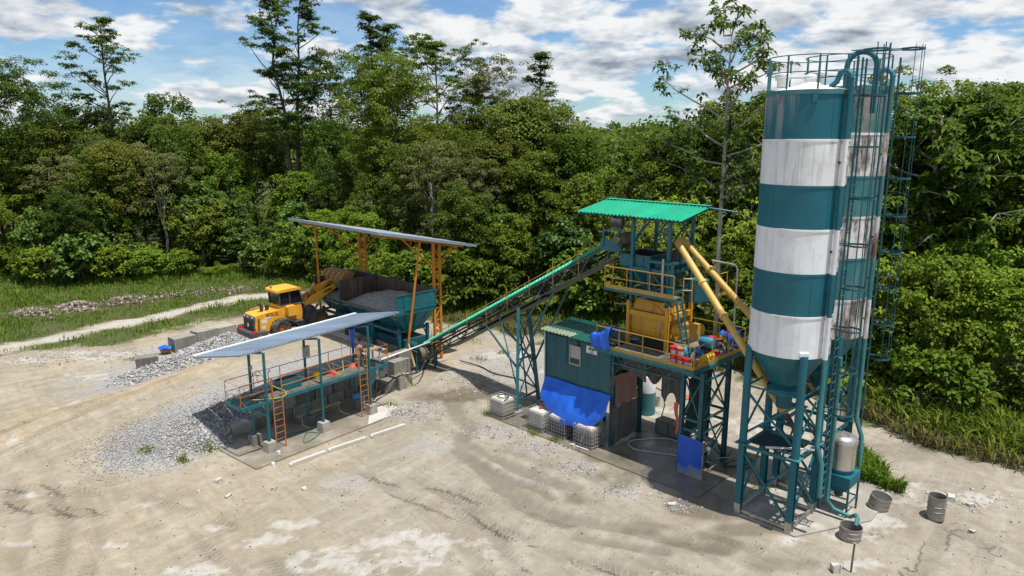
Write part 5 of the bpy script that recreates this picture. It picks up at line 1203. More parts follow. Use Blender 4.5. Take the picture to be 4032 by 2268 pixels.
def mixer():
    t = thing('concrete_mixer', 'yellow twin-shaft concrete mixer on the tower deck', 'mixer', T(3.1, 2.2, 4.6))
    y = M['yellow']
    for A in (2.12, 4.08):
        for B in (1.32, 3.12): part_beam(t, 'frame_post', T(A, B, 4.6), T(A, B, 6.55 if A < 3 else 6.6), .15, .15, y)
    # trough: rounded belly
    pr = [(1.40, 6.05), (1.40, 5.38), (1.45, 5.18), (1.58, 5.02), (1.80, 4.92), (2.1, 4.88), (2.4, 4.88), (2.7, 4.92), (2.9, 5.05), (3.0, 5.25), (3.04, 5.5), (3.04, 6.05)]
    m = MB(); A0, A1 = 2.22, 3.98
    P0 = [T(A0, b, z) for b, z in pr]; P1 = [T(A1, b, z) for b, z in pr]; m.poly(P0); m.poly(P1[::-1])
    for i in range(len(pr) - 1): m.poly([P0[i], P0[i + 1], P1[i + 1], P1[i]])
    m.build('trough', y, t, autosmooth=30)
    for z in (6.08,):
        for p, q in ((T(2.05, 1.36, z), T(4.15, 1.36, z)), (T(2.05, 3.08, z), T(4.15, 3.08, z)), (T(2.12, 1.42, z), T(2.12, 3.0, z)), (T(4.08, 1.42, z), T(4.08, 3.0, z))): part_beam(t, 'top_beam', p, q, .14, .22, y)
    c0 = [T(2.25, 1.45, 6.2), T(3.95, 1.45, 6.2), T(3.95, 3.0, 6.2), T(2.25, 3.0, 6.2)]; c1 = [T(2.32, 1.53, 6.66), T(3.88, 1.53, 6.66), T(3.88, 2.9, 6.66), T(2.32, 2.9, 6.66)]
    m = MB(); m.poly(c1)
    for i in range(4): m.poly([c0[i], c0[(i + 1) % 4], c1[(i + 1) % 4], c1[i]])
    cv = m.build('cover', y, t)
    ax = (T.b * -1 + V(0, 0, .17)).normalized()
    MB().lathe(T(3.05, 1.485, 6.43), [(.001, .02), (.17, .02), (.18, 0.)], 24, axis=ax).build('inspection_hatch', y, cv)
    part_tube(cv, 'cover_cable', [T(3.9, 1.5, 6.38), T(3.5, 1.52, 6.3), T(3.05, 1.5, 6.55), T(2.7, 1.5, 6.5), T(2.3, 1.42, 6.2)], .012, M['rust_orange'], 5)
    MB().box(T(3.35, 2.2, 6.86), (.6, .5, .38), T.a, T.b).build('inlet_chute', M['teal'], t)
    MB().lathe(T(2.6, 2.2, 6.66), [(.18, 0), (.18, .6)], 16).build('cement_sock', M['dark'], t)
    # bolts along the trough liner
    bm = MB().lathe((0, 0, 0), [(.016, 0), (.016, .02), (.002, .024)], 8, axis=-T.b).mesh('liner_bolt'); bm.materials.append(M['rust_inside'])
    for i in range(6):
        for j, (b, z) in enumerate(((1.38, 5.55), (1.43, 5.30))): place(bm, 'liner_bolt', t, T(2.45 + i * .27, b - .02, z))
    part_tube(t, 'chain', [T(2.38, 1.30, 5.9), T(2.5, 1.36, 5.4), T(2.55, 1.40, 5.15)], .018, M['steel'], 6)
    # drive end
    for b in (1.75, 2.65):
        g = MB().lathe(T(2.05, b, 5.55), [(.26, 0), (.26, .18), (.20, .22), (.20, .52), (.14, .56), (.14, .74), (.02, .76)], 20, axis=-T.a); g.build('gearbox', y, t, autosmooth=35)
    bg = [T(1.55, 1.9 + .42 * math.cos(x) + (.62 if math.cos(x) > 0 else 0), 5.45 + .36 * math.sin(x)) for x in np.linspace(0, 2 * math.pi, 25)[:-1]]
    MB().prism([p + V(0, 0, (0 if i < 0 else 0)) for i, p in enumerate(bg)], T.a * -.28).build('belt_guard', y, t)
    for k, (A, B, z) in enumerate(((1.22, 1.05, 4.95), (.95, 2.65, 5.05))):
        mo = MB().lathe(T(A, B, z), [(.24, -.30), (.25, -.28), (.25, .25), (.22, .28), (.22, .36), (.10, .38), (.005, .38)], 20, axis=-T.a - T.b * .25 * k); mo.build('drive_motor', M['motor_blue'], t, autosmooth=35)
        MB().box(T(A, B, z - .29), (.5, .35, .10), T.a, T.b).build('motor_base', M['dark'], t)
    # discharge gate below
    MB().prism([T(2.5, 1.75, 4.92), T(2.5, 2.65, 4.92), T(2.5, 2.45, 4.1), T(2.5, 1.95, 4.1)], T.a * 1.1).build('discharge_chute', M['dark'], t)
mixer()
# ---------------------------------------------------------------- control cabin
def cabin():
    t = thing('control_cabin', 'raised teal control cabin with small window and nameplate', 'cabin', T(6.15, 1.5))
    w = M['wall_teal']; z0, z1 = 2.37, 4.52
    core = MB().box(T(6.17, 1.5, (z0 + z1) / 2), (3.70, 2.14, z1 - z0 - .02), T.a, T.b); core.build('body', w, t)
    n = 6; wd = 3.76 / n
    for i in range(n):
        a0 = 4.29 + i * wd
        for (s0, s1) in ((2.37, 3.42), (3.43, 4.50)):
            if s0 > 3 and i == 3: continue
            MB().box(T(a0 + wd / 2, .405, (s0 + s1) / 2), (wd - .012, .03, s1 - s0), T.a, T.b).build('wall_panel', w, t)
    for i in range(4):
        b0 = .45 + i * .53
        MB().box(T(8.055, b0 + .26, (z0 + z1) / 2), (.03, .52, z1 - z0), T.a, T.b).build('wall_panel', w, t)
        MB().box(T(4.285, b0 + .26, (z0 + z1) / 2), (.03, .52, z1 - z0), T.a, T.b).build('wall_panel', w, t)
    # panel round the window
    a0 = 4.29 + 3 * wd
    MB().box(T(a0 + wd / 2, .405, 3.39), (wd - .012, .03, .0), T.a, T.b)
    win = MB()
    wa0, wa1, wz0, wz1 = 5.96, 6.57, 3.36, 4.22
    for p, q in ((T(wa0, .375, wz0), T(wa1, .375, wz0)), (T(wa0, .375, wz1), T(wa1, .375, wz1)), (T(wa0, .375, wz0 - .03), T(wa0, .375, wz1 + .03)), (T(wa1, .375, wz0 - .03), T(wa1, .375, wz1 + .03))): win.beam(p, q, .05, .05, up=(0, 0, 1))
    W_ = win.build('window', M['steel'], t)
    MB().box(T((wa0 + wa1) / 2, .395, (wz0 + wz1) / 2), (wa1 - wa0 - .02, .02, wz1 - wz0 - .02), T.a, T.b).build('pane', M['pane'], W_)
    MB().box(T((wa0 + wa1) / 2, .380, wz0 + .16), (wa1 - wa0 - .05, .008, .24), T.a, T.b).build('window_blind', M['dark'], W_)
    MB().box(T(6.27, .405, 4.37), (wd - .012, .03, .26), T.a, T.b).build('wall_panel', w, t)
    for p, q in ((T(8.06, .38, z0 - .03), T(8.06, .38, z1)), (T(4.28, .38, z0 - .03), T(4.28, .38, z1))): part_beam(t, 'corner_post', p, q, .06, .06, M['teal_dark'])
    part_tube(t, 'downpipe', [T(8.10, .34, 2.2), T(8.10, .34, 4.55)], .025, M['white'], 8)
    part_beam(t, 'base_beam', T(4.25, .42, z0 - .06), T(8.08, .42, z0 - .06), .10, .12, M['teal_dark']); part_beam(t, 'base_beam', T(4.25, 2.55, z0 - .06), T(8.08, 2.55, z0 - .06), .10, .12, M['teal_dark'])
    for A in (6.15, 8.0):
        for B in (.5, 2.55): part_beam(t, 'stilt', T(A, B, 0), T(A, B, z0 - .1), .12, .12, M['teal_dark'])
    # roof
    us = T.a; vv = T.b * 2.55 + V(0, 0, .10); nr = vv.cross(us); nr = nr if nr.z > 0 else -nr
    for i in range(5):
        corr_sheet(MB(), T(4.2 + i * .8, .03, 4.68 + .002 * i), us, vv, 4, .2, .045, nr).build('roof_sheet', M['green_roof_old'], t)
    vb = T.b * .45 + V(0, 0, .02)
    for i in range(3): corr_sheet(MB(), T(6.55 + i * .58, 2.05, 4.80), us, vb, 3, .19, .05, nr).build('patch_sheet', M['green_roof'], t)
    vb = T.b * .55 + V(0, 0, .02)
    for i in range(3): corr_sheet(MB(), T(6.3 + i * .62, .02, 4.735), us, vb, 3, .2, .05, nr).build('patch_sheet', M['patch_sheet'], t)
    part_beam(t, 'eaves_gap_shade', T(4.25, .36, 4.60), T(8.1, .36, 4.60), .05, .10, M['dark'])  # dark strip stands in for the shade in the gap under the roof
    # nameplate
    s = MB().box(T(5.325, .378, 4.24), (.60, .016, .33), T.a, T.b).build('nameplate', M['white'], t)
    C = T(5.325, .366, 4.285); ell = [C - T.a * (.16 * math.cos(x)) + V(0, 0, .085 * math.sin(x)) for x in np.linspace(0, 2 * math.pi, 25)[:-1]]
    MB().prism(ell, T.b * .004).build('emblem', M['ink'], s)
    text_mesh('JS', C - T.b * .006, .15, -T.a, M['white'], s, 'emblem_lettering', shear=.25)
    text_mesh('JIN SAN', T(5.325, .366, 4.125), .065, -T.a, M['ink'], s, 'plate_lettering')
def text_mesh(txt, c, size, right, mat, parent, name, up=(0, 0, 1), shear=0, ext=.003, xs=1.0):
    cu = bpy.data.curves.new(name, 'FONT'); cu.body = txt; cu.size = size; cu.align_x = 'CENTER'; cu.align_y = 'CENTER'; cu.extrude = ext; cu.shear = shear; cu.offset = size * .018
    ob = bpy.data.objects.new(name, cu); COL.objects.link(ob)
    bpy.context.view_layer.update(); dg = bpy.context.evaluated_depsgraph_get()
    me = bpy.data.meshes.new_from_object(ob.evaluated_get(dg)); bpy.data.objects.remove(ob); bpy.data.curves.remove(cu)
    r = Vector(right).normalized(); u = Vector(up).normalized(); n = r.cross(u).normalized()
    mt = Matrix(((r.x * xs, u.x, n.x, 0), (r.y * xs, u.y, n.y, 0), (r.z * xs, u.z, n.z, 0), (0, 0, 0, 1)))
    me.transform(mt); me.materials.clear(); me.materials.append(mat)
    return place(me, name, parent, c)
M['pane'] = paint('dusty_pane', (0.36, 0.35, 0.31), 0.15, (0.25, 0.24, 0.21), 0.5, 3.0, bmp=0)
M['patch_sheet'] = paint('weathered_roof_patch', (0.27, 0.29, 0.22), 0.6, (0.05, 0.30, 0.18), 0.9, 1.6, bmp=0.1)
cabin()
# ---------------------------------------------------------------- tarpaulins round the tower
def tarps():
    def sag(u, v):      # blue sheet under the cabin, pulled out over the tanks
        A = 7.98 - 3.85 * u; top = 2.42 + .02 * math.sin(9 * u)
        low = .72 + 1.0 * (abs(u - .52) * 2) ** 2.6 * (.75 if u < .5 else .95) + .06 * math.sin(14 * u)
        z = top + (low - top) * v
        fold = .05 * math.sin(u * 19 + v * 3) * v + .03 * math.sin(u * 41 + 5 * v) * v
        b = .30 - .85 * math.sin(v * 1.5) * (1 - .55 * abs(u - .5) * 2) + fold
        return T(A, b, z)
    o = MB().grid(sag, 60, 22).build('blue_tarp', M['tarp'], None, smooth=True, origin=T(6.0, .2, 0)); tag(o, 'blue tarpaulin sagging below the cabin over the white tanks', 'tarpaulin')
    def cover(u, v):      # sheet thrown over the corner equipment, peaked at one end
        A = 5.0 - 1.05 * u; top = 5.20 + .38 * u - .10 * math.sin(u * 5)
        w = .035 * math.sin(u * 16 + v * 5) + .025 * math.sin(u * 31)
        if v < .6: f = v / .6; return T(A + .06 * math.sin(f * 3) , -.04 - .10 * math.sin(f * 2.4) + w, 4.56 + .05 * math.sin(u * 9) + (top - 4.58) * f)
        f = (v - .6) / .4; return T(A, .02 + .55 * f + w, top - .30 * f * f + .05 * math.sin(f * 6 + u * 4))
    o = MB().grid(cover, 30, 24).build('blue_tarp_hood', M['tarp'], None, smooth=True, origin=T(4.33, .28, 4.62)); tag(o, 'crinkled blue tarpaulin hood over equipment at the deck corner above the cabin', 'tarpaulin')
    def panel(u, v):
        return T(.76 - 1.13 * u, .38 - .02 * math.sin(u * 7) - .03 * math.sin(v * 5 + u * 3) * u, .03 + 1.68 * v - .05 * u * v)
    p = thing('muddy_tarpaulin', 'blue tarpaulin panel with muddy lower half on the tower leg', 'tarpaulin', T(.2, .4))
    MB().grid(panel, 20, 24).build('sheet', M['tarp_muddy'], p, smooth=True)
    part_beam(p, 'board', T(-.38, .42, 0), T(-.36, .42, 1.62), .03, .10, M['wood_grey'])
    def cur(u, v, z0, z1, fl): 
        return T(4.12 + .05 * math.sin(u * 17 + v * 2) + .10 * fl * math.sin(v * 3), .32 + 1.98 * u, z0 + (z1 - z0) * v + .10 * (1 - u) * (v > .9))
    q = thing('wash_curtain', 'faded orange and grey curtain hanging beside the cabin', 'curtain', T(4.15, 1.3))
    MB().grid(lambda u, v: cur(u, v, 1.72 + .15 * u, 3.22, 1), 24, 16).build('upper_sheet', M['tarp_orange'], q, smooth=True)
    MB().grid(lambda u, v: cur(u, v, .06 + .12 * u, 1.74 + .12 * u, -.3) + T.a * .03, 24, 16).build('lower_sheet', M['tarp_grey'], q, smooth=True)
    r = thing('hanging_sacking', 'dirty grey sacking hanging under the tower deck', 'sacking', T(2.4, 1.5, 3))
    MB().grid(lambda u, v: T(3.9 - 2.4 * u, 1.55 + .12 * math.sin(u * 13) + .2 * v, 4.4 - (1.05 + .35 * math.sin(u * 5.5) + .2 * math.sin(u * 17)) * v), 30, 12).build('sheet', M['tarp_grey'], r, smooth=True)
    MB().grid(lambda u, v: T(2.15 - .95 * u, 1.15 + .10 * math.sin(u * 12), 4.1 - (1.35 + .25 * math.sin(u * 9)) * v), 16, 12).build('sheet', M['tarp_grey'], r, smooth=True)
    MB().grid(lambda u, v: T(3.95 - 1.3 * u, .8 + .1 * math.sin(u * 12), 4.3 - (.7 + .3 * u) * v), 16, 10).build('sheet', M['tarp_grey'], r, smooth=True)
    n = MB().grid(lambda u, v: T(.62 - .06 * math.sin(v * 6), .7 + 1.7 * u, 3.95 - 2.6 * v + .3 * u), 16, 12).build('dark_net', M['tarp_dark'], None, smooth=True, origin=T(.6, 1.5)); tag(n, 'dark shade net hung inside the braced tower legs', 'net')
    s = MB().grid(lambda u, v: T(.84 + (.22 - .14 * v) * u + .03 * math.sin(v * 7), .45 - .02 * math.sin(v * 8), 2.95 - 1.35 * v), 8, 12).build('orange_strip', M['tarp_orange_bright'], None, smooth=True, origin=T(.9, .45)); tag(s, 'narrow orange tarpaulin strip beside the blue muddy panel', 'tarpaulin')
    def rear(u, v):
        return T(.12 + .6 * u, 3.95 + .25 * math.sin(v * 3.0) * (1 - u) , 4.75 + .62 * v + .18 * math.sin(u * 4) * v)
    k = MB().grid(rear, 14, 12).grid(lambda u, v: T(.10 + .75 * u, 3.85 - .55 * v + .05 * math.sin(u * 15), 5.35 - .10 * v + .10 * math.sin(u * 6 + v * 4)), 14, 10).build('blue_tarp_bundle', M['tarp'], None, smooth=True, origin=T(.4, 3.9, 4.62)); tag(k, 'bundled blue tarpaulin at the rear deck corner behind the screw', 'tarpaulin')
M['tarp_orange_bright'] = paint('orange_tarp', (0.50, 0.075, 0.04), 0.55, (0.30, 0.16, 0.12), 0.5, 3.0, bmp=0.4)
tarps()
# ---------------------------------------------------------------- belt conveyor
def belt_conveyor():
    t = thing('belt_conveyor', 'inclined belt conveyor with green corrugated cover rising to the tower', 'conveyor', T(12, 1.8))
    b0, b1 = 1.3, 2.25; td, g = M['teal_dark'], M['truss']
    def zb(a): return .75 + (18.6 - a) * .556          # bottom chord
    def zt(a): return zb(a) + .66
    aL, aH = 19.6, 4.9
    for b in (b0, b1):
        part_beam(t, 'bottom_chord', T(aL, b, zb(aL)), T(aH, b, zb(aH)), .07, .07, g); part_beam(t, 'top_chord', T(aL, b, zt(aL)), T(aH, b, zt(aH)), .08, .09, g)
        n = 22
        for i in range(n):
            x0 = aL + (aH - aL) * i / n; x1 = aL + (aH - aL) * (i + 1) / n
            if i % 2: part_beam(t, 'truss_web', T(x0, b, zb(x0)), T(x1, b, zt(x1)), .045, .045, g)
            else: part_beam(t, 'truss_web', T(x0, b, zt(x0)), T(x1, b, zb(x1)), .045, .045, g)
    for i in range(12):
        x = aL - .4 + (aH - aL + .8) * i / 11; part_beam(t, 'cross_member', T(x, b0, zb(x)), T(x, b1, zb(x)), .05, .05, td)
        rl = MB().tube([T(x, b0 + .12, zt(x) + .06), T(x, b1 - .12, zt(x) + .06)], .055, 8); rl.build('idler_roller', M['dark'], t, autosmooth=50)
    d = (T(aH, 0, zt(aH)) - T(aL, 0, zt(aL)))
    # belt: carrying and return strands round end drums
    m = MB()
    for dz in (.12, -.30):
        m.add([T(aL, b0 + .14, zt(aL) + dz), T(aL, b1 - .14, zt(aL) + dz), T(aH - .2, b1 - .14, zt(aH - .2) + dz), T(aH - .2, b0 + .14, zt(aH - .2) + dz)], [(0, 1, 2, 3)])
    m.build('belt', M['belt'], t)
    # dirty spill tray under the truss
    m = MB().add([T(13.8, b0 - .02, zb(13.8) - .05), T(13.8, b1, zb(13.8) - .05), T(aH + .3, b1, zb(aH + .3) - .05), T(aH + .3, b0 - .02, zb(aH + .3) - .05)], [(0, 1, 2, 3)])
    m.build('spill_tray', M['tray'], t)
    m = MB().add([T(16.6, b0 - .02, zb(16.6) - .18), T(16.6, b1 + .1, zb(16.6) - .18), T(9.0, b1 + .1, zb(9.0) - .18), T(9.0, b0 - .02, zb(9.0) - .18)], [(0, 1, 2, 3)]); m.build('spill_tray', M['tray'], t)
    # cover: arched corrugated sheets
    nsh = 13; aC0, aC1 = 18.9, 5.2
    for i in range(nsh):
        x0 = aC0 + (aC1 - aC0) * i / nsh; x1 = aC0 + (aC1 - aC0) * (i + 1) / nsh; mb = MB(); k = 10; rings = 28
        def fn(u, v):
            a = x0 + (x1 - x0) * u; th = math.pi * v; rib = .045 * math.sin(u * 5 * 2 * math.pi)
            return T(a, (b0 + b1) / 2 - (.36 + rib * .7) * math.cos(th), zt(a) + .13 + (.19 + rib) * math.sin(th))
        mb.grid(fn, 40, k); mb.build('cover_sheet', M['green_roof'], t)
    # handrails
    for b, off in ((b1 + .38, .62), (b0 - .30, -9)):
        if off < 0: continue
        pts = [T(20.4, b, zt(20.4) + .30), T(19.9, b, zt(19.9) + .72), T(6.8, b, zt(6.8) + .72)]
        part_tube(t, 'hand_rail', pts, .020, M['rail_yellow'], 6)
    for i in range(9):
        x = 19.3 - i * 1.55
        part_tube(t, 'rail_post', [T(x, b0 - .02, zb(x) + .0), T(x + .02, b0 - .05, zt(x) + .62)], .020, M['rail_yellow'], 6)
        part_tube(t, 'rail_post', [T(x, b1 + .02, zt(x) + .0), T(x, b1 + .38, zt(x) + .72)], .018, M['rail_yellow'], 6)
    # walkway on the far side
    for i in range(6):
        x0 = 19.4 - i * 2.2; x1 = x0 - 2.15; MB().add([T(x0, b1 + .04, zb(x0) + .1), T(x0, b1 + .5, zb(x0) + .1), T(x1, b1 + .5, zb(x1) + .1), T(x1, b1 + .04, zb(x1) + .1)], [(0, 1, 2, 3)]).build('walkway_plank', M['tray'], t)
    # head end
    c = T(4.75, 1.78, zt(4.75) + .05)
    MB().lathe(c, [(.02, -.40), (.27, -.40), (.27, .40), (.02, .40)], 20, axis=T.b).build('head_drum', M['tray'], t, autosmooth=40)
    MB().box(T(5.1, b0 - .04, zt(5.1) - .05), (1.1, .05, .5), T.a, T.b, V(0, 0, 1)).build('head_plate', M['teal'], t); MB().box(T(5.1, b1 + .04, zt(5.1) - .05), (1.1, .05, .5), T.a, T.b, V(0, 0, 1)).build('head_plate', M['teal'], t)
    part_beam(t, 'motor_stand', T(5.5, b0 - .05, zt(5.5) + .1), T(5.5, b0 - .05, zt(5.5) + .78), .09, .09, M['teal']); part_beam(t, 'motor_stand', T(5.55, b0 - .05, zt(5.5) + .78), T(4.6, b0 - .05, zt(5.5) + .98), .09, .09, M['teal']); part_beam(t, 'motor_stand', T(4.65, b0 - .05, zt(5.5) + .9), T(4.65, b0 - .05, zt(5.5) - .1), .09, .09, td)
    MB().lathe(T(4.75, b0 - .10, zt(5.5) + 1.20), [(.02, -.30), (.2, -.28), (.21, .2), (.12, .26), (.12, .36), (.02, .37)], 16, axis=T.a).build('head_motor', M['dark'], t, autosmooth=35)
    MB().lathe(T(4.72, b0 - .12, zt(4.75) + .05), [(.02, -.12), (.17, -.12), (.17, .2), (.02, .2)], 16, axis=T.b).build('gearbox', M['tray'], t, autosmooth=35)
    # tail end
    MB().lathe(T(19.5, 1.78, zt(19.5) - .08), [(.02, -.42), (.30, -.42), (.30, .42), (.02, .42)], 20, axis=T.b).build('tail_drum', M['dark'], t, autosmooth=40)
    part_beam(t, 'tail_frame', T(20.2, b0, .45), T(18.4, b0, .95), .08, .12, td); part_beam(t, 'tail_frame', T(20.2, b1, .45), T(18.4, b1, .95), .08, .12, td)
    for x in (20.0, 18.6):
        for b in (b0, b1): part_beam(t, 'tail_leg', T(x, b, 0), T(x, b, zb(x) if x < 19.5 else .45), .09, .09, td)
    return zb, zt
M['truss'] = paint('dusty_truss_paint', (0.055, 0.085, 0.082), 0.6, (0.26, 0.23, 0.165), 0.9, 2.5, rust=0.6)
M['belt'] = paint('belt_rubber', (0.03, 0.03, 0.03), 0.8, DUST, 0.5, 2.0)
M['tray'] = paint('cement_caked_sheet', (0.135, 0.12, 0.085), 0.8, (0.07, 0.06, 0.045), 0.6, 2.0, bmp=0.4)
ZB, ZT = belt_conveyor()
def trestle():
    t = thing('conveyor_trestle', 'braced teal trestle holding up the middle of the conveyor', 'trestle', T(10.4, 1.3))
    td = M['teal_dark']
    F = {'n': (T(9.89, .30), T(10.75, 1.28, ZB(10.75))), 'f': (T(10.2, 2.25), T(11.05, 2.3, ZB(11.05)))}
    G_ = {'n': (T(12.6, .75, 0), T(13.1, 1.28, ZB(13.1))), 'f': (T(12.9, 2.8, 0), T(13.2, 2.3, ZB(13.2)))}
    for k in 'nf': part_beam(t, 'leg', *F[k], .16, .16, M['teal'])
    p, q = F['n'], F['f']
    L = lambda s, f: s[0] + (s[1] - s[0]) * f
    for f in (.12, .50, .92): part_beam(t, 'tie_beam', L(p, f), L(q, f), .08, .08, td)
    for f0, f1 in ((.13, .49), (.51, .91)):
        part_beam(t, 'brace', L(p, f0), L(q, f1), .055, .055, td); part_beam(t, 'brace', L(q, f0), L(p, f1), .055, .055, td)
    # raking struts towards the hopper
    for k, b in (('n', 1.28), ('f', 2.3)):
        part_beam(t, 'raker', L(F[k], .42), T(13.2, b, ZB(13.2)), .08, .08, td); part_beam(t, 'raker', L(F[k], .42), T(8.3, b, ZB(8.3)), .08, .08, td)
        part_beam(t, 'strut', T(12.1, b, ZB(12.1)), L(F[k], .22), .05, .05, td); part_beam(t, 'strut', T(9.2, b, ZB(9.2)), L(F[k], .75), .05, .05, td)
    part_beam(t, 'leg_guy', T(11.8, 2.3, ZB(11.8)), T(11.4, 2.6, 0), .06, .06, td)
    for k in 'nf': MB().box(F[k][0] + V(0, 0, .06), (.45, .45, .12), T.a, T.b).build('footing', M['concrete'], t)
trestle()
# ---------------------------------------------------------------- aggregate hopper
def hopper():
    t = thing('aggregate_hopper', 'long teal aggregate hopper heaped with grey gravel', 'hopper', T(23.5, 1.2))
    a0, a1, b0, b1 = 19.0, 28.0, -.3, 2.6; zt_, zm, zlow = 4.62, 3.42, 2.45
    w = M['teal']; ri = M['rust_inside']
    def wall(p, q, z0, z1, out, name='side_wall', zl=None):
        o = MB().prism([p + V(0, 0, z0), q + V(0, 0, z0), q + V(0, 0, zl or z1), p + V(0, 0, z1)], Vector(out) * .04).build(name, w, t)
        s = -Vector(out) * .006
        MB().poly([p + s + V(0, 0, z0), q + s + V(0, 0, z0), q + s + V(0, 0, zl or z1), p + s + V(0, 0, z1)]).build('lining', ri, o)
        return o
    wall(T(a0, b0), T(a0, b1), zm, zt_, -T.a, 'end_wall'); wall(T(a0, b1), T(a1, b1), zm, zt_, T.b); wall(T(a1, b0), T(a1, b1), zm, zt_ - .1, T.a, 'end_wall')
    dv = wall(T(25.0, b0), T(25.0, b1), zm - .3, zt_ + .06, -T.a, 'divider'); MB().box(T(24.95, 1.15, 3.9), (.012, 2.86, 1.5), T.a, T.b).build('lining', ri, dv)
    for p, q in ((T(a0 - .05, b0, zt_), T(a0 - .05, b1, zt_)), (T(a0, b1 + .05, zt_), T(a1, b1 + .05, zt_)), (T(25, b0, zt_ + .06), T(25, b1, zt_ + .06)), (T(a0 - .06, b0 + .02, zm), T(a0 - .06, b0 + .02, zt_)), (T(25, b0, zm), T(25, b0, zt_ + .06)), (T(25, b0 + .75, zm), T(25, b0 + .75, zt_ + .02)), (T(a1, b0, zm), T(a1, b0, zt_ - .1)), (T(a0 - .06, b0 + .55, zm), T(a0 - .06, b0 + .55, zt_)), (T(a0 - .055, b0 + .55, 3.70), T(a0 - .055, b1, 3.70)), (T(a0 - .06, b1 - .02, zm), T(a0 - .06, b1 - .02, zt_))):
        part_beam(t, 'stiffener', p, q, .05, .05, w)
    # funnels: three side by side
    ng = 3; L_ = (a1 - a0) / ng
    for i in range(ng):
        x0, x1 = a0 + i * L_ + .01, a0 + (i + 1) * L_ - .01; xm = (x0 + x1) / 2
        top = [T(x0, b0, zm), T(x1, b0, zm), T(x1, b1, zm), T(x0, b1, zm)]; bot = [T(xm - 1.05 if i else x0 + .35, .55, zlow - .1), T(xm + 1.05, .55, zlow - .1), T(xm + 1.05, 1.75, zlow - .1), T(xm - 1.05 if i else x0 + .35, 1.75, zlow - .1)]
        m = MB()
        for k in range(4): m.poly([top[k], top[(k + 1) % 4], bot[(k + 1) % 4], bot[k]])
        f = m.build('funnel', w, t)
        for e in np.linspace(.08, .92, 6):
            p = top[0] + (top[1] - top[0]) * e; q = bot[0] + (bot[1] - bot[0]) * e; part_beam(f, 'funnel_rib', p + T.b * -.02, q + T.b * -.02, .03, .05, w)
        if i == 0:
            for e in (.2, .5, .8): part_beam(f, 'funnel_rib', top[0] + (top[3] - top[0]) * e - T.a * .03, bot[0] + (bot[3] - bot[0]) * e - T.a * .03, .03, .05, w)
        MB().box((bot[0] + bot[2]) / 2 - V(0, 0, .12), (1.6, .8, .25), T.a, T.b).build('gate', M['dark'], f)
    part_beam(t, 'front_lip', T(a0, b0 - .02, zm + .03), T(a1, b0 - .02, zm + .03), .10, .08, M['tray'])
    # frame
    for x in (19.35, 22.0, 25.0, 27.7):
        for b in (.1, 2.2):
            part_beam(t, 'leg', T(x, b, 0), T(x, b, zlow + .1 if x > 20 else zlow + .1), .17, .17, w); part_beam(t, 'knee_brace', T(x, b, 1.7), T(x + (.45 if x < 27 else -.45), b, 2.3), .06, .06, w)
    for b in (.1, 2.2): part_beam(t, 'frame_beam', T(19.3, b, 2.32), T(27.8, b, 2.32), .12, .16, w)
    for x in (19.35, 22.0, 25.0, 27.7): part_beam(t, 'frame_beam', T(x, .1, 2.36), T(x, 2.2, 2.36), .12, .12, w)
    MB().prism([T(19.2, .35, 1.35), T(19.2, .35, 1.85), T(19.2, 1.95, 1.85), T(19.2, 1.95, 1.35)], T.a * 8.4).build('collecting_belt_housing', M['teal_dark'], t)
    # gravel heaps
    def heap(x0, x1, seed, hgt, name):
        def fn(u, v):
            A = x0 + (x1 - x0) * u; B = b0 + .03 + (b1 - b0 - .06) * v
            n = float(fbm(np.array([A * .9]), np.array([B * .9]), 4, seed)[0]); n2 = float(fbm(np.array([A * 4.]), np.array([B * 4.]), 3, seed + 3)[0])
            dome_ = max(0, 1 - ((u - .45) / .62) ** 2) * max(0, 1 - ((v - .62) / .72) ** 2)
            return T(A, B, zm - .16 + hgt * dome_ * (.55 + .9 * n) + .10 * (n2 - .5) + (.10 * v) - .16 * (1 - v) ** 4)
        o = MB().grid(fn, 48, 26).build(name, M['gravel'], None, smooth=True, origin=T((x0 + x1) / 2, 1.1, zm)); return o
    tag(heap(19.04, 24.90, 5, .80, 'gravel_heap'), 'grey crushed-stone heap in the larger hopper bay', 'gravel', None, None)
    tag(heap(25.05, 27.96, 15, .35, 'gravel_heap'), 'brown gravel in the hopper bay under the loader bucket', 'gravel', None, None)
    # belt drive at the tail
    d = thing('drive_motor', 'electric motor and drum drive under the hopper end', 'motor', T(18.9, .9))
    MB().lathe(T(18.75, .75, 1.55), [(.02, -.3), (.22, -.28), (.22, .25), (.1, .3)], 16, axis=T.a).build('motor', M['teal_dark'], d, autosmooth=35)
    MB().lathe(T(18.65, 1.35, .95), [(.02, -.45), (.42, -.45), (.42, .45), (.02, .45)], 24, axis=T.b).build('drum', M['tray'], d, autosmooth=35)
    part_beam(d, 'belt_guard', T(18.9, .35, 1.65), T(18.3, .30, .45), .10, .34, M['wood']); part_beam(d, 'frame', T(19.3, .5, 1.3), T(18.2, .5, 1.3), .1, .1, M['teal_dark']); part_beam(d, 'frame', T(18.3, .5, 0), T(18.3, .5, 1.3), .1, .1, M['teal_dark']); part_beam(d, 'frame', T(18.2, 1.9, 1.3), T(19.3, 1.9, 1.3), .1, .1, M['teal_dark']); part_beam(d, 'frame', T(18.3, 1.9, 0), T(18.3, 1.9, 1.3), .1, .1, M['teal_dark'])
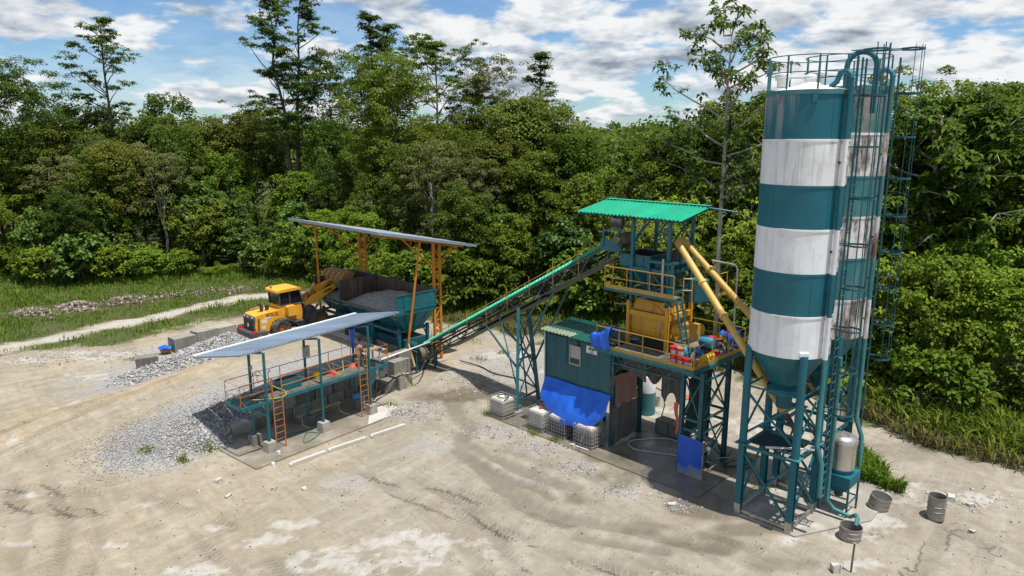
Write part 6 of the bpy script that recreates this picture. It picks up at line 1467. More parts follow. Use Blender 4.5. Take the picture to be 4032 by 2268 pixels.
def gravel_mat():
    m, nt, bs = new_mat('crushed_stone')
    vo = nd(nt, 'ShaderNodeTexVoronoi'); vo.inputs['Scale'].default_value = 16.0; g = nd(nt, 'ShaderNodeNewGeometry'); nt.links.new(g.outputs['Position'], vo.inputs['Vector'])
    s = nd(nt, 'ShaderNodeSeparateColor'); nt.links.new(vo.outputs['Color'], s.inputs[0])
    c = ramp(nt, s.outputs[0], [(0, (.20, .20, .20)), (.6, (.32, .315, .31)), (1, (.46, .455, .44))])
    c = mixc(nt, ramp(nt, pos_noise(nt, 1.3, 5), [(.45, 0.), (.65, .5)]), c, (.34, .31, .26))
    nt.links.new(c, bs.inputs['Base Color']); bs.inputs['Roughness'].default_value = .9
    a = nd(nt, 'ShaderNodeMath', operation='SUBTRACT'); nt.links.new(pos_noise(nt, 5, 6), a.inputs[0]); nt.links.new(vo.outputs['Distance'], a.inputs[1]); bump(nt, bs, a.outputs[0], .9, .06)
    return m
M['gravel'] = gravel_mat()
hopper()
# ---------------------------------------------------------------- canopy over the hopper
def canopy():
    t = thing('hopper_canopy', 'orange-posted lean-to canopy with grey metal roof over the hopper', 'canopy', T(23.2, 2.9))
    og = M['orange']
    def zr(b): return 8.30 - .200 * (b + 1.5)
    for A in (19.3, 27.2):
        legs = [(A, 2.75), (A, 3.22)]
        col = []
        for (x, b) in legs: part_beam(t, 'column_leg', T(x, b, 0), T(x, b, zr(b) - .08), .12, .15, og)
        for i in range(9):
            z0 = .35 + i * .75; z1 = z0 + .75
            part_beam(t, 'lacing', T(A, 2.75 if i % 2 else 3.22, z0), T(A, 3.22 if i % 2 else 2.75, z1), .05, .05, og)
            part_beam(t, 'lacing', T(A, 2.75, z0), T(A, 3.22, z0), .05, .05, og)
        part_beam(t, 'rafter', T(A, -1.55, zr(-1.55) - .08), T(A, 5.1, zr(5.1) - .08), .12, .14, og)
        part_beam(t, 'knee_brace', T(A, 2.72, 5.9), T(A, .5, zr(.5) - .12), .08, .08, og); part_beam(t, 'knee_brace', T(A, 3.22, 6.1), T(A, 4.3, zr(4.3) - .12), .07, .07, og)
        part_beam(t, 'footing', T(A, 2.97, -.02), T(A, 2.97, .08), .75, .75, M['concrete'])
    part_beam(t, 'prop', T(18.82, .06, 0), T(18.82, 1.40, zr(1.40) - .1), .09, .09, og)
    part_beam(t, 'prop', T(27.2, -.38, 0), T(27.2, -.45, zr(-.45) - .1), .09, .09, og)
    for b in (-1.5, .1, 1.7, 3.3, 4.9): part_beam(t, 'purlin', T(18.4, b, zr(b) + .03), T(28.2, b, zr(b) + .03), .06, .07, M['galv'])
    us = T.a; n = 12; wd = 9.9 / n
    vv = T.b * 7.05 + V(0, 0, zr(5.35) - zr(-1.7)); nr = vv.cross(us); nr = nr if nr.z > 0 else -nr
    for i in range(n): corr_sheet(MB(), T(18.3 + i * wd, -1.75, zr(-1.7) + .10 + .014 * (i % 2)), us, vv, 4, wd / 4, .05, nr, .015).build('roof_sheet', M['galv_light'], t)
    for p, q in ((T(18.27, -1.76, zr(-1.75) + .08), T(18.27, 5.32, zr(5.3) + .08)), (T(18.3, -1.78, zr(-1.75) + .08), T(28.2, -1.78, zr(-1.75) + .08))): part_beam(t, 'fascia', p, q, .02, .16, M['galv'])
M['galv_light'] = paint('pale_zinc_sheet', (0.40, 0.45, 0.50), 0.4, (0.30, 0.34, 0.38), 0.5, 1.6, metal=0.3, bmp=0.05, fade=0.08, objvar=0.12)
canopy()
# ---------------------------------------------------------------- wheel loader
def loader():
    zg = 1.36
    def P(f, l, z): return T(27.2 + l, -3.7 + f, zg + z)      # f forward, l left, z up
    t = thing('wheel_loader', 'yellow wheel loader tipping its raised bucket into the hopper', 'wheel loader', P(1.4, 0, 0))
    ly, lg, dk = M['loader_yellow'], M['loader_grey'], M['dark']
    def slab(name, prof, l0, l1, mat, par=None, bevel=None):
        """side profile (f,z) extruded across the machine"""
        pts = [P(f, l0, z) for f, z in prof]
        return MB().prism(pts, T.a * (l1 - l0)).build(name, mat, par or t)
    # rear body
    hood = slab('engine_hood', [(-1.50, .62), (-1.50, 1.56), (-1.42, 1.63), (.20, 1.80), (.20, 1.0), (-.35, .70), (-.9, .50)], -.72, .72, ly)
    gr = slab('grille', [(-1.58, .58), (-1.60, 1.50), (-1.54, 1.58), (-1.49, 1.58), (-1.49, .58)], -.70, .70, lg)
    for i in range(7): MB().beam(P(-1.62, -.55, .72 + .105 * i), P(-1.62, .55, .72 + .105 * i), .03, .05).build('louvre', dk, gr)
    MB().lathe(P(-1.645, 0, 1.0), [(.12, 0), (.12, .012), (.002, .014)], 20, axis=-T.b).build('emblem', M['white'], gr); MB().lathe(P(-1.655, 0, 1.0), [(.085, 0), (.085, .012), (.002, .014)], 3, axis=-T.b).build('emblem_mark', M['red'], gr)
    text_mesh('SDLG', P(-1.615, .08, 1.50), .13, -T.a, M['white'], gr, 'grille_lettering')
    for s in (-1, 1): MB().box(P(-1.60, s * .5, 1.50), (.16, .03, .08), T.a, T.b).build('rear_light', M['white'], gr)
    slab('counterweight', [(-1.86, .30), (-1.88, .62), (-1.80, .68), (-.95, .68), (-.95, .42), (-1.2, .26)], -1.10, 1.10, lg)
    MB().box(P(-1.5, 1.2, .72), (.18, .5, .12), T.a, T.b).build('side_step', dk, t)
    for s in (-1, 1):
        MB().box(P(-1.72, s * .95, .72), (.20, .30, .10), T.a, T.b).build('tail_lamp', M['red'], t)
    MB().box(P(-1.45, -1.105, .46), (.012, .16, .09), T.a, T.b).build('side_marker', M['orange'], t)
    text_mesh('SDLG', P(-.42, -.724, 1.56), .29, T.b, M['ink_brown'], hood, 'side_lettering', xs=1.15)
    text_mesh('L933', P(-1.50, -.71, .98), .15, V(0, 0, -1), M['white'], hood, 'model_lettering', up=T.b)
    for i in range(11):
        part_beam(hood, 'side_vent', P(-1.38, -.725, .70 + .07 * i), P(-1.24, -.725, .77 + .07 * i), .012, .022, M['ink'])
    for (f, z, w, h) in ((-.95, 1.22, .34, .24), (-.72, 1.40, .4, .08), (-1.0, .84, .22, .2)): MB().box(P(f, -.724, z), (.008, w, h), T.a, T.b).build('notice_plate', M['white'], hood)
    part_tube(hood, 'hood_rail', [P(-1.2, .62, 1.62), P(-1.15, .62, 1.78), P(-.2, .62, 1.88), P(-.15, .62, 1.76)], .02, ly, 6)
    part_tube(hood, 'hood_rail', [P(-.6, -.45, 1.70), P(-.55, -.45, 1.80), P(.0, -.45, 1.85), P(.02, -.45, 1.78)], .02, ly, 6)
    MB().tube([P(-.75, -.05, 1.68), P(-.75, -.05, 2.0), P(-.80, -.05, 2.1), P(-.95, -.05, 2.16)], [.11, .11, .10, .10], 12).build('exhaust', dk, t, autosmooth=40)
    MB().lathe(P(-.42, -.1, 1.72), [(.12, 0), (.12, .25), (.15, .27), (.15, .34), (.02, .36)], 14).build('air_cleaner', dk, t, autosmooth=40)
    # cab
    base = slab('cab_base', [(.15, 1.0), (.15, 1.98), (1.55, 1.98), (1.62, 1.4), (1.55, .85)], -.70, .70, ly)
    gl = slab('cab_glass', [(.18, 1.98), (.15, 2.80), (1.45, 2.84), (1.68, 1.98)], -.68, .68, M['glass'])
    for f0, z0, f1, z1 in ((.15, 1.98, .13, 2.82), (.80, 1.98, .80, 2.82), (1.70, 1.98, 1.47, 2.84)):
        for s in (-1, 1): part_beam(gl, 'cab_pillar', P(f0, s * .70, z0), P(f1, s * .70, z1), .06, .06, lg)
    for s in (-1, 1): part_beam(gl, 'cab_sill', P(.15, s * .70, 1.99), P(1.68, s * .70, 1.99), .05, .06, lg)
    roof = slab('cab_roof', [(-.04, 2.80), (-.02, 2.93), (.3, 3.0), (1.35, 3.02), (1.58, 2.95), (1.58, 2.86)], -.80, .80, ly)
    MB().lathe(P(.12, .3, 2.96), [(.06, 0), (.06, .04), (.07, .06), (.07, .16), (.04, .20), (.002, .21)], 12).build('beacon', M['rust_orange'], roof, autosmooth=40)
    MB().box(P(.16, -.3, 2.76), (.16, .06, .06), T.a, T.b).build('work_light', M['white'], roof)
    MB().lathe(P(.125, -.2, 2.40), [(.001, 0), (.02, 0)], 8, axis=-T.b)
    MB().prism([P(.42, -.715, 1.36), P(.66, -.715, 1.36), P(.54, -.715, 1.66)], T.a * .01).build('warning_triangle', M['red'], base)
    bx = slab('tool_box', [(.50, 1.33), (.46, 1.90), (.55, 1.97), (.95, 1.97), (1.18, 1.70), (1.18, 1.36)], -1.08, -.70, ly)
    slab('tool_box', [(.50, 1.33), (.46, 1.90), (.55, 1.97), (.95, 1.97), (1.18, 1.70), (1.18, 1.36)], .70, 1.08, ly)
    slab('side_skirt', [(-.9, .5), (-.35, .70), (.2, 1.0), (.2, .72), (-.55, .36)], -.74, .74, lg)
    # chassis, fenders, steps
    slab('rear_chassis', [(-1.0, .35), (-1.0, .75), (1.7, 1.0), (1.75, .45)], -.45, .45, dk)
    slab('front_chassis', [(1.8, .40), (1.85, 1.0), (2.15, 1.65), (2.55, 1.6), (3.1, .9), (3.15, .45)], -.42, .42, lg)
    slab('loader_tower', [(1.85, .8), (1.95, 1.72), (2.25, 1.78), (2.40, 1.2), (2.5, .8)], -.60, -.42, lg); slab('loader_tower', [(1.85, .8), (1.95, 1.72), (2.25, 1.78), (2.40, 1.2), (2.5, .8)], .42, .60, lg)
    for s in (-1, 1):
        l0, l1 = (s * 1.15, s * .70)
        slab('rear_fender', [(-.15, 1.20), (.45, 1.24), (.95, .95), (1.25, .62), (1.20, .58), (.88, .86), (.42, 1.14), (-.15, 1.12)], min(l0, l1), max(l0, l1), lg)
        slab('front_fender', [(1.98, .60), (2.10, 1.05), (2.45, 1.36), (3.05, 1.36), (3.05, 1.28), (2.50, 1.28), (2.2, 1.0), (2.08, .60)], min(l0, l1), max(l0, l1), lg)
        MB().box(P(1.15, s * .95, .62), (.4, .5, .05), T.a, T.b).build('step', dk, t); MB().box(P(1.15, s * .95, .95), (.45, .6, .06), T.a, T.b).build('step', lg, t)
        part_tube(t, 'mirror_arm', [P(1.68, s * .7, 2.5), P(1.9, s * .98, 2.55)], .015, dk, 5); MB().box(P(1.92, s * 1.0, 2.42), (.16, .05, .3), T.a, T.b).build('mirror', dk, t)
    # wheels
    R_, Wd = .62, .44
    def wheel(f, l):
        c = P(f, l, R_); sg = 1 if l > 0 else -1
        prof = [(.30, -.16), (.44, -.22), (.55, -.21), (.60, -.16), (.61, 0), (.60, .16), (.55, .21), (.44, .22), (.30, .16)]
        w = MB().lathe(c, prof, 30, axis=T.a).build('wheel', M['rubber'], t, autosmooth=50)
        lug = MB()
        for i in range(18):
            for s in (-1, 1):
                th = 2 * math.pi * (i + .5 * (s > 0)) / 18; d = T.b * math.cos(th) + V(0, 0, math.sin(th)); tg = T.b * -math.sin(th) + V(0, 0, math.cos(th))
                lug.box(c + d * .605 + T.a * (s * .10), (.20, .085, .05), (T.a + tg * (.45 * s)).normalized(), tg, d)
        lug.build('tread', M['rubber'], w)
        MB().lathe(c + T.a * (sg * .02), [(.31, .12 * sg), (.28, .06 * sg), (.16, .05 * sg), (.14, .10 * sg), (.002, .11 * sg)], 24, axis=T.a).build('rim', M['rim_orange'], w, autosmooth=40)
        for i in range(8):
            th = i * math.pi / 4; MB().lathe(c + T.a * (sg * .08) + T.b * (.22 * math.cos(th)) + V(0, 0, .22 * math.sin(th)), [(.022, 0), (.022, .03 * sg), (.002, .03 * sg)], 6, axis=T.a).build('wheel_nut', dk, w)
    for f in (0, 2.70):
        for l in (-.93, .93): wheel(f, l)
    # boom, linkage, bucket
    for s in (-1, 1):
        l0 = s * .52 - .06
        slab('boom_arm', [(1.92, 1.62), (1.90, 1.86), (2.45, 2.26), (3.22, 2.52), (4.10, 2.78), (4.48, 2.80), (4.50, 2.60), (4.15, 2.52), (3.30, 2.10), (2.6, 1.78)], l0, l0 + .12, ly)
        part_tube(t, 'lift_cylinder', [P(2.3, s * .5, 1.10), P(2.85, s * .5, 1.62)], .075, lg, 10); part_tube(t, 'lift_rod', [P(2.85, s * .5, 1.62), P(3.3, s * .5, 2.12)], .045, M['steel'], 8)
    text_mesh('TEIM', P(3.52, -.595, 2.44), .24, (T.b + V(0, 0, .28)), M['ink_brown'], t, 'boom_lettering', up=(V(0, 0, 1) - T.b * .28), xs=1.2)
    part_tube(t, 'cross_tube', [P(3.25, -.5, 2.32), P(3.25, .5, 2.32)], .12, ly, 12)
    slab('bell_crank', [(3.0, 2.30), (2.75, 2.78), (2.95, 2.92), (3.3, 2.80), (3.75, 2.95), (3.85, 2.82), (3.4, 2.36)], -.10, .10, ly)
    part_tube(t, 'tilt_cylinder', [P(2.15, 0, 1.75), P(2.6, 0, 2.45)], .09, ly, 10); part_tube(t, 'tilt_rod', [P(2.6, 0, 2.45), P(2.82, 0, 2.76)], .05, M['steel'], 8)
    part_beam(t, 'bucket_link', P(3.8, 0, 2.88), P(4.35, 0, 3.05), .10, .12, ly)
    for x in ((3.25, 2.34), (2.95, 2.84)): MB().lathe(P(x[0], -.12, x[1]), [(.06, 0), (.06, .03), (.002, .03)], 10, axis=-T.a).build('pin', dk, t)
    # bucket: tipped forward
    out = [(4.28, 2.62), (4.16, 2.92), (4.22, 3.28), (4.50, 3.52), (5.05, 3.56), (5.18, 3.50)]
    inn = [(5.16, 3.46), (4.98, 3.45), (4.56, 3.42), (4.32, 3.22), (4.28, 2.94), (4.40, 2.70)]
    low = [(4.28, 2.62), (4.70, 2.50), (5.25, 2.30), (5.26, 2.34), (4.74, 2.56), (4.40, 2.70)]
    bk = slab('bucket', out + inn, -1.22, 1.22, M['bucket']); slab('bucket_floor', low, -1.22, 1.22, M['bucket'], bk)
    for s in (-1.24, 1.20): slab('bucket_side', [(4.28, 2.62), (4.16, 2.92), (4.22, 3.28), (4.50, 3.52), (5.05, 3.56), (5.2, 3.48), (5.05, 2.9), (5.25, 2.30)], s, s + .04, M['bucket'], bk)
    for l in (-.9, -.3, .3, .9): slab('bucket_rib', [(4.25, 2.60), (4.10, 2.92), (4.17, 3.32), (4.48, 3.57), (4.52, 3.52), (4.24, 3.28), (4.18, 2.92), (4.30, 2.62)], l - .02, l + .02, M['bucket'], bk)
    part_beam(bk, 'wear_edge', P(5.10, -1.22, 3.54), P(5.10, 1.22, 3.54), .24, .05, M['rust_inside'])
    for l in (-.6, 0, .6): slab('bucket_lug', [(4.0, 2.70), (4.22, 3.25), (4.3, 3.0), (4.3, 2.6)], l - .04, l + .04, M['bucket'], bk)
M['bucket'] = paint('worn_bucket_paint', (0.36, 0.175, 0.035), 0.55, (0.20, 0.14, 0.08), 0.7, 2.5, 0.3, (0.12, 0.08, 0.05))
loader()
# ---------------------------------------------------------------- washing platform
def block(parent, name, c, size, ax, ay, mat, seed=0, chip=.02):
    """cast block with soft worn corners"""
    rs = random.Random(seed); hx, hy, hz_ = [s / 2 for s in size]; b = .025
    mb = MB(); vs = []
    for sz in (-1, 1):
        for (sx, sy) in ((-1, -1), (1, -1), (1, 1), (-1, 1)):
            for k in range(2):
                x = sx * (hx - (b if k == 0 else 0)); y = sy * (hy - (b if k == 1 else 0))
                if (sx * sy < 0): x, y = sx * (hx - (b if k == 1 else 0)), sy * (hy - (b if k == 0 else 0))
                j = lambda: rs.uniform(-chip, chip) * .5
                vs.append(Vector(c) + Vector(ax) * (x + j()) + Vector(ay) * (y + j()) + V(0, 0, sz * hz_ + j()))
    mb.add(vs, [tuple(range(7, -1, -1)), tuple(range(8, 16))] + [(i, (i + 1) % 8, 8 + (i + 1) % 8, 8 + i) for i in range(8)])
    return mb.build(name, mat, parent)
def block_wall():
    t = thing('block_retaining_wall', 'retaining wall of stacked concrete blocks behind the washing platform', 'retaining wall', PF(5, 2.9))
    k = 0
    for row, (z, a0, a1) in enumerate(((.27, -.3, 9.6), (.81, 1.95, 9.7), (1.33, 2.4, 9.8))):
        a = a0 + .02
        while a < a1:
            w = RND.uniform(.98, 1.16); k += 1
            block(t, 'block', PF(a + w / 2, 2.88 + RND.uniform(-.03, .03), z), (w - .03, .56, .52), PF.a, PF.b, M['concrete_dark'] if RND.random() < .75 else M['concrete'], k); a += w
    for i in range(2): block(t, 'end_block', PF(9.35 + i * .62, 2.15 + .45 * i, .95 - .2 * i), (1.02, .6, 1.0), PF.a, PF.b, M['concrete'], 70 + i)
    s = thing('ramp_kerb', 'pale concrete kerb beam along the ramp edge before the hopper', 'kerb', T(23, -1.0, 1.4))
    for i in range(5): block(s, 'kerb_beam', T(20.1 + i * 1.75, -1.05, 1.42), (1.72, .35, .34), T.a, T.b, M['slab_dry'], 30 + i)
    block(s, 'red_end', T(19.16, -1.05, 1.42), (.12, .36, .35), T.a, T.b, M['rust_orange'], 41)
    u = thing('concrete_footing', 'square concrete block with coiled yellow hose at the conveyor tail', 'concrete block', PF(9.3, 1.6))
    block(u, 'block', PF(9.25, 1.75, .36), (.95, .75, .72), PF.a, PF.b, M['concrete'], 90); block(u, 'block', PF(8.35, 1.95, .30), (.8, .7, .6), PF.a, PF.b, M['concrete_dark'], 91)
block_wall()
def platform():
    t = thing('washing_platform', 'teal raised washing platform with orange railings', 'platform', PF(2.8, .6))
    te, og = M['teal'], M['rust_orange']
    zf = 2.28
    for a in (0, 2.82, 5.64):
        for b in (0, 1.2):
            ztop = 4.52 if b == 0 else 4.25
            part_tube(t, 'post', [PF(a, b, .38), PF(a, b, ztop)], .062, te, 12)
            f = MB(); s0, s1 = .24, .20
            q = lambda s, z: [PF(a + sx * s, b + sy * s, z) for sx, sy in ((-1, -1), (1, -1), (1, 1), (-1, 1))]
            lo, hi = q(s0, 0), q(s1, .50); f.poly(hi)
            for i in range(4): f.poly([lo[i], lo[(i + 1) % 4], hi[(i + 1) % 4], hi[i]])
            f.build('footing', M['concrete'] if b == 0 else M['concrete_dark'], t)
    for b in (0, 1.2): part_beam(t, 'floor_beam', PF(-1.2, b, zf), PF(6.85, b, zf), .08, .14, te)
    for a in (-1.2, 0, 1.4, 2.82, 4.2, 5.64, 6.82): part_beam(t, 'joist', PF(a, 0, zf), PF(a, 1.2, zf), .06, .10, te)
    for i in range(5): MB().box(PF(.85 + i * 1.12, .6, zf + .075), (1.10, 1.12, .012), PF.a, PF.b).build('floor_plate', M['deck'], t)
    part_beam(t, 'knee_brace', PF(6.5, 0, zf - .05), PF(5.7, 0, zf - .75), .05, .05, te); part_beam(t, 'knee_brace', PF(-.8, 0, zf - .05), PF(-.05, 0, zf - .6), .05, .05, te)
    H_ = .98
    def rail(pts, toe=None): return railing(t, pts, H_, og, 1.35, .017, .5)
    z = zf + .07
    rail([PF(.25, 0, z), PF(-1.2, 0, z), PF(-1.2, 1.2, z), PF(6.82, 1.2, z), PF(6.82, 0, z), PF(5.5, 0, z)]); rail([PF(.75, 0, z), PF(4.95, 0, z)])
    # ladders
    for n, (a0) in enumerate((.50, 5.22)):
        L = MB()
        for s in (-.23, .23): L.beam(PF(a0 + s, -.10, .02), PF(a0 + s, -.04, zf + 1.05), .035, .045)
        l = L.build('ladder', og, t)
        rm = MB().tube([PF.a * -.22, PF.a * .22], .012, 6).mesh('rung'); rm.materials.append(og)
        for i in range(8): place(rm, 'rung', l, PF(a0, -.095 + .004 * i, .2 + i * .29))
    # roof
    FL, FR, BL, BR = Vector((-11.3, 28.3, 4.62)), Vector((-5.83, 35.6, 4.66)), Vector((-14.2, 30.3, 3.92)), Vector((-8.60, 37.9, 3.98))
    n = 12; uu = (FR - FL) / n; vv = (BL - FL)
    for i in range(n):
        o = FL + uu * i; w = (BR - BL) / n; v2 = (BL + w * i) - o
        nr = v2.cross(uu); nr = nr if nr.z > 0 else -nr
        sh = corr_sheet(MB(), o + V(0, 0, .014 * (i % 2)), uu, v2, 4, uu.length / 4, .035, nr, .01); sh.build('roof_sheet', M['galv'], t)
    part_beam(t, 'eaves_gutter', BL + V(0, 0, .05), BR + V(0, 0, .05), .14, .06, M['white']); part_beam(t, 'fascia', FL + V(0, 0, -.03), FR + V(0, 0, -.03), .03, .07, M['galv']); part_beam(t, 'fascia', FL + V(0, 0, -.03), BL + V(0, 0, -.03), .03, .07, M['galv'])
    for f in (.05, .35, .65, .95):
        p = FL + (BL - FL) * f; q = FR + (BR - FR) * f; part_beam(t, 'purlin', p - V(0, 0, .05), q - V(0, 0, .05), .05, .06, te)
    for a in (0, 2.82, 5.64): part_beam(t, 'rafter', PF(a, .12, 4.50), PF(a, 2.9, 3.95), .06, .09, te)
    # control box on a post
    bx = MB().box(PF(2.80, 1.02, 3.72), (.30, .16, .52), PF.a, PF.b).build('switch_box', M['grey_box'], t)
    MB().box(PF(2.80, .937, 3.72), (.27, .012, .48), PF.a, PF.b).build('box_door', M['grey_box'], bx)
    for i in range(2): MB().lathe(PF(2.74 + i * .10, .93, 3.66), [(.016, 0), (.016, .02), (.002, .02)], 8, axis=-PF.b).build('push_button', M['ink'], bx)
    MB().box(PF(.02, 1.12, 3.62), (.10, .08, .18), PF.a, PF.b).build('junction_box', M['grey_box'], t)
    return t
platform()
def platform_things():
    zf = 2.37
    # slab
    poly = [PF(-1.35, 2.05), PF(-1.35, -1.08), PF(7.0, -1.05), PF(7.1, .35), PF(6.4, .4), PF(6.4, 2.55), PF(-.35, 2.55)]
    zt = max(hz(p.x, p.y) for p in poly) + .05
    s = MB().prism([p + V(0, 0, -.25) for p in poly], V(0, 0, .25 + .05)).build('wash_slab', M['slab_wet'], None, origin=PF(2.8, .4)); tag(s, 'wet concrete wash slab under the platform', None, None, 'structure')
    dry = [PF(4.6, -1.02), PF(6.95, -1.02), PF(7.05, .32), PF(5.9, .35), PF(5.2, -.35)]
    MB().poly([p + V(0, 0, .056) for p in dry]).build('dry_screed', M['slab_dry'], s)
    # blue tank on the platform
    k = thing('blue_wash_tank', 'teal open water tank standing on the platform', 'tank', PF(1.6, .75, zf))
    MB().box(PF(1.55, .72, zf + .22), (1.05, .55, .44), PF.a, PF.b).build('body', M['teal'], k); MB().box(PF(1.55, .72, zf + .445), (.95, .45, .012), PF.a, PF.b).build('water', M['ink'], k)
    # yellow bucket, red cloth, basins
    def pail(label, loc, h, r0, r1, mat, cat='bucket', lid=None, group=None, label_mat=None, name='bucket'):
        o = thing(name, label, cat, loc, group)
        MB().lathe(loc, [(.001, .002), (r0, 0), (r1, h), (r1 + .012, h), (r1 + .012, h - .03), (r1 - .006, h - .03), (r1 - .012, h - .02), (r0 - .01, .02)] if not lid else [(.001, .002), (r0, 0), (r1, h)], 18).build('body', mat, o, autosmooth=40)
        if lid: MB().lathe(loc, [(r1 + .015, h - .05), (r1 + .018, h + .012), (r1 - .02, h + .018), (r1 - .03, h), (.002, h)], 18).build('lid', lid, o, autosmooth=40)
        if label_mat: MB().lathe(loc, [((r0 + (r1 - r0) * .18) + .004, h * .18), ((r0 + (r1 - r0) * .68) + .004, h * .68)], 18, -2.6, .3).build('label_wrap', label_mat, o, smooth=True)
        MB().tube([Vector(loc) + V(math.cos(x) * (r1 + .012), .03 * math.sin(x), h - .05 - abs(math.sin(x)) * r1 * .8) for x in np.linspace(0, math.pi, 9)], .005, 5).build('handle', M['steel'], o)
        return o
    pail('yellow plastic bucket on the wash platform', tuple(PF(3.15, .8, zf)), .30, .12, .16, M['yellow_can'])
    def heap(label, c, rx, ry, h, mat, name, cat):
        o = MB().grid(lambda u, v: Vector(c) + V(rx * v * math.cos(u * 6.2832) * (1 + .15 * math.sin(u * 19)), ry * v * math.sin(u * 6.2832), h * (1 - v ** 1.6) * (1 + .2 * math.sin(u * 25))), 24, 6).build(name, mat, None, smooth=True, origin=c); return tag(o, label, cat)
    heap('crumpled red cloth lying on the platform floor', PF(4.05, .75, zf), .22, .16, .14, M['red'], 'red_cloth', 'cloth')
    heap('orange basin lying face down on the platform near the seated worker', PF(5.3, .9, zf), .26, .2, .16, M['tarp_orange_bright'], 'basin', 'basin')
    # hoses
    def hose(label, pts, r, mat, name='hose', loc=None):
        P_ = [Vector(p) for p in pts]; S = []
        for i in range(len(P_) - 1):
            p0, p1, p2, p3 = P_[max(i - 1, 0)], P_[i], P_[i + 1], P_[min(i + 2, len(P_) - 1)]
            for j in range(6):
                t = j / 6; S.append(.5 * ((2 * p1) + (p2 - p0) * t + (2 * p0 - 5 * p1 + 4 * p2 - p3) * t * t + (3 * p1 - p0 - 3 * p2 + p3) * t ** 3))
        S.append(P_[-1]); o = MB().tube(S, r, 7).build(name, mat, None, smooth=True, origin=P_[0]); return tag(o, label, 'hose')
    hose('yellow hose hanging in a loop over the near platform rail', [PF(.2, .9, 2.9), PF(.15, .9, 3.5), PF(.6, .5, 2.8), PF(1.0, .1, 2.5), PF(.8, -.06, 2.35), PF(.2, 0, 2.4), PF(-.4, .5, 2.4)], .015, M['hose_yellow'])
    hose('yellow hose sagging across the middle platform rail', [PF(3.25, .05, 3.3), PF(3.4, .0, 2.9), PF(3.75, -.03, 2.62), PF(4.3, .3, 2.55), PF(4.8, 1.0, 3.0), PF(4.95, 1.2, 3.6), PF(5.2, 1.2, 3.75)], .015, M['hose_yellow'])
    hose('yellow hose coiled over the concrete block at the conveyor tail', [PF(8.9, 1.4, .74), PF(9.0, 1.9, .78), PF(9.3, 1.5, .76), PF(9.2, 1.34, .35), PF(9.35, 1.3, .08), PF(9.6, 1.45, .2), PF(9.4, 1.5, .74), PF(9.1, 1.8, .77), PF(9.5, 1.9, .76), PF(9.7, 1.32, .3), PF(9.8, 1.25, .06)], .015, M['hose_yellow'])
    hose('black cable bundle running from the platform to the conveyor', [PF(6.6, 1.0, .2), PF(7.6, 1.3, .55), PF(8.8, 1.5, .8), PF(10.2, 1.3, .75), T(18.2, 1.2, 1.1)], .04, M['black'])
    hose('green hose looping over the wet slab', [PF(-.5, 2.2, .3), PF(.3, 1.3, .09), PF(1.2, .9, .08), PF(2.6, .6, .08), PF(2.9, .2, .08), PF(2.2, -.3, .08), PF(1.4, -.5, .08), PF(2.1, .35, .09), PF(2.5, -.1, .08)], .020, M['hose_green'])
    hose('teal hose tangled round the middle platform post', [PF(2.7, 1.0, 1.2), PF(3.0, .95, .7), PF(2.6, 1.4, .75), PF(2.9, 1.3, .95), PF(2.6, 1.0, .6), PF(3.1, .8, .08)], .018, M['hose_green'])
    part_pipe = MB().tube([PF(7.0, .7, 2.35), T(17.6, 1.0, 1.95)], .045, 8).build('white_pipe', M['white'], None, smooth=True, origin=PF(7.0, .7, 2.3)); tag(part_pipe, 'long white pipe from the platform end to the conveyor', 'pipe')
    # pressure washer lance on stand
    w = thing('pressure_lance', 'black spray lance standing on the platform by the near ladder', 'spray lance', PF(.55, 1.0, zf))
    part_tube(w, 'lance', [PF(.75, .95, zf), PF(.72, .95, zf + .9)], .016, M['black'], 6); part_beam(w, 'grip', PF(.72, .95, zf + .85), PF(.80, .90, zf + 1.0), .03, .04, M['black'])
    part_tube(w, 'hose', [PF(-.1, .95, zf + .1), PF(-.12, .95, zf + .85), PF(.0, .95, zf + .98), PF(.3, .9, zf + .85)], .02, M['black'], 6)
    w2 = thing('water_pump', 'small dark pump on the platform floor by the near post', 'pump', PF(-.1, .7, zf)); MB().lathe(PF(-.25, .7, zf + .14), [(.002, -.2), (.13, -.19), (.13, .1), (.08, .12), (.08, .25), (.002, .26)], 14, axis=PF.a).build('motor', M['ink'], w2, autosmooth=40); MB().box(PF(-.2, .7, zf + .02), (.45, .2, .04), PF.a, PF.b).build('base', M['ink'], w2)
    # bench under the platform
    b = thing('plank_bench', 'long narrow plank bench under the platform', 'bench', PF(3.7, 1.5))
    part_beam(b, 'seat', PF(2.4, 1.45, .48), PF(4.85, 1.5, .50), .26, .04, M['wood'])
    for a in (2.55, 4.7):
        for s in (-.12, .12): part_beam(b, 'leg', PF(a, 1.48 + s * .4, .47), PF(a + .05, 1.48 + s * 1.6, .05), .05, .05, M['wood_grey'])
    part_beam(b, 'stretcher', PF(2.6, 1.48, .2), PF(4.65, 1.5, .32), .03, .04, M['wood_grey'])
    m = thing('electric_pump', 'blue electric pump on a concrete block under the platform end', 'pump', PF(5.6, 1.0, .5))
    block(m, 'plinth', PF(5.75, 1.15, .28), (.62, .5, .56), PF.a, PF.b, M['concrete_dark'], 5); MB().lathe(PF(5.6, .95, .74), [(.002, -.28), (.15, -.26), (.15, .12), (.09, .16), (.16, .2), (.16, .3), (.002, .32)], 16, axis=PF.a).build('motor', M['motor_blue'], m, autosmooth=35); MB().box(PF(5.6, .95, .60), (.5, .3, .06), PF.a, PF.b).build('base', M['blue_can'], m)
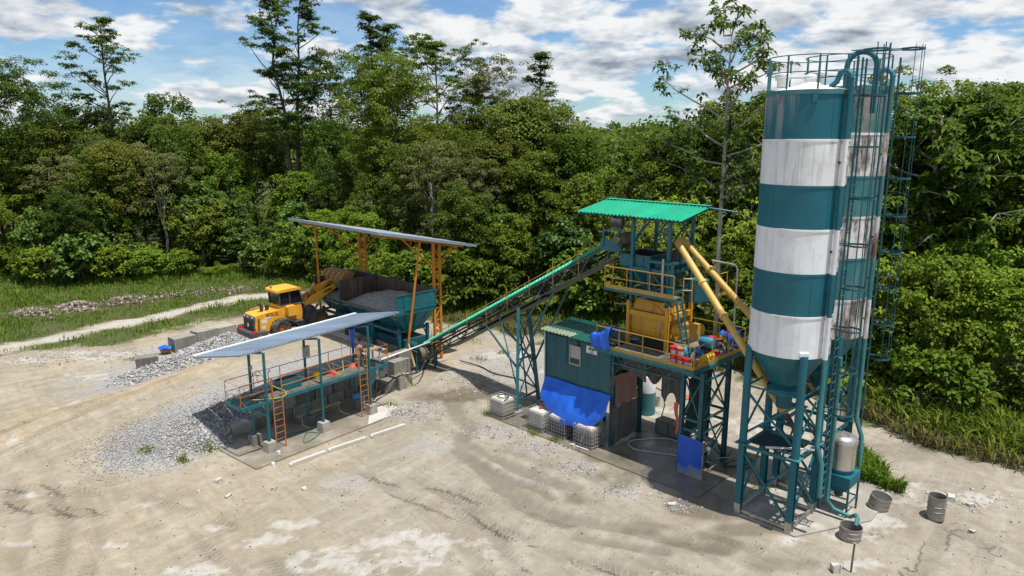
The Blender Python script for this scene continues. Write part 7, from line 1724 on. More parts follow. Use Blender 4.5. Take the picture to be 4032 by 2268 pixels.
    # blue sheet hanging from roof edge post
    o = MB().grid(lambda u, v: PF(5.62 + .14 * math.cos(u * 6.28) * (1.15 - .9 * v), 1.2 + .14 * math.sin(u * 6.28) * (1.15 - .9 * v), 4.22 - 1.25 * v), 14, 10).build('blue_sheet', M['tarp'], None, smooth=True, origin=PF(5.62, 1.2, 3)); tag(o, 'blue sheet bunched round the far platform post', 'sheet')
    # table and worker
    tb = thing('work_table', 'plain wooden work table at the end of the platform', 'table', PF(6.3, .65, zf))
    part_beam(tb, 'table_top', PF(5.85, .70, zf + .74), PF(6.75, .70, zf + .74), .62, .04, M['wood'])
    for a in (5.95, 6.68):
        for s in (.45, .95): part_beam(tb, 'leg', PF(a, s, zf), PF(a, s, zf + .72), .05, .05, M['white_post'])
    hp = heap('dark cap and papers lying on the work table', PF(6.45, .8, zf + .765), .15, .1, .10, M['ink'], 'cap', 'cap')
    bv = thing('bench_vice', 'blue bench vice clamped to the far table edge', 'vice', PF(6.72, .5, zf + .62)); MB().lathe(PF(6.74, .42, zf + .66), [(.002, -.1), (.09, -.09), (.09, .06), (.05, .1), (.002, .12)], 12, axis=PF.a).build('body', M['blue_can'], bv, autosmooth=40); part_beam(bv, 'jaw', PF(6.66, .36, zf + .70), PF(6.82, .36, zf + .70), .05, .1, M['steel'])
    st = thing('stool', 'pale plastic stool under the seated worker', 'stool', PF(5.55, .62, zf)); MB().box(PF(5.55, .66, zf + .40), (.32, .32, .04), PF.a, PF.b).build('seat', M['white_post'], st)
    for sx in (-.13, .13):
        for sy in (-.13, .13): part_beam(st, 'leg', PF(5.55 + sx * 1.2, .66 + sy * 1.2, zf), PF(5.55 + sx, .66 + sy, zf + .39), .035, .035, M['white_post'])
    return pail, heap, hose
PAIL, HEAP, HOSE = platform_things()
# seated worker -------------------------------------------------------
def skin_mesh(name, verts, edges, radii, mat, parent, origin, sub=2):
    me = bpy.data.meshes.new(name); me.from_pydata([tuple(Vector(v) - Vector(origin)) for v in verts], edges, []); ob = bpy.data.objects.new(name, me); COL.objects.link(ob)
    md = ob.modifiers.new('skin', 'SKIN'); md.use_smooth_shade = True
    for i, r in enumerate(radii): me.skin_vertices[0].data[i].radius = (r, r) if not isinstance(r, tuple) else r
    me.skin_vertices[0].data[0].use_root = True
    s = ob.modifiers.new('sub', 'SUBSURF'); s.levels = sub; s.render_levels = sub
    bpy.context.view_layer.update(); dg = bpy.context.evaluated_depsgraph_get(); m2 = bpy.data.meshes.new_from_object(ob.evaluated_get(dg)); bpy.data.objects.remove(ob); bpy.data.meshes.remove(me)
    m2.materials.clear(); m2.materials.append(mat); m2.polygons.foreach_set('use_smooth', [True] * len(m2.polygons)); m2.name = name
    o = bpy.data.objects.new(name, m2); COL.objects.link(o); o.parent = parent
    return o
M['skin'] = paint('skin', (0.22, 0.105, 0.06), 0.55, bmp=0, fade=0.04)
M['shirt'] = paint('peach_shirt', (0.42, 0.27, 0.19), 0.85, (0.34, 0.22, 0.16), 0.4, 6.0)
M['trousers'] = paint('grey_trousers', (0.085, 0.09, 0.095), 0.85)
M['hair'] = paint('black_hair', (0.012, 0.010, 0.009), 0.6)
def worker():
    zf = 2.37; t = thing('person', 'person in peach polo shirt and grey trousers seated at the table', 'person', PF(5.55, .7, zf))
    # x: towards the table (+a) ; y: towards the road (+b)
    def Q(x, y, z): return PF(5.55 + x, .68 + y, zf + z)
    o = worldloc(t)
    body_v = [Q(-.02, 0, .50), Q(0, 0, .68), Q(.03, 0, .88), Q(.05, 0, 1.02), Q(.07, 0, 1.12), Q(.09, 0, 1.20), Q(.04, -.17, 1.02), Q(.04, .17, 1.02), Q(.06, -.22, .86), Q(.06, .22, .86), Q(.16, -.23, .74), Q(.16, .23, .74), Q(.30, -.14, .77), Q(.30, .14, .77), Q(.36, -.11, .79), Q(.36, .11, .79), Q(.03, -.10, .47), Q(.03, .10, .47), Q(.38, -.13, .46), Q(.38, .13, .46), Q(.36, -.13, .10), Q(.36, .13, .10), Q(.46, -.14, .04), Q(.46, .14, .04)]
    body_e = [(0, 1), (1, 2), (2, 3), (3, 4), (4, 5), (3, 6), (3, 7), (6, 8), (7, 9), (8, 10), (9, 11), (10, 12), (11, 13), (12, 14), (13, 15), (0, 16), (0, 17), (16, 18), (17, 19), (18, 20), (19, 21), (20, 22), (21, 23)]
    R_ = [.14, .145, .15, .12, .055, .055, .075, .075, .055, .055, .045, .045, .035, .035, .03, .03, .095, .095, .07, .07, .045, .045, .04, .04]
    skin_mesh('body', body_v, body_e, R_, M['skin'], t, o)
    sv = [Q(-.02, 0, .52), Q(0, 0, .68), Q(.03, 0, .88), Q(.05, 0, 1.02), Q(.06, 0, 1.09), Q(.04, -.17, 1.02), Q(.04, .17, 1.02), Q(.055, -.215, .89), Q(.055, .215, .89)]
    skin_mesh('shirt', sv, [(0, 1), (1, 2), (2, 3), (3, 4), (3, 5), (3, 6), (5, 7), (6, 8)], [.16, .165, .17, .14, .075, .095, .095, .078, .078], M['shirt'], t, o)
    pv = [Q(-.02, 0, .50), Q(.03, -.10, .47), Q(.03, .10, .47), Q(.38, -.13, .46), Q(.38, .13, .46), Q(.36, -.13, .14), Q(.36, .13, .14)]
    skin_mesh('trousers', pv, [(0, 1), (0, 2), (1, 3), (2, 4), (3, 5), (4, 6)], [.165, .115, .115, .088, .088, .065, .065], M['trousers'], t, o)
    hc = Q(.11, 0, 1.30); fw = (PF.a - V(0, 0, .25)).normalized(); up = (V(0, 0, 1) + PF.a * .25).normalized(); sd = PF.b
    def head(u, v):
        th = u * 6.28318; ph = (v - .5) * math.pi; x = math.cos(ph) * math.cos(th); y = math.cos(ph) * math.sin(th); z = math.sin(ph)
        rx = .098 * (1 - .18 * max(0, -z)); ry = .078 * (1 - .25 * max(0, -z)); rz = .125
        nose = .028 * math.exp(-((y * .078) / .014) ** 2 - ((z + .05) / .22) ** 2) * (x > 0) ; brow = .006 * math.exp(-((z - .22) / .1) ** 2) * (x > 0); eye = -.010 * (math.exp(-((abs(y) - .42) / .16) ** 2 - ((z - .08) / .1) ** 2)) * (x > 0); mouth = .006 * math.exp(-((y) / .35) ** 2 - ((z + .45) / .07) ** 2) * (x > 0)
        return hc + fw * (x * rx + nose + brow + eye + mouth) + sd * (y * ry) + up * (z * rz)
    MB().grid(head, 32, 22).build('head', M['skin'], t, smooth=True)
    MB().grid(lambda u, v: hc + (fw * (math.cos(v * 1.75) * math.cos(u * 6.283) * .108 - .012) + sd * (math.cos(v * 1.75) * math.sin(u * 6.283) * .088) + up * (.02 + math.sin(v * 1.75) * .118 - .05 * max(0, -math.cos(u * 6.283)) * (1 - v))), 24, 8).build('hair', M['hair'], t, smooth=True)
    for s in (-1, 1): MB().lathe(hc + sd * (.078 * s) - fw * .005, [(.002, 0), (.02, .006), (.028, .0)], 10, axis=sd * s).build('ear', M['skin'], t, smooth=True)
    for s in (-1, 1):      # hands with fingers resting on the table
        w = Q(.36, .11 * s, .79); pal = w + PF.a * .05
        vs = [w, pal]; es = [(0, 1)]; rr = [.026, .034]
        for k in range(4):
            b0 = pal + PF.b * ((k - 1.5) * .02) + PF.a * .02; i = len(vs); L = (.062, .072, .068, .052)[k]
            vs += [b0, b0 + PF.a * L * .55 + V(0, 0, .012), b0 + PF.a * L - V(0, 0, .008)]; es += [(1, i), (i, i + 1), (i + 1, i + 2)]; rr += [.011, .010, .008]
        i = len(vs); vs += [w + PF.a * .03 - PF.b * (s * .03), w + PF.a * .065 - PF.b * (s * .05)]; es += [(0, i), (i, i + 1)]; rr += [.012, .010]
        skin_mesh('hand', vs, es, rr, M['skin'], t, o, 1)
worker()
# ---------------------------------------------------------------- caged tanks
def height_tone_mat(name, full, upper_col, z, soft=.15):  # full colours the lower part, blending by height to a paler upper part
    m, nt, bs = new_mat(name); g = nd(nt, 'ShaderNodeNewGeometry'); s = nd(nt, 'ShaderNodeSeparateXYZ'); nt.links.new(g.outputs['Position'], s.inputs[0])
    a = nd(nt, 'ShaderNodeMath', operation='MULTIPLY_ADD'); a.inputs[1].default_value = .25; nt.links.new(pos_noise(nt, 4, 5), a.inputs[0]); nt.links.new(s.outputs[2], a.inputs[2])
    f = ramp(nt, a.outputs[0], [(z, 1.0), (z + soft, 0.0)]); c = mixc(nt, f, upper_col, full)
    c = mixc(nt, ramp(nt, pos_noise(nt, 3, 6), [(.5, 0.), (.75, .4)]), c, tuple(x * .6 for x in upper_col)); nt.links.new(c, bs.inputs['Base Color']); bs.inputs['Roughness'].default_value = .4; return m
IBCM = [height_tone_mat('tank_milky', (.30, .275, .22), (.52, .50, .45), .42), height_tone_mat('tank_white', (.34, .32, .28), (.54, .53, .49), .30), height_tone_mat('tank_dark', (.085, .09, .095), (.50, .49, .45), .84, .1), height_tone_mat('tank_grey', (.15, .15, .145), (.46, .44, .39), .70, .25)]
def ibc(label, A, B, wa, wb, mat, rot=0., topm=None):
    c = T(A + wa / 2, B + wb / 2, hz(*T(A + wa / 2, B + wb / 2)[:2])); t = thing('caged_tank', label, 'tank', c, 'white caged liquid tanks')
    a, b = T.a, T.b; hx, hy = wa / 2, wb / 2
    # bottle with rounded, ribbed sides
    def ring(s, z):
        pts = []
        for k in range(32):
            th = 2 * math.pi * k / 32; cs, sn = math.cos(th), math.sin(th); e = .28
            x = math.copysign(abs(cs) ** e, cs) * (hx - .05) * s; y = math.copysign(abs(sn) ** e, sn) * (hy - .05) * s; pts.append(c + a * x + b * y + V(0, 0, z))
        return pts
    prof = [(.86, .16), (.97, .19)] + [(1.0 - .022 * (i % 2), .24 + i * .078) for i in range(9)] + [(.98, .93), (.90, .985), (.2, 1.0)]
    R = [ring(s, z) for s, z in prof]; m = MB(); vs = [p for r in R for p in r]; n = 32
    m.add(vs, [(j * n + i, j * n + (i + 1) % n, (j + 1) * n + (i + 1) % n, (j + 1) * n + i) for j in range(len(R) - 1) for i in range(n)] + [tuple(range((len(R) - 1) * n, len(R) * n))])
    bt = m.build('bottle', mat, t, smooth=True)
    MB().lathe(c + V(0, 0, 1.0), [(.11, -.01), (.11, .04), (.002, .045)], 16).build('lid', topm or M['white'], bt, autosmooth=40)
    cg = MB(); zs = [.15, .32, .49, .66, .83, 1.02]
    q = [c + a * (sx * hx) + b * (sy * hy) for sx, sy in ((-1, -1), (1, -1), (1, 1), (-1, 1))]
    for z in zs:
        for i in range(4): cg.tube([q[i] + V(0, 0, z), q[(i + 1) % 4] + V(0, 0, z)], .011 if z < 1 else .014, 6)
    for i in range(4):
        p, r = q[i], q[(i + 1) % 4]; k = 7
        for j in range(k): s = p + (r - p) * (j / k); cg.tube([s + V(0, 0, .13), s + V(0, 0, 1.02)], .010, 6)
    cg.build('cage', M['cage'], t)
    pl = MB()
    for s in (-1, 0, 1): pl.beam(c + b * (s * (hy - .05)) - a * hx + V(0, 0, .05), c + b * (s * (hy - .05)) + a * hx + V(0, 0, .05), .10, .09)
    pl.box(c + V(0, 0, .115), (wa, wb, .035), a, b); pl.build('pallet', M['wood_grey'], t)
    return t
ibc('leftmost white caged tank with hose coiled on top, beside the trestle leg', 9.62, -.93, 1.10, .95, IBCM[0])
ibc('white caged tank left of the pair under the blue tarpaulin', 7.24, -.72, 1.06, .95, IBCM[1], topm=M['red'])
ibc('dark-sided caged tank in the middle under the tarpaulin hem', 6.05, -.54, 1.10, .95, IBCM[2])
ibc('dirty grey caged tank beside the curtain with rod leaning on it', 4.46, -.55, 1.06, .92, IBCM[3])
HOSE('red and black hose coiled on the leftmost caged tank', [T(10.4, -.5, 1.04), T(10.1, -.2, 1.05), T(9.8, -.4, 1.04), T(10.0, -.7, 1.04), T(10.35, -.6, 1.06), T(10.2, -.3, 1.06), T(9.75, -.5, 1.05), T(9.7, -.8, 1.0)], .02, M['ink'])
o = MB().tube([T(4.9, -.95, .05), T(4.72, -.62, 1.12)], .014, 6).build('steel_rod', M['steel'], None, origin=T(4.9, -.95)); tag(o, 'thin steel rod leaning on the grey caged tank', 'rod')
o = MB().beam(T(5.35, -.72, .06), T(4.55, -.70, .08), .05, .04).build('white_batten', M['white'], None, origin=T(5, -.7)); tag(o, 'white batten lying at the foot of the grey caged tank', 'batten')
bk = block(None, 'concrete_lump', T(5.25, -.92, .10), (.22, .2, .24), T.a, T.b, M['slab_dry'], 8, .05); tag(bk, 'small pale concrete lump under the leaning rod', 'concrete lump')
# ---------------------------------------------------------------- pails and cans on the deck
zd = 4.602
for i, (A, B, z, lb) in enumerate([(1.07, .24, 0, 'lower'), (.77, .25, 0, 'lower'), (.46, .25, 0, 'alone'), (1.09, .24, .38, 'upper'), (.78, .25, .38, 'upper')]):
    PAIL(['red-lidded paint pail at bottom left of the stacked pails', 'red-lidded paint pail at bottom middle of the stacked pails', 'single red-lidded pail at the deck corner end of the row', 'red-lidded pail on top of the left stack', 'brown-stained red pail on top of the right stack'][i], tuple(T(A, B, zd + z)), .37, .12, .145, M['red'], 'pail', M['red'] if i != 4 else M['rust_orange'], 'red pails on the tower deck', M['pail_label'], 'paint_pail')
PAIL('red pail by the rear railing beside the conduit', tuple(T(1.35, 3.75, zd)), .38, .14, .17, M['red'], 'pail', M['red'], 'red pails on the tower deck', M['pail_label'], 'paint_pail')
PAIL('smaller red pail right of the rear pail', tuple(T(.98, 3.80, zd)), .32, .12, .14, M['red'], 'pail', M['red'], 'red pails on the tower deck', M['pail_label'], 'paint_pail')
PAIL('open pinkish red pail outside the row of yellow cans', tuple(T(.18, 2.05, zd)), .30, .11, .14, M['red'], 'pail', None, 'red pails on the tower deck', M['pail_label'], 'paint_pail')
PAIL('blue bucket behind the yellow cans', tuple(T(.82, 1.75, zd)), .28, .14, .17, M['blue_can'], 'bucket')
PAIL('rust-red pail at the deck corner post', tuple(T(.22, .45, zd)), .30, .11, .14, M['rust_orange'], 'pail', None, 'red pails on the tower deck', None, 'paint_pail')
def jerrycan(label, A, B):
    c = T(A, B, zd); t = thing('jerrycan', label, 'jerrycan', c, 'yellow jerrycans along the deck rail')
    p = [(-.12, 0), (-.12, .27), (-.05, .34), (.05, .34), (.12, .29), (.12, 0)]
    MB().prism([c + T.b * -.09 + T.a * x + V(0, 0, z) for x, z in p], T.b * .18).build('body', M['yellow_can'], t)
    MB().lathe(c + T.a * .085 + V(0, 0, .31), [(.03, 0), (.03, .05), (.002, .055)], 10).build('cap', M['red'], t, autosmooth=40)
    MB().tube([c - T.a * .05 + V(0, 0, .34), c - T.a * .03 + V(0, 0, .385), c + T.a * .04 + V(0, 0, .385), c + T.a * .05 + V(0, 0, .33)], .014, 6).build('handle', M['yellow_can'], t)
for i, w in enumerate(('first', 'second', 'third', 'last')): jerrycan(f'yellow jerrycan, {w} from the deck corner along the side rail', .20, 1.02 + .22 * i)
def extinguisher():
    c = T(.75, 4.0, zd + .35); t = thing('fire_extinguisher', 'red fire extinguisher hung on the rear deck rail', 'fire extinguisher', c)
    MB().lathe(c, [(.002, 0), (.075, .01), (.08, .05), (.08, .42), (.05, .50), (.025, .52), (.025, .56), (.002, .57)], 16).build('cylinder', M['red'], t, autosmooth=40); part_beam(t, 'valve_handle', c + V(0, 0, .58), c + T.a * .1 + V(0, 0, .6), .02, .02, M['ink']); part_tube(t, 'nozzle_hose', [c + V(0, 0, .55), c + T.b * -.1 + V(0, 0, .45), c + T.b * -.1 + V(0, 0, .2)], .01, M['ink'], 5)
extinguisher()
HOSE('white pipes tangled on the tower deck', [T(1.3, 2.9, zd + .05), T(.9, 2.6, zd + .25), T(.5, 2.9, zd + .45), T(.45, 3.2, zd + .1), T(.7, 3.5, zd + .5), T(.5, 3.4, zd + .8), T(.35, 3.3, zd + .1)], .03, M['hose_white'])
HOSE('dark cables looping over the deck side rail', [T(.3, 3.1, zd + .1), T(.15, 2.8, zd + .6), T(.05, 2.6, zd + 1.0), T(.2, 2.4, zd + .5), T(.4, 2.7, zd + .05)], .02, M['black'])
# ---------------------------------------------------------------- under and behind the tower
def poured_slab(name, label, pts, top, mat):
    o = MB().prism([p + V(0, 0, -.2) for p in pts], V(0, 0, .2 + top)).build(name, mat, None, origin=pts[0]); return tag(o, label, None, None, 'structure')
poured_slab('tower_slab', 'wet concrete slab under the mixing tower', [T(-1.0, -.95), T(10.9, -1.0), T(10.9, 3.2), T(-1.0, 4.2)], .035, M['slab_tower'] if 'slab_tower' in M else M['slab_wet'])
poured_slab('silo_slab', 'pale concrete slab under the silos', [Vector((8.2, 23.7, 0)), Vector((9.75, 22.15, 0)), Vector((12.9, 23.2, 0)), Vector((14.85, 25.3, 0)), Vector((13.6, 27.6, 0)), Vector((11.6, 28.4, 0))], .04, M['slab_silo'])
t = thing('concrete_block', 'dark banded concrete block inside the tower bay', 'concrete block', T(3.1, 3.5)); block(t, 'block', T(3.35, 3.5, .34), (.70, .62, .62), T.a, T.b, M['concrete_dark'], 3); block(t, 'block', T(2.62, 3.52, .33), (.72, .62, .60), T.a, T.b, M['concrete_dark'], 4)
HOSE('long white hose looped on the wet floor under the tower', [T(.9, 2.3, .07), T(2.2, 2.85, .07), T(2.9, 2.7, .07), T(3.7, 1.7, .07), T(3.75, 1.15, .07), T(3.2, .85, .07), T(2.6, 1.05, .07), T(1.6, 1.55, .07), T(.8, 1.7, .07)], .02, M['hose_white'])
def site_tank():
    c = T(5.35, 4.9); t = thing('site_tank', 'upright green tank with white top behind the curtain', 'tank', c)
    MB().lathe(c, [(.002, 0), (.45, 0), (.45, 1.15)], 24).build('lower_body', M['teal_light'], t, autosmooth=40); MB().lathe(c, [(.45, 1.15), (.45, 1.85), (.38, 1.98), (.002, 2.02)], 24).build('upper_body', M['white'], t, autosmooth=40)
    part_tube(t, 'outlet_hose', [c + V(.4, -.2, 1.4), c + V(.75, -.3, 1.2), c + V(.85, -.3, .5), c + V(.7, -.5, .06)], .03, M['black'], 6)
site_tank()
PAIL('grey mortar bucket standing behind the tower bay', tuple(T(5.55, 6.1, hz(*T(5.55, 6.1)[:2]))), .42, .16, .20, M['grey_box'], 'bucket')
HEAP('crumpled orange sheet on the ground behind the tower', T(4.9, 8.2, .05), .5, .3, .08, M['tarp_orange_bright'], 'orange_sheet', 'sheet')
sc = thing('scrap_pile', 'pile of planks, pipes and rods at the tower leg', 'scrap pile', T(-.3, 1.6))
for i in range(14):
    a0 = RND.uniform(-.7, .5); b0 = RND.uniform(.9, 2.6); an = RND.uniform(0, 6.28); l = RND.uniform(.5, 1.3); p = T(a0, b0, .08 + RND.random() * .25); q = p + V(math.cos(an) * l * .6, math.sin(an) * l * .6, RND.uniform(-.05, .75) if i % 3 == 0 else RND.uniform(-.02, .25))
    part_beam(sc, 'scrap_piece', p, q, .03 + .06 * (i % 2), .03, [M['wood_grey'], M['teal_dark'], M['steel'], M['tray']][i % 4])
for i in range(5): MB().box(T(.3 + .02 * i, 1.55, .95 + .06 * i), (.85, 1.2 - .1 * i, .05), T.a, T.b).build('stacked_board', M['wood_grey'], sc)
HOSE('black rubber hoses coiled beside the tower leg', [T(-.5, 2.0, .1), T(-.9, 2.5, .1), T(-1.1, 3.0, .12), T(-1.0, 3.4, .12), T(-.7, 3.2, .15), T(-.8, 2.6, .15), T(-1.15, 2.3, .12), T(-1.3, 2.8, .1), T(-1.1, 3.5, .1)], .035, M['black'])
# ---------------------------------------------------------------- yard pieces
def gz(x, y): return hz(x, y)
for i, ((x0, y0), (x1, y1), lb) in enumerate([((-9.25, 27.6), (-8.12, 28.8), 'nearest the camera, white-tipped'), ((-7.98, 29.0), (-6.68, 30.25), 'middle one of the row'), ((-6.42, 30.55), (-5.12, 31.75), 'farthest of the row')]):
    t = thing('painted_kerb_bar', f'white painted concrete bar lying in front of the slab, {lb}', 'kerb bar', ((x0 + x1) / 2, (y0 + y1) / 2, gz(x0, y0)), 'white bars in front of the wash slab')
    p = Vector((x0, y0, gz(x0, y0) + .08)); q = Vector((x1, y1, gz(x1, y1) + .08)); f = .45 if i == 0 else 0
    part_beam(t, 'bar', p, q, .17, .15, M['white_post']); e = (q - p).normalized()
    part_beam(t, 'chamfered_end', p - e * .09, p + e * .01, .12, .10, M['white'])
for i, (x, y, s, z) in enumerate([(-10.0, 28.28, .17, .12), (-10.02, 27.62, .15, .07), (-9.98, 28.26, .15, .30)]):
    o = block(None, 'white_block', (x, y, gz(x, y) + z), (s, s, s), PF.a, PF.b, M['white'], 60 + i); tag(o, ['lower of two stacked white blocks at the slab corner', 'single white block on the ground by the slab corner', 'upper of two stacked white blocks at the slab corner'][i], 'block')
for i, (x, y, sx, sy, sz, r) in enumerate([(-21.3, 44.2, 1.5, .95, .95, .9), (-20.6, 45.9, 1.5, .95, .9, .9), (-20.1, 47.6, 1.6, .95, .75, .95), (-21.5, 40.0, 1.2, .9, .75, .5), (-18.6, 49.6, 1.6, .8, .5, .95)]):
    ax = V(math.cos(r), math.sin(r), 0); ay = V(-ax.y, ax.x, 0)
    o = block(None, 'concrete_block', (x, y, gz(x, y) + sz / 2 - .12), (sx, sy, sz), ax, ay, M['concrete'] if i != 3 else M['concrete_dark'], 50 + i, .04); tag(o, ['large pale concrete block, nearest of the row beside the road', 'large concrete block, second of the row beside the road', 'large concrete block, third of the row beside the road', 'dark-sided concrete block standing alone in the gravel berm', 'low concrete block half buried behind the loader'][i], 'concrete block')
bg = thing('rubbish_bag', 'blue and red rubbish bag beside the pale concrete blocks', 'bag', (-22.0, 43.2, gz(-22, 43.2)))
MB().grid(lambda u, v: Vector((-22.0, 43.2, gz(-22, 43.2))) + V(.32 * math.cos(u * 6.283) * math.sin(.3 + v * 2.4), .28 * math.sin(u * 6.283) * math.sin(.3 + v * 2.4), .05 + .42 * v + .04 * math.sin(u * 30)), 20, 8).build('lower_bag', M['rust_orange'], bg, smooth=True)
MB().grid(lambda u, v: Vector((-22.0, 43.2, gz(-22, 43.2) + .40)) + V(.42 * v * math.cos(u * 6.283), .34 * v * math.sin(u * 6.283), .22 * (1 - v) + .06 * math.sin(u * 25) * v), 20, 6).build('top_sheet', M['tarp'], bg, smooth=True)
sp = thing('steel_post', 'thin rusty steel post standing in the foreground', 'post', (10.75, 20.15, gz(10.75, 20.15))); part_beam(sp, 'post', Vector((10.75, 20.15, -.1)), Vector((10.80, 20.2, .98)), .05, .05, M['tray']); MB().box((10.80, 20.2, .985), (.09, .09, .015)).build('cap_plate', M['steel'], sp)
o = block(None, 'white_stone', (10.28, 20.2, gz(10.28, 20.2) + .12), (.26, .22, .28), (1, 0, 0), (0, 1, 0), M['white_post'], 77, .05); tag(o, 'white cube-like stone in the foreground left of the steel post', 'stone')
for i, (x, y, s) in enumerate([(-9.3, 25.5, .16), (-8.1, 25.5, .16), (-11.8, 26.2, .22), (5.95, 24.25, .24), (-12.2, 25.4, .12), (16.6, 24.6, .28), (17.1, 24.2, .2), (16.0, 22.4, .14), (-10.9, 25.0, .16)]):
    o = block(None, 'stone', (x, y, gz(x, y) + s * .25), (s * 1.4, s, s * .6), V(math.cos(i * 2.1), math.sin(i * 2.1), 0), V(-math.sin(i * 2.1), math.cos(i * 2.1), 0), M['slab_dry'], 200 + i, .06); tag(o, ['small white stone in the yard before the wash slab, left one of a pair', 'small white stone in the yard before the wash slab, right one of a pair', 'flat pale stone left of the white kerb bars', 'pale stone chunk on the mud before the tower', 'tiny pale stone at the edge of the gravel bank', 'grey rock near the standing drum, larger one', 'grey rock near the standing drum, smaller one', 'pale pebble by the tyre ruts at lower right', 'pale stone behind the flat pale stone'][i], 'stone')
HOSE('black cable lying on the ground behind the conveyor tail', [T(18.0, 3.6, .15), T(16.5, 3.9, .06), T(15, 3.6, .06), T(13.2, 3.9, .06), T(11.6, 3.6, .06)], .035, M['black'])
cn = thing('traffic_cone', 'red and white cone standing behind the orange canopy columns', 'cone', T(24.5, 7.1, .02)); MB().lathe(T(24.5, 7.1, .02), [(.2, 0), (.2, .04), (.13, .05), (.04, .62), (.002, .63)], 16).build('cone', M['red'], cn, autosmooth=40); MB().lathe(T(24.5, 7.1, .02), [(.108, .22), (.078, .40)], 16).build('white_band', M['white'], cn, smooth=True)
o = MB().box(T(9.4, 5.4, .55), (.35, .3, 1.0), T.a, T.b).build('meter_box', M['grey_box'], None, origin=T(9.4, 5.4)); tag(o, 'grey meter box standing behind the trestle', 'box')
# fallen grey twigs
tw = MB()
for i in range(26):
    p = V(19.7 + RND.uniform(-.8, .9), 33.0 + RND.uniform(-.6, .6), .5 + RND.random() * .7); an = RND.uniform(0, 6.28); q = p + V(math.cos(an), math.sin(an), RND.uniform(-.3, .5)) * RND.uniform(.4, 1.1); tw.tube([p, (p + q) / 2 + V(0, 0, .08), q], .015, 4)
o = tw.build('dead_branches', M['bark_pale'], None, origin=(19.7, 33, 0)); tag(o, 'tangle of bare grey dead branches in the reeds right of the silos', 'branches')
# ---------------------------------------------------------------- loose stones
def stones(name, label, pts, size, mats, rs):
    n = len(pts); base = np.array([[1, 0, 0], [-1, 0, 0], [0, 1, 0], [0, -1, 0], [0, 0, 1], [0, 0, -1]], float); F = np.array([[0, 2, 4], [2, 1, 4], [1, 3, 4], [3, 0, 4], [2, 0, 5], [1, 2, 5], [3, 1, 5], [0, 3, 5]])
    sc = size * (.5 + 1.1 * rs.random(n) ** 2); co = base[None] * (1 + .35 * rs.normal(size=(n, 6, 1))) * np.array([1, 1, .7])
    az = rs.random(n) * 6.283; c, s = np.cos(az), np.sin(az); tl = rs.normal(size=(n, 1)) * .5
    x = co[..., 0] * c[:, None] - co[..., 1] * s[:, None]; y = co[..., 0] * s[:, None] + co[..., 1] * c[:, None]; z = co[..., 2] + x * tl
    co = np.stack([x, y, z], -1) * sc[:, None, None] + pts[:, None, :]
    me = bpy.data.meshes.new(name); me.vertices.add(n * 6); me.vertices.foreach_set('co', co.reshape(-1).astype(np.float32))
    ids = (F[None] + (np.arange(n) * 6)[:, None, None]).reshape(-1).astype(np.int32); me.loops.add(len(ids)); me.loops.foreach_set('vertex_index', ids); me.polygons.add(n * 8); me.polygons.foreach_set('loop_start', np.arange(0, n * 24, 3, dtype=np.int32)); me.update(calc_edges=True)
    for m in mats: me.materials.append(m)
    me.polygons.foreach_set('material_index', np.repeat(rs.integers(0, len(mats), n), 8).astype(np.int32))
    o = bpy.data.objects.new(name, me); COL.objects.link(o); return tag(o, label, None, None, 'stuff')
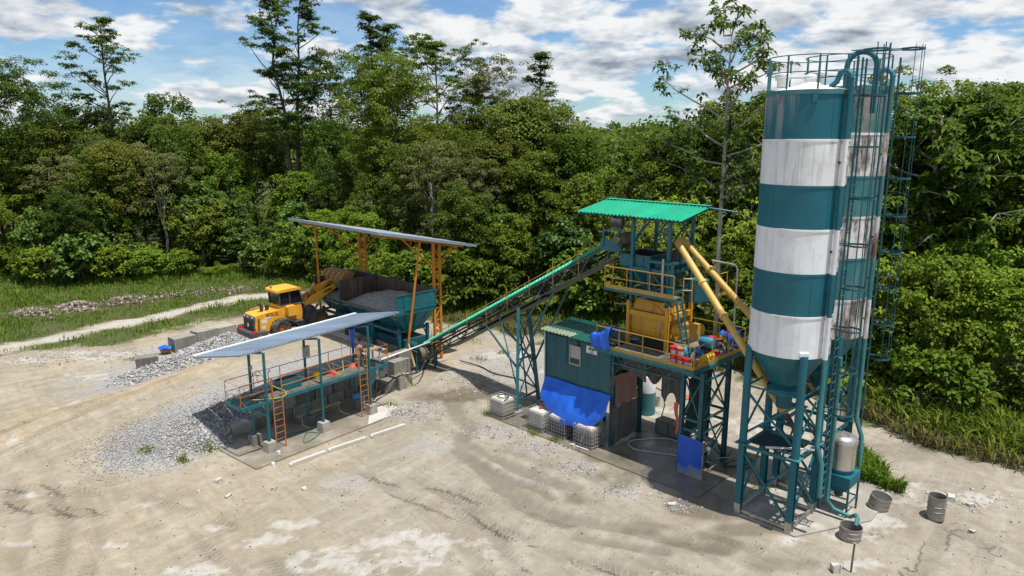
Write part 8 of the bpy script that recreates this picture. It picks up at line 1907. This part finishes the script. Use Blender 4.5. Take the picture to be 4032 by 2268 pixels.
def loose():
    rs = np.random.default_rng(3)
    def onto(x, y, d=.02): return np.stack([x, y, height(x, y) + d], 1)
    SG = [paint('stone_grey', (.29, .29, .29), .9, bmp=0), paint('stone_light', (.42, .415, .405), .9, bmp=0), paint('stone_dark', (.19, .19, .19), .9, bmp=0)]
    a = np.minimum(rs.normal(size=4200) * 1.15 - .4, 2.3 - rs.random(4200)); b = 3.55 + .55 * rs.normal(size=4200); b = np.where(a > -.4, np.maximum(b, 3.2 + .2 * rs.random(4200)), b - .35); p = [PF(u, v) for u, v in zip(a, b)]; x = np.array([q.x for q in p]); y = np.array([q.y for q in p])
    stones('gravel_bank', 'coarse grey stones on the bank beside the wash platform', onto(x, y), .055, SG, rs)
    t = rs.random(2400); l = np.array([(-21.3, 37.4), (-20.3, 41.2), (-20.0, 43.6), (-18.9, 47.0)]); k = np.clip((t * 3).astype(int), 0, 2); f = t * 3 - k
    x = l[k, 0] + (l[k + 1, 0] - l[k, 0]) * f + rs.normal(size=2400) * .65; y = l[k, 1] + (l[k + 1, 1] - l[k, 1]) * f + rs.normal(size=2400) * .6
    stones('gravel_berm', 'berm of grey crushed stone along the road', onto(x, y), .085, SG, rs)
    SR = [paint('rubble_pink', (.17, .105, .085), .9, bmp=0), paint('rubble_grey', (.20, .18, .155), .9, bmp=0), paint('rubble_dark', (.11, .085, .07), .9, bmp=0), paint('rubble_pale', (.32, .28, .24), .9, bmp=0)]
    xs = []; ys = []
    for cx, cy, sx, n in [(-37.2, 53.2, 1.6, 520), (-35.0, 55.4, 1.4, 520), (-32.2, 57.8, 1.4, 420), (-28.5, 60.5, 1.6, 350), (-25.0, 62.5, 1.6, 250)]: xs.append(cx + rs.normal(size=n) * sx * .7); ys.append(cy + rs.normal(size=n) * .8)
    x = np.concatenate(xs); y = np.concatenate(ys); stones('rubble', 'heaps of pinkish brick and concrete rubble at the grass edge', onto(x, y, .02), .14, SR, rs)
    xs = []; ys = []
    for cx, cy, s, n in [(-5.1, 33.3, .8, 420), (-4.6, 34.6, .5, 200), (-2.4, 37.2, 1.0, 350), (-.8, 31.2, .9, 260), (1.2, 29.3, .8, 220), (2.6, 27.4, .7, 160), (4.3, 25.4, .6, 120), (17, 24.6, 1.0, 120), (-25.5, 43.2, 1.8, 500), (-29.5, 42.4, 1.3, 320), (-17.5, 50.5, 1.5, 200), (0.5, 40.5, 1.6, 200), (6.1, 24.2, .4, 60)]: xs.append(cx + rs.normal(size=n) * s); ys.append(cy + rs.normal(size=n) * s * .6)
    x = np.concatenate(xs); y = np.concatenate(ys); stones('scattered_stones', 'scattered pale stones and broken concrete across the yard', onto(x, y, .0), .055, [SG[1], SR[1], SR[3], SG[0]], rs)
    n = 5000; u = np.abs(rs.normal(size=n)) * 2.4 - 2.4 + rs.normal(size=n) * .8; v = rs.normal(size=n) * 1.1; p = [PF(-2.5 + a_, 4.3 + b_ + .12 * a_) for a_, b_ in zip(u, v)]; x = np.array([q.x for q in p]); y = np.array([q.y for q in p]); k = np.array([(PF.loc(a_, b_)[1] > 3.3) or (PF.loc(a_, b_)[0] < -1.6) for a_, b_ in zip(x, y)])
    stones('fine_gravel', 'fine pale gravel spread over the ramp beside the platform', onto(x[k], y[k]), .028, [SG[0], SG[1]], rs)
    n = 5200; x = rs.uniform(-24, 19, n); y = 19 + 24 * rs.random(n) ** 1.5; stones('grit', 'fine grit and clods scattered over the yard surface', onto(x, y, .0), .030, [SG[1], SR[1], SG[0], SR[2]], rs)
loose()
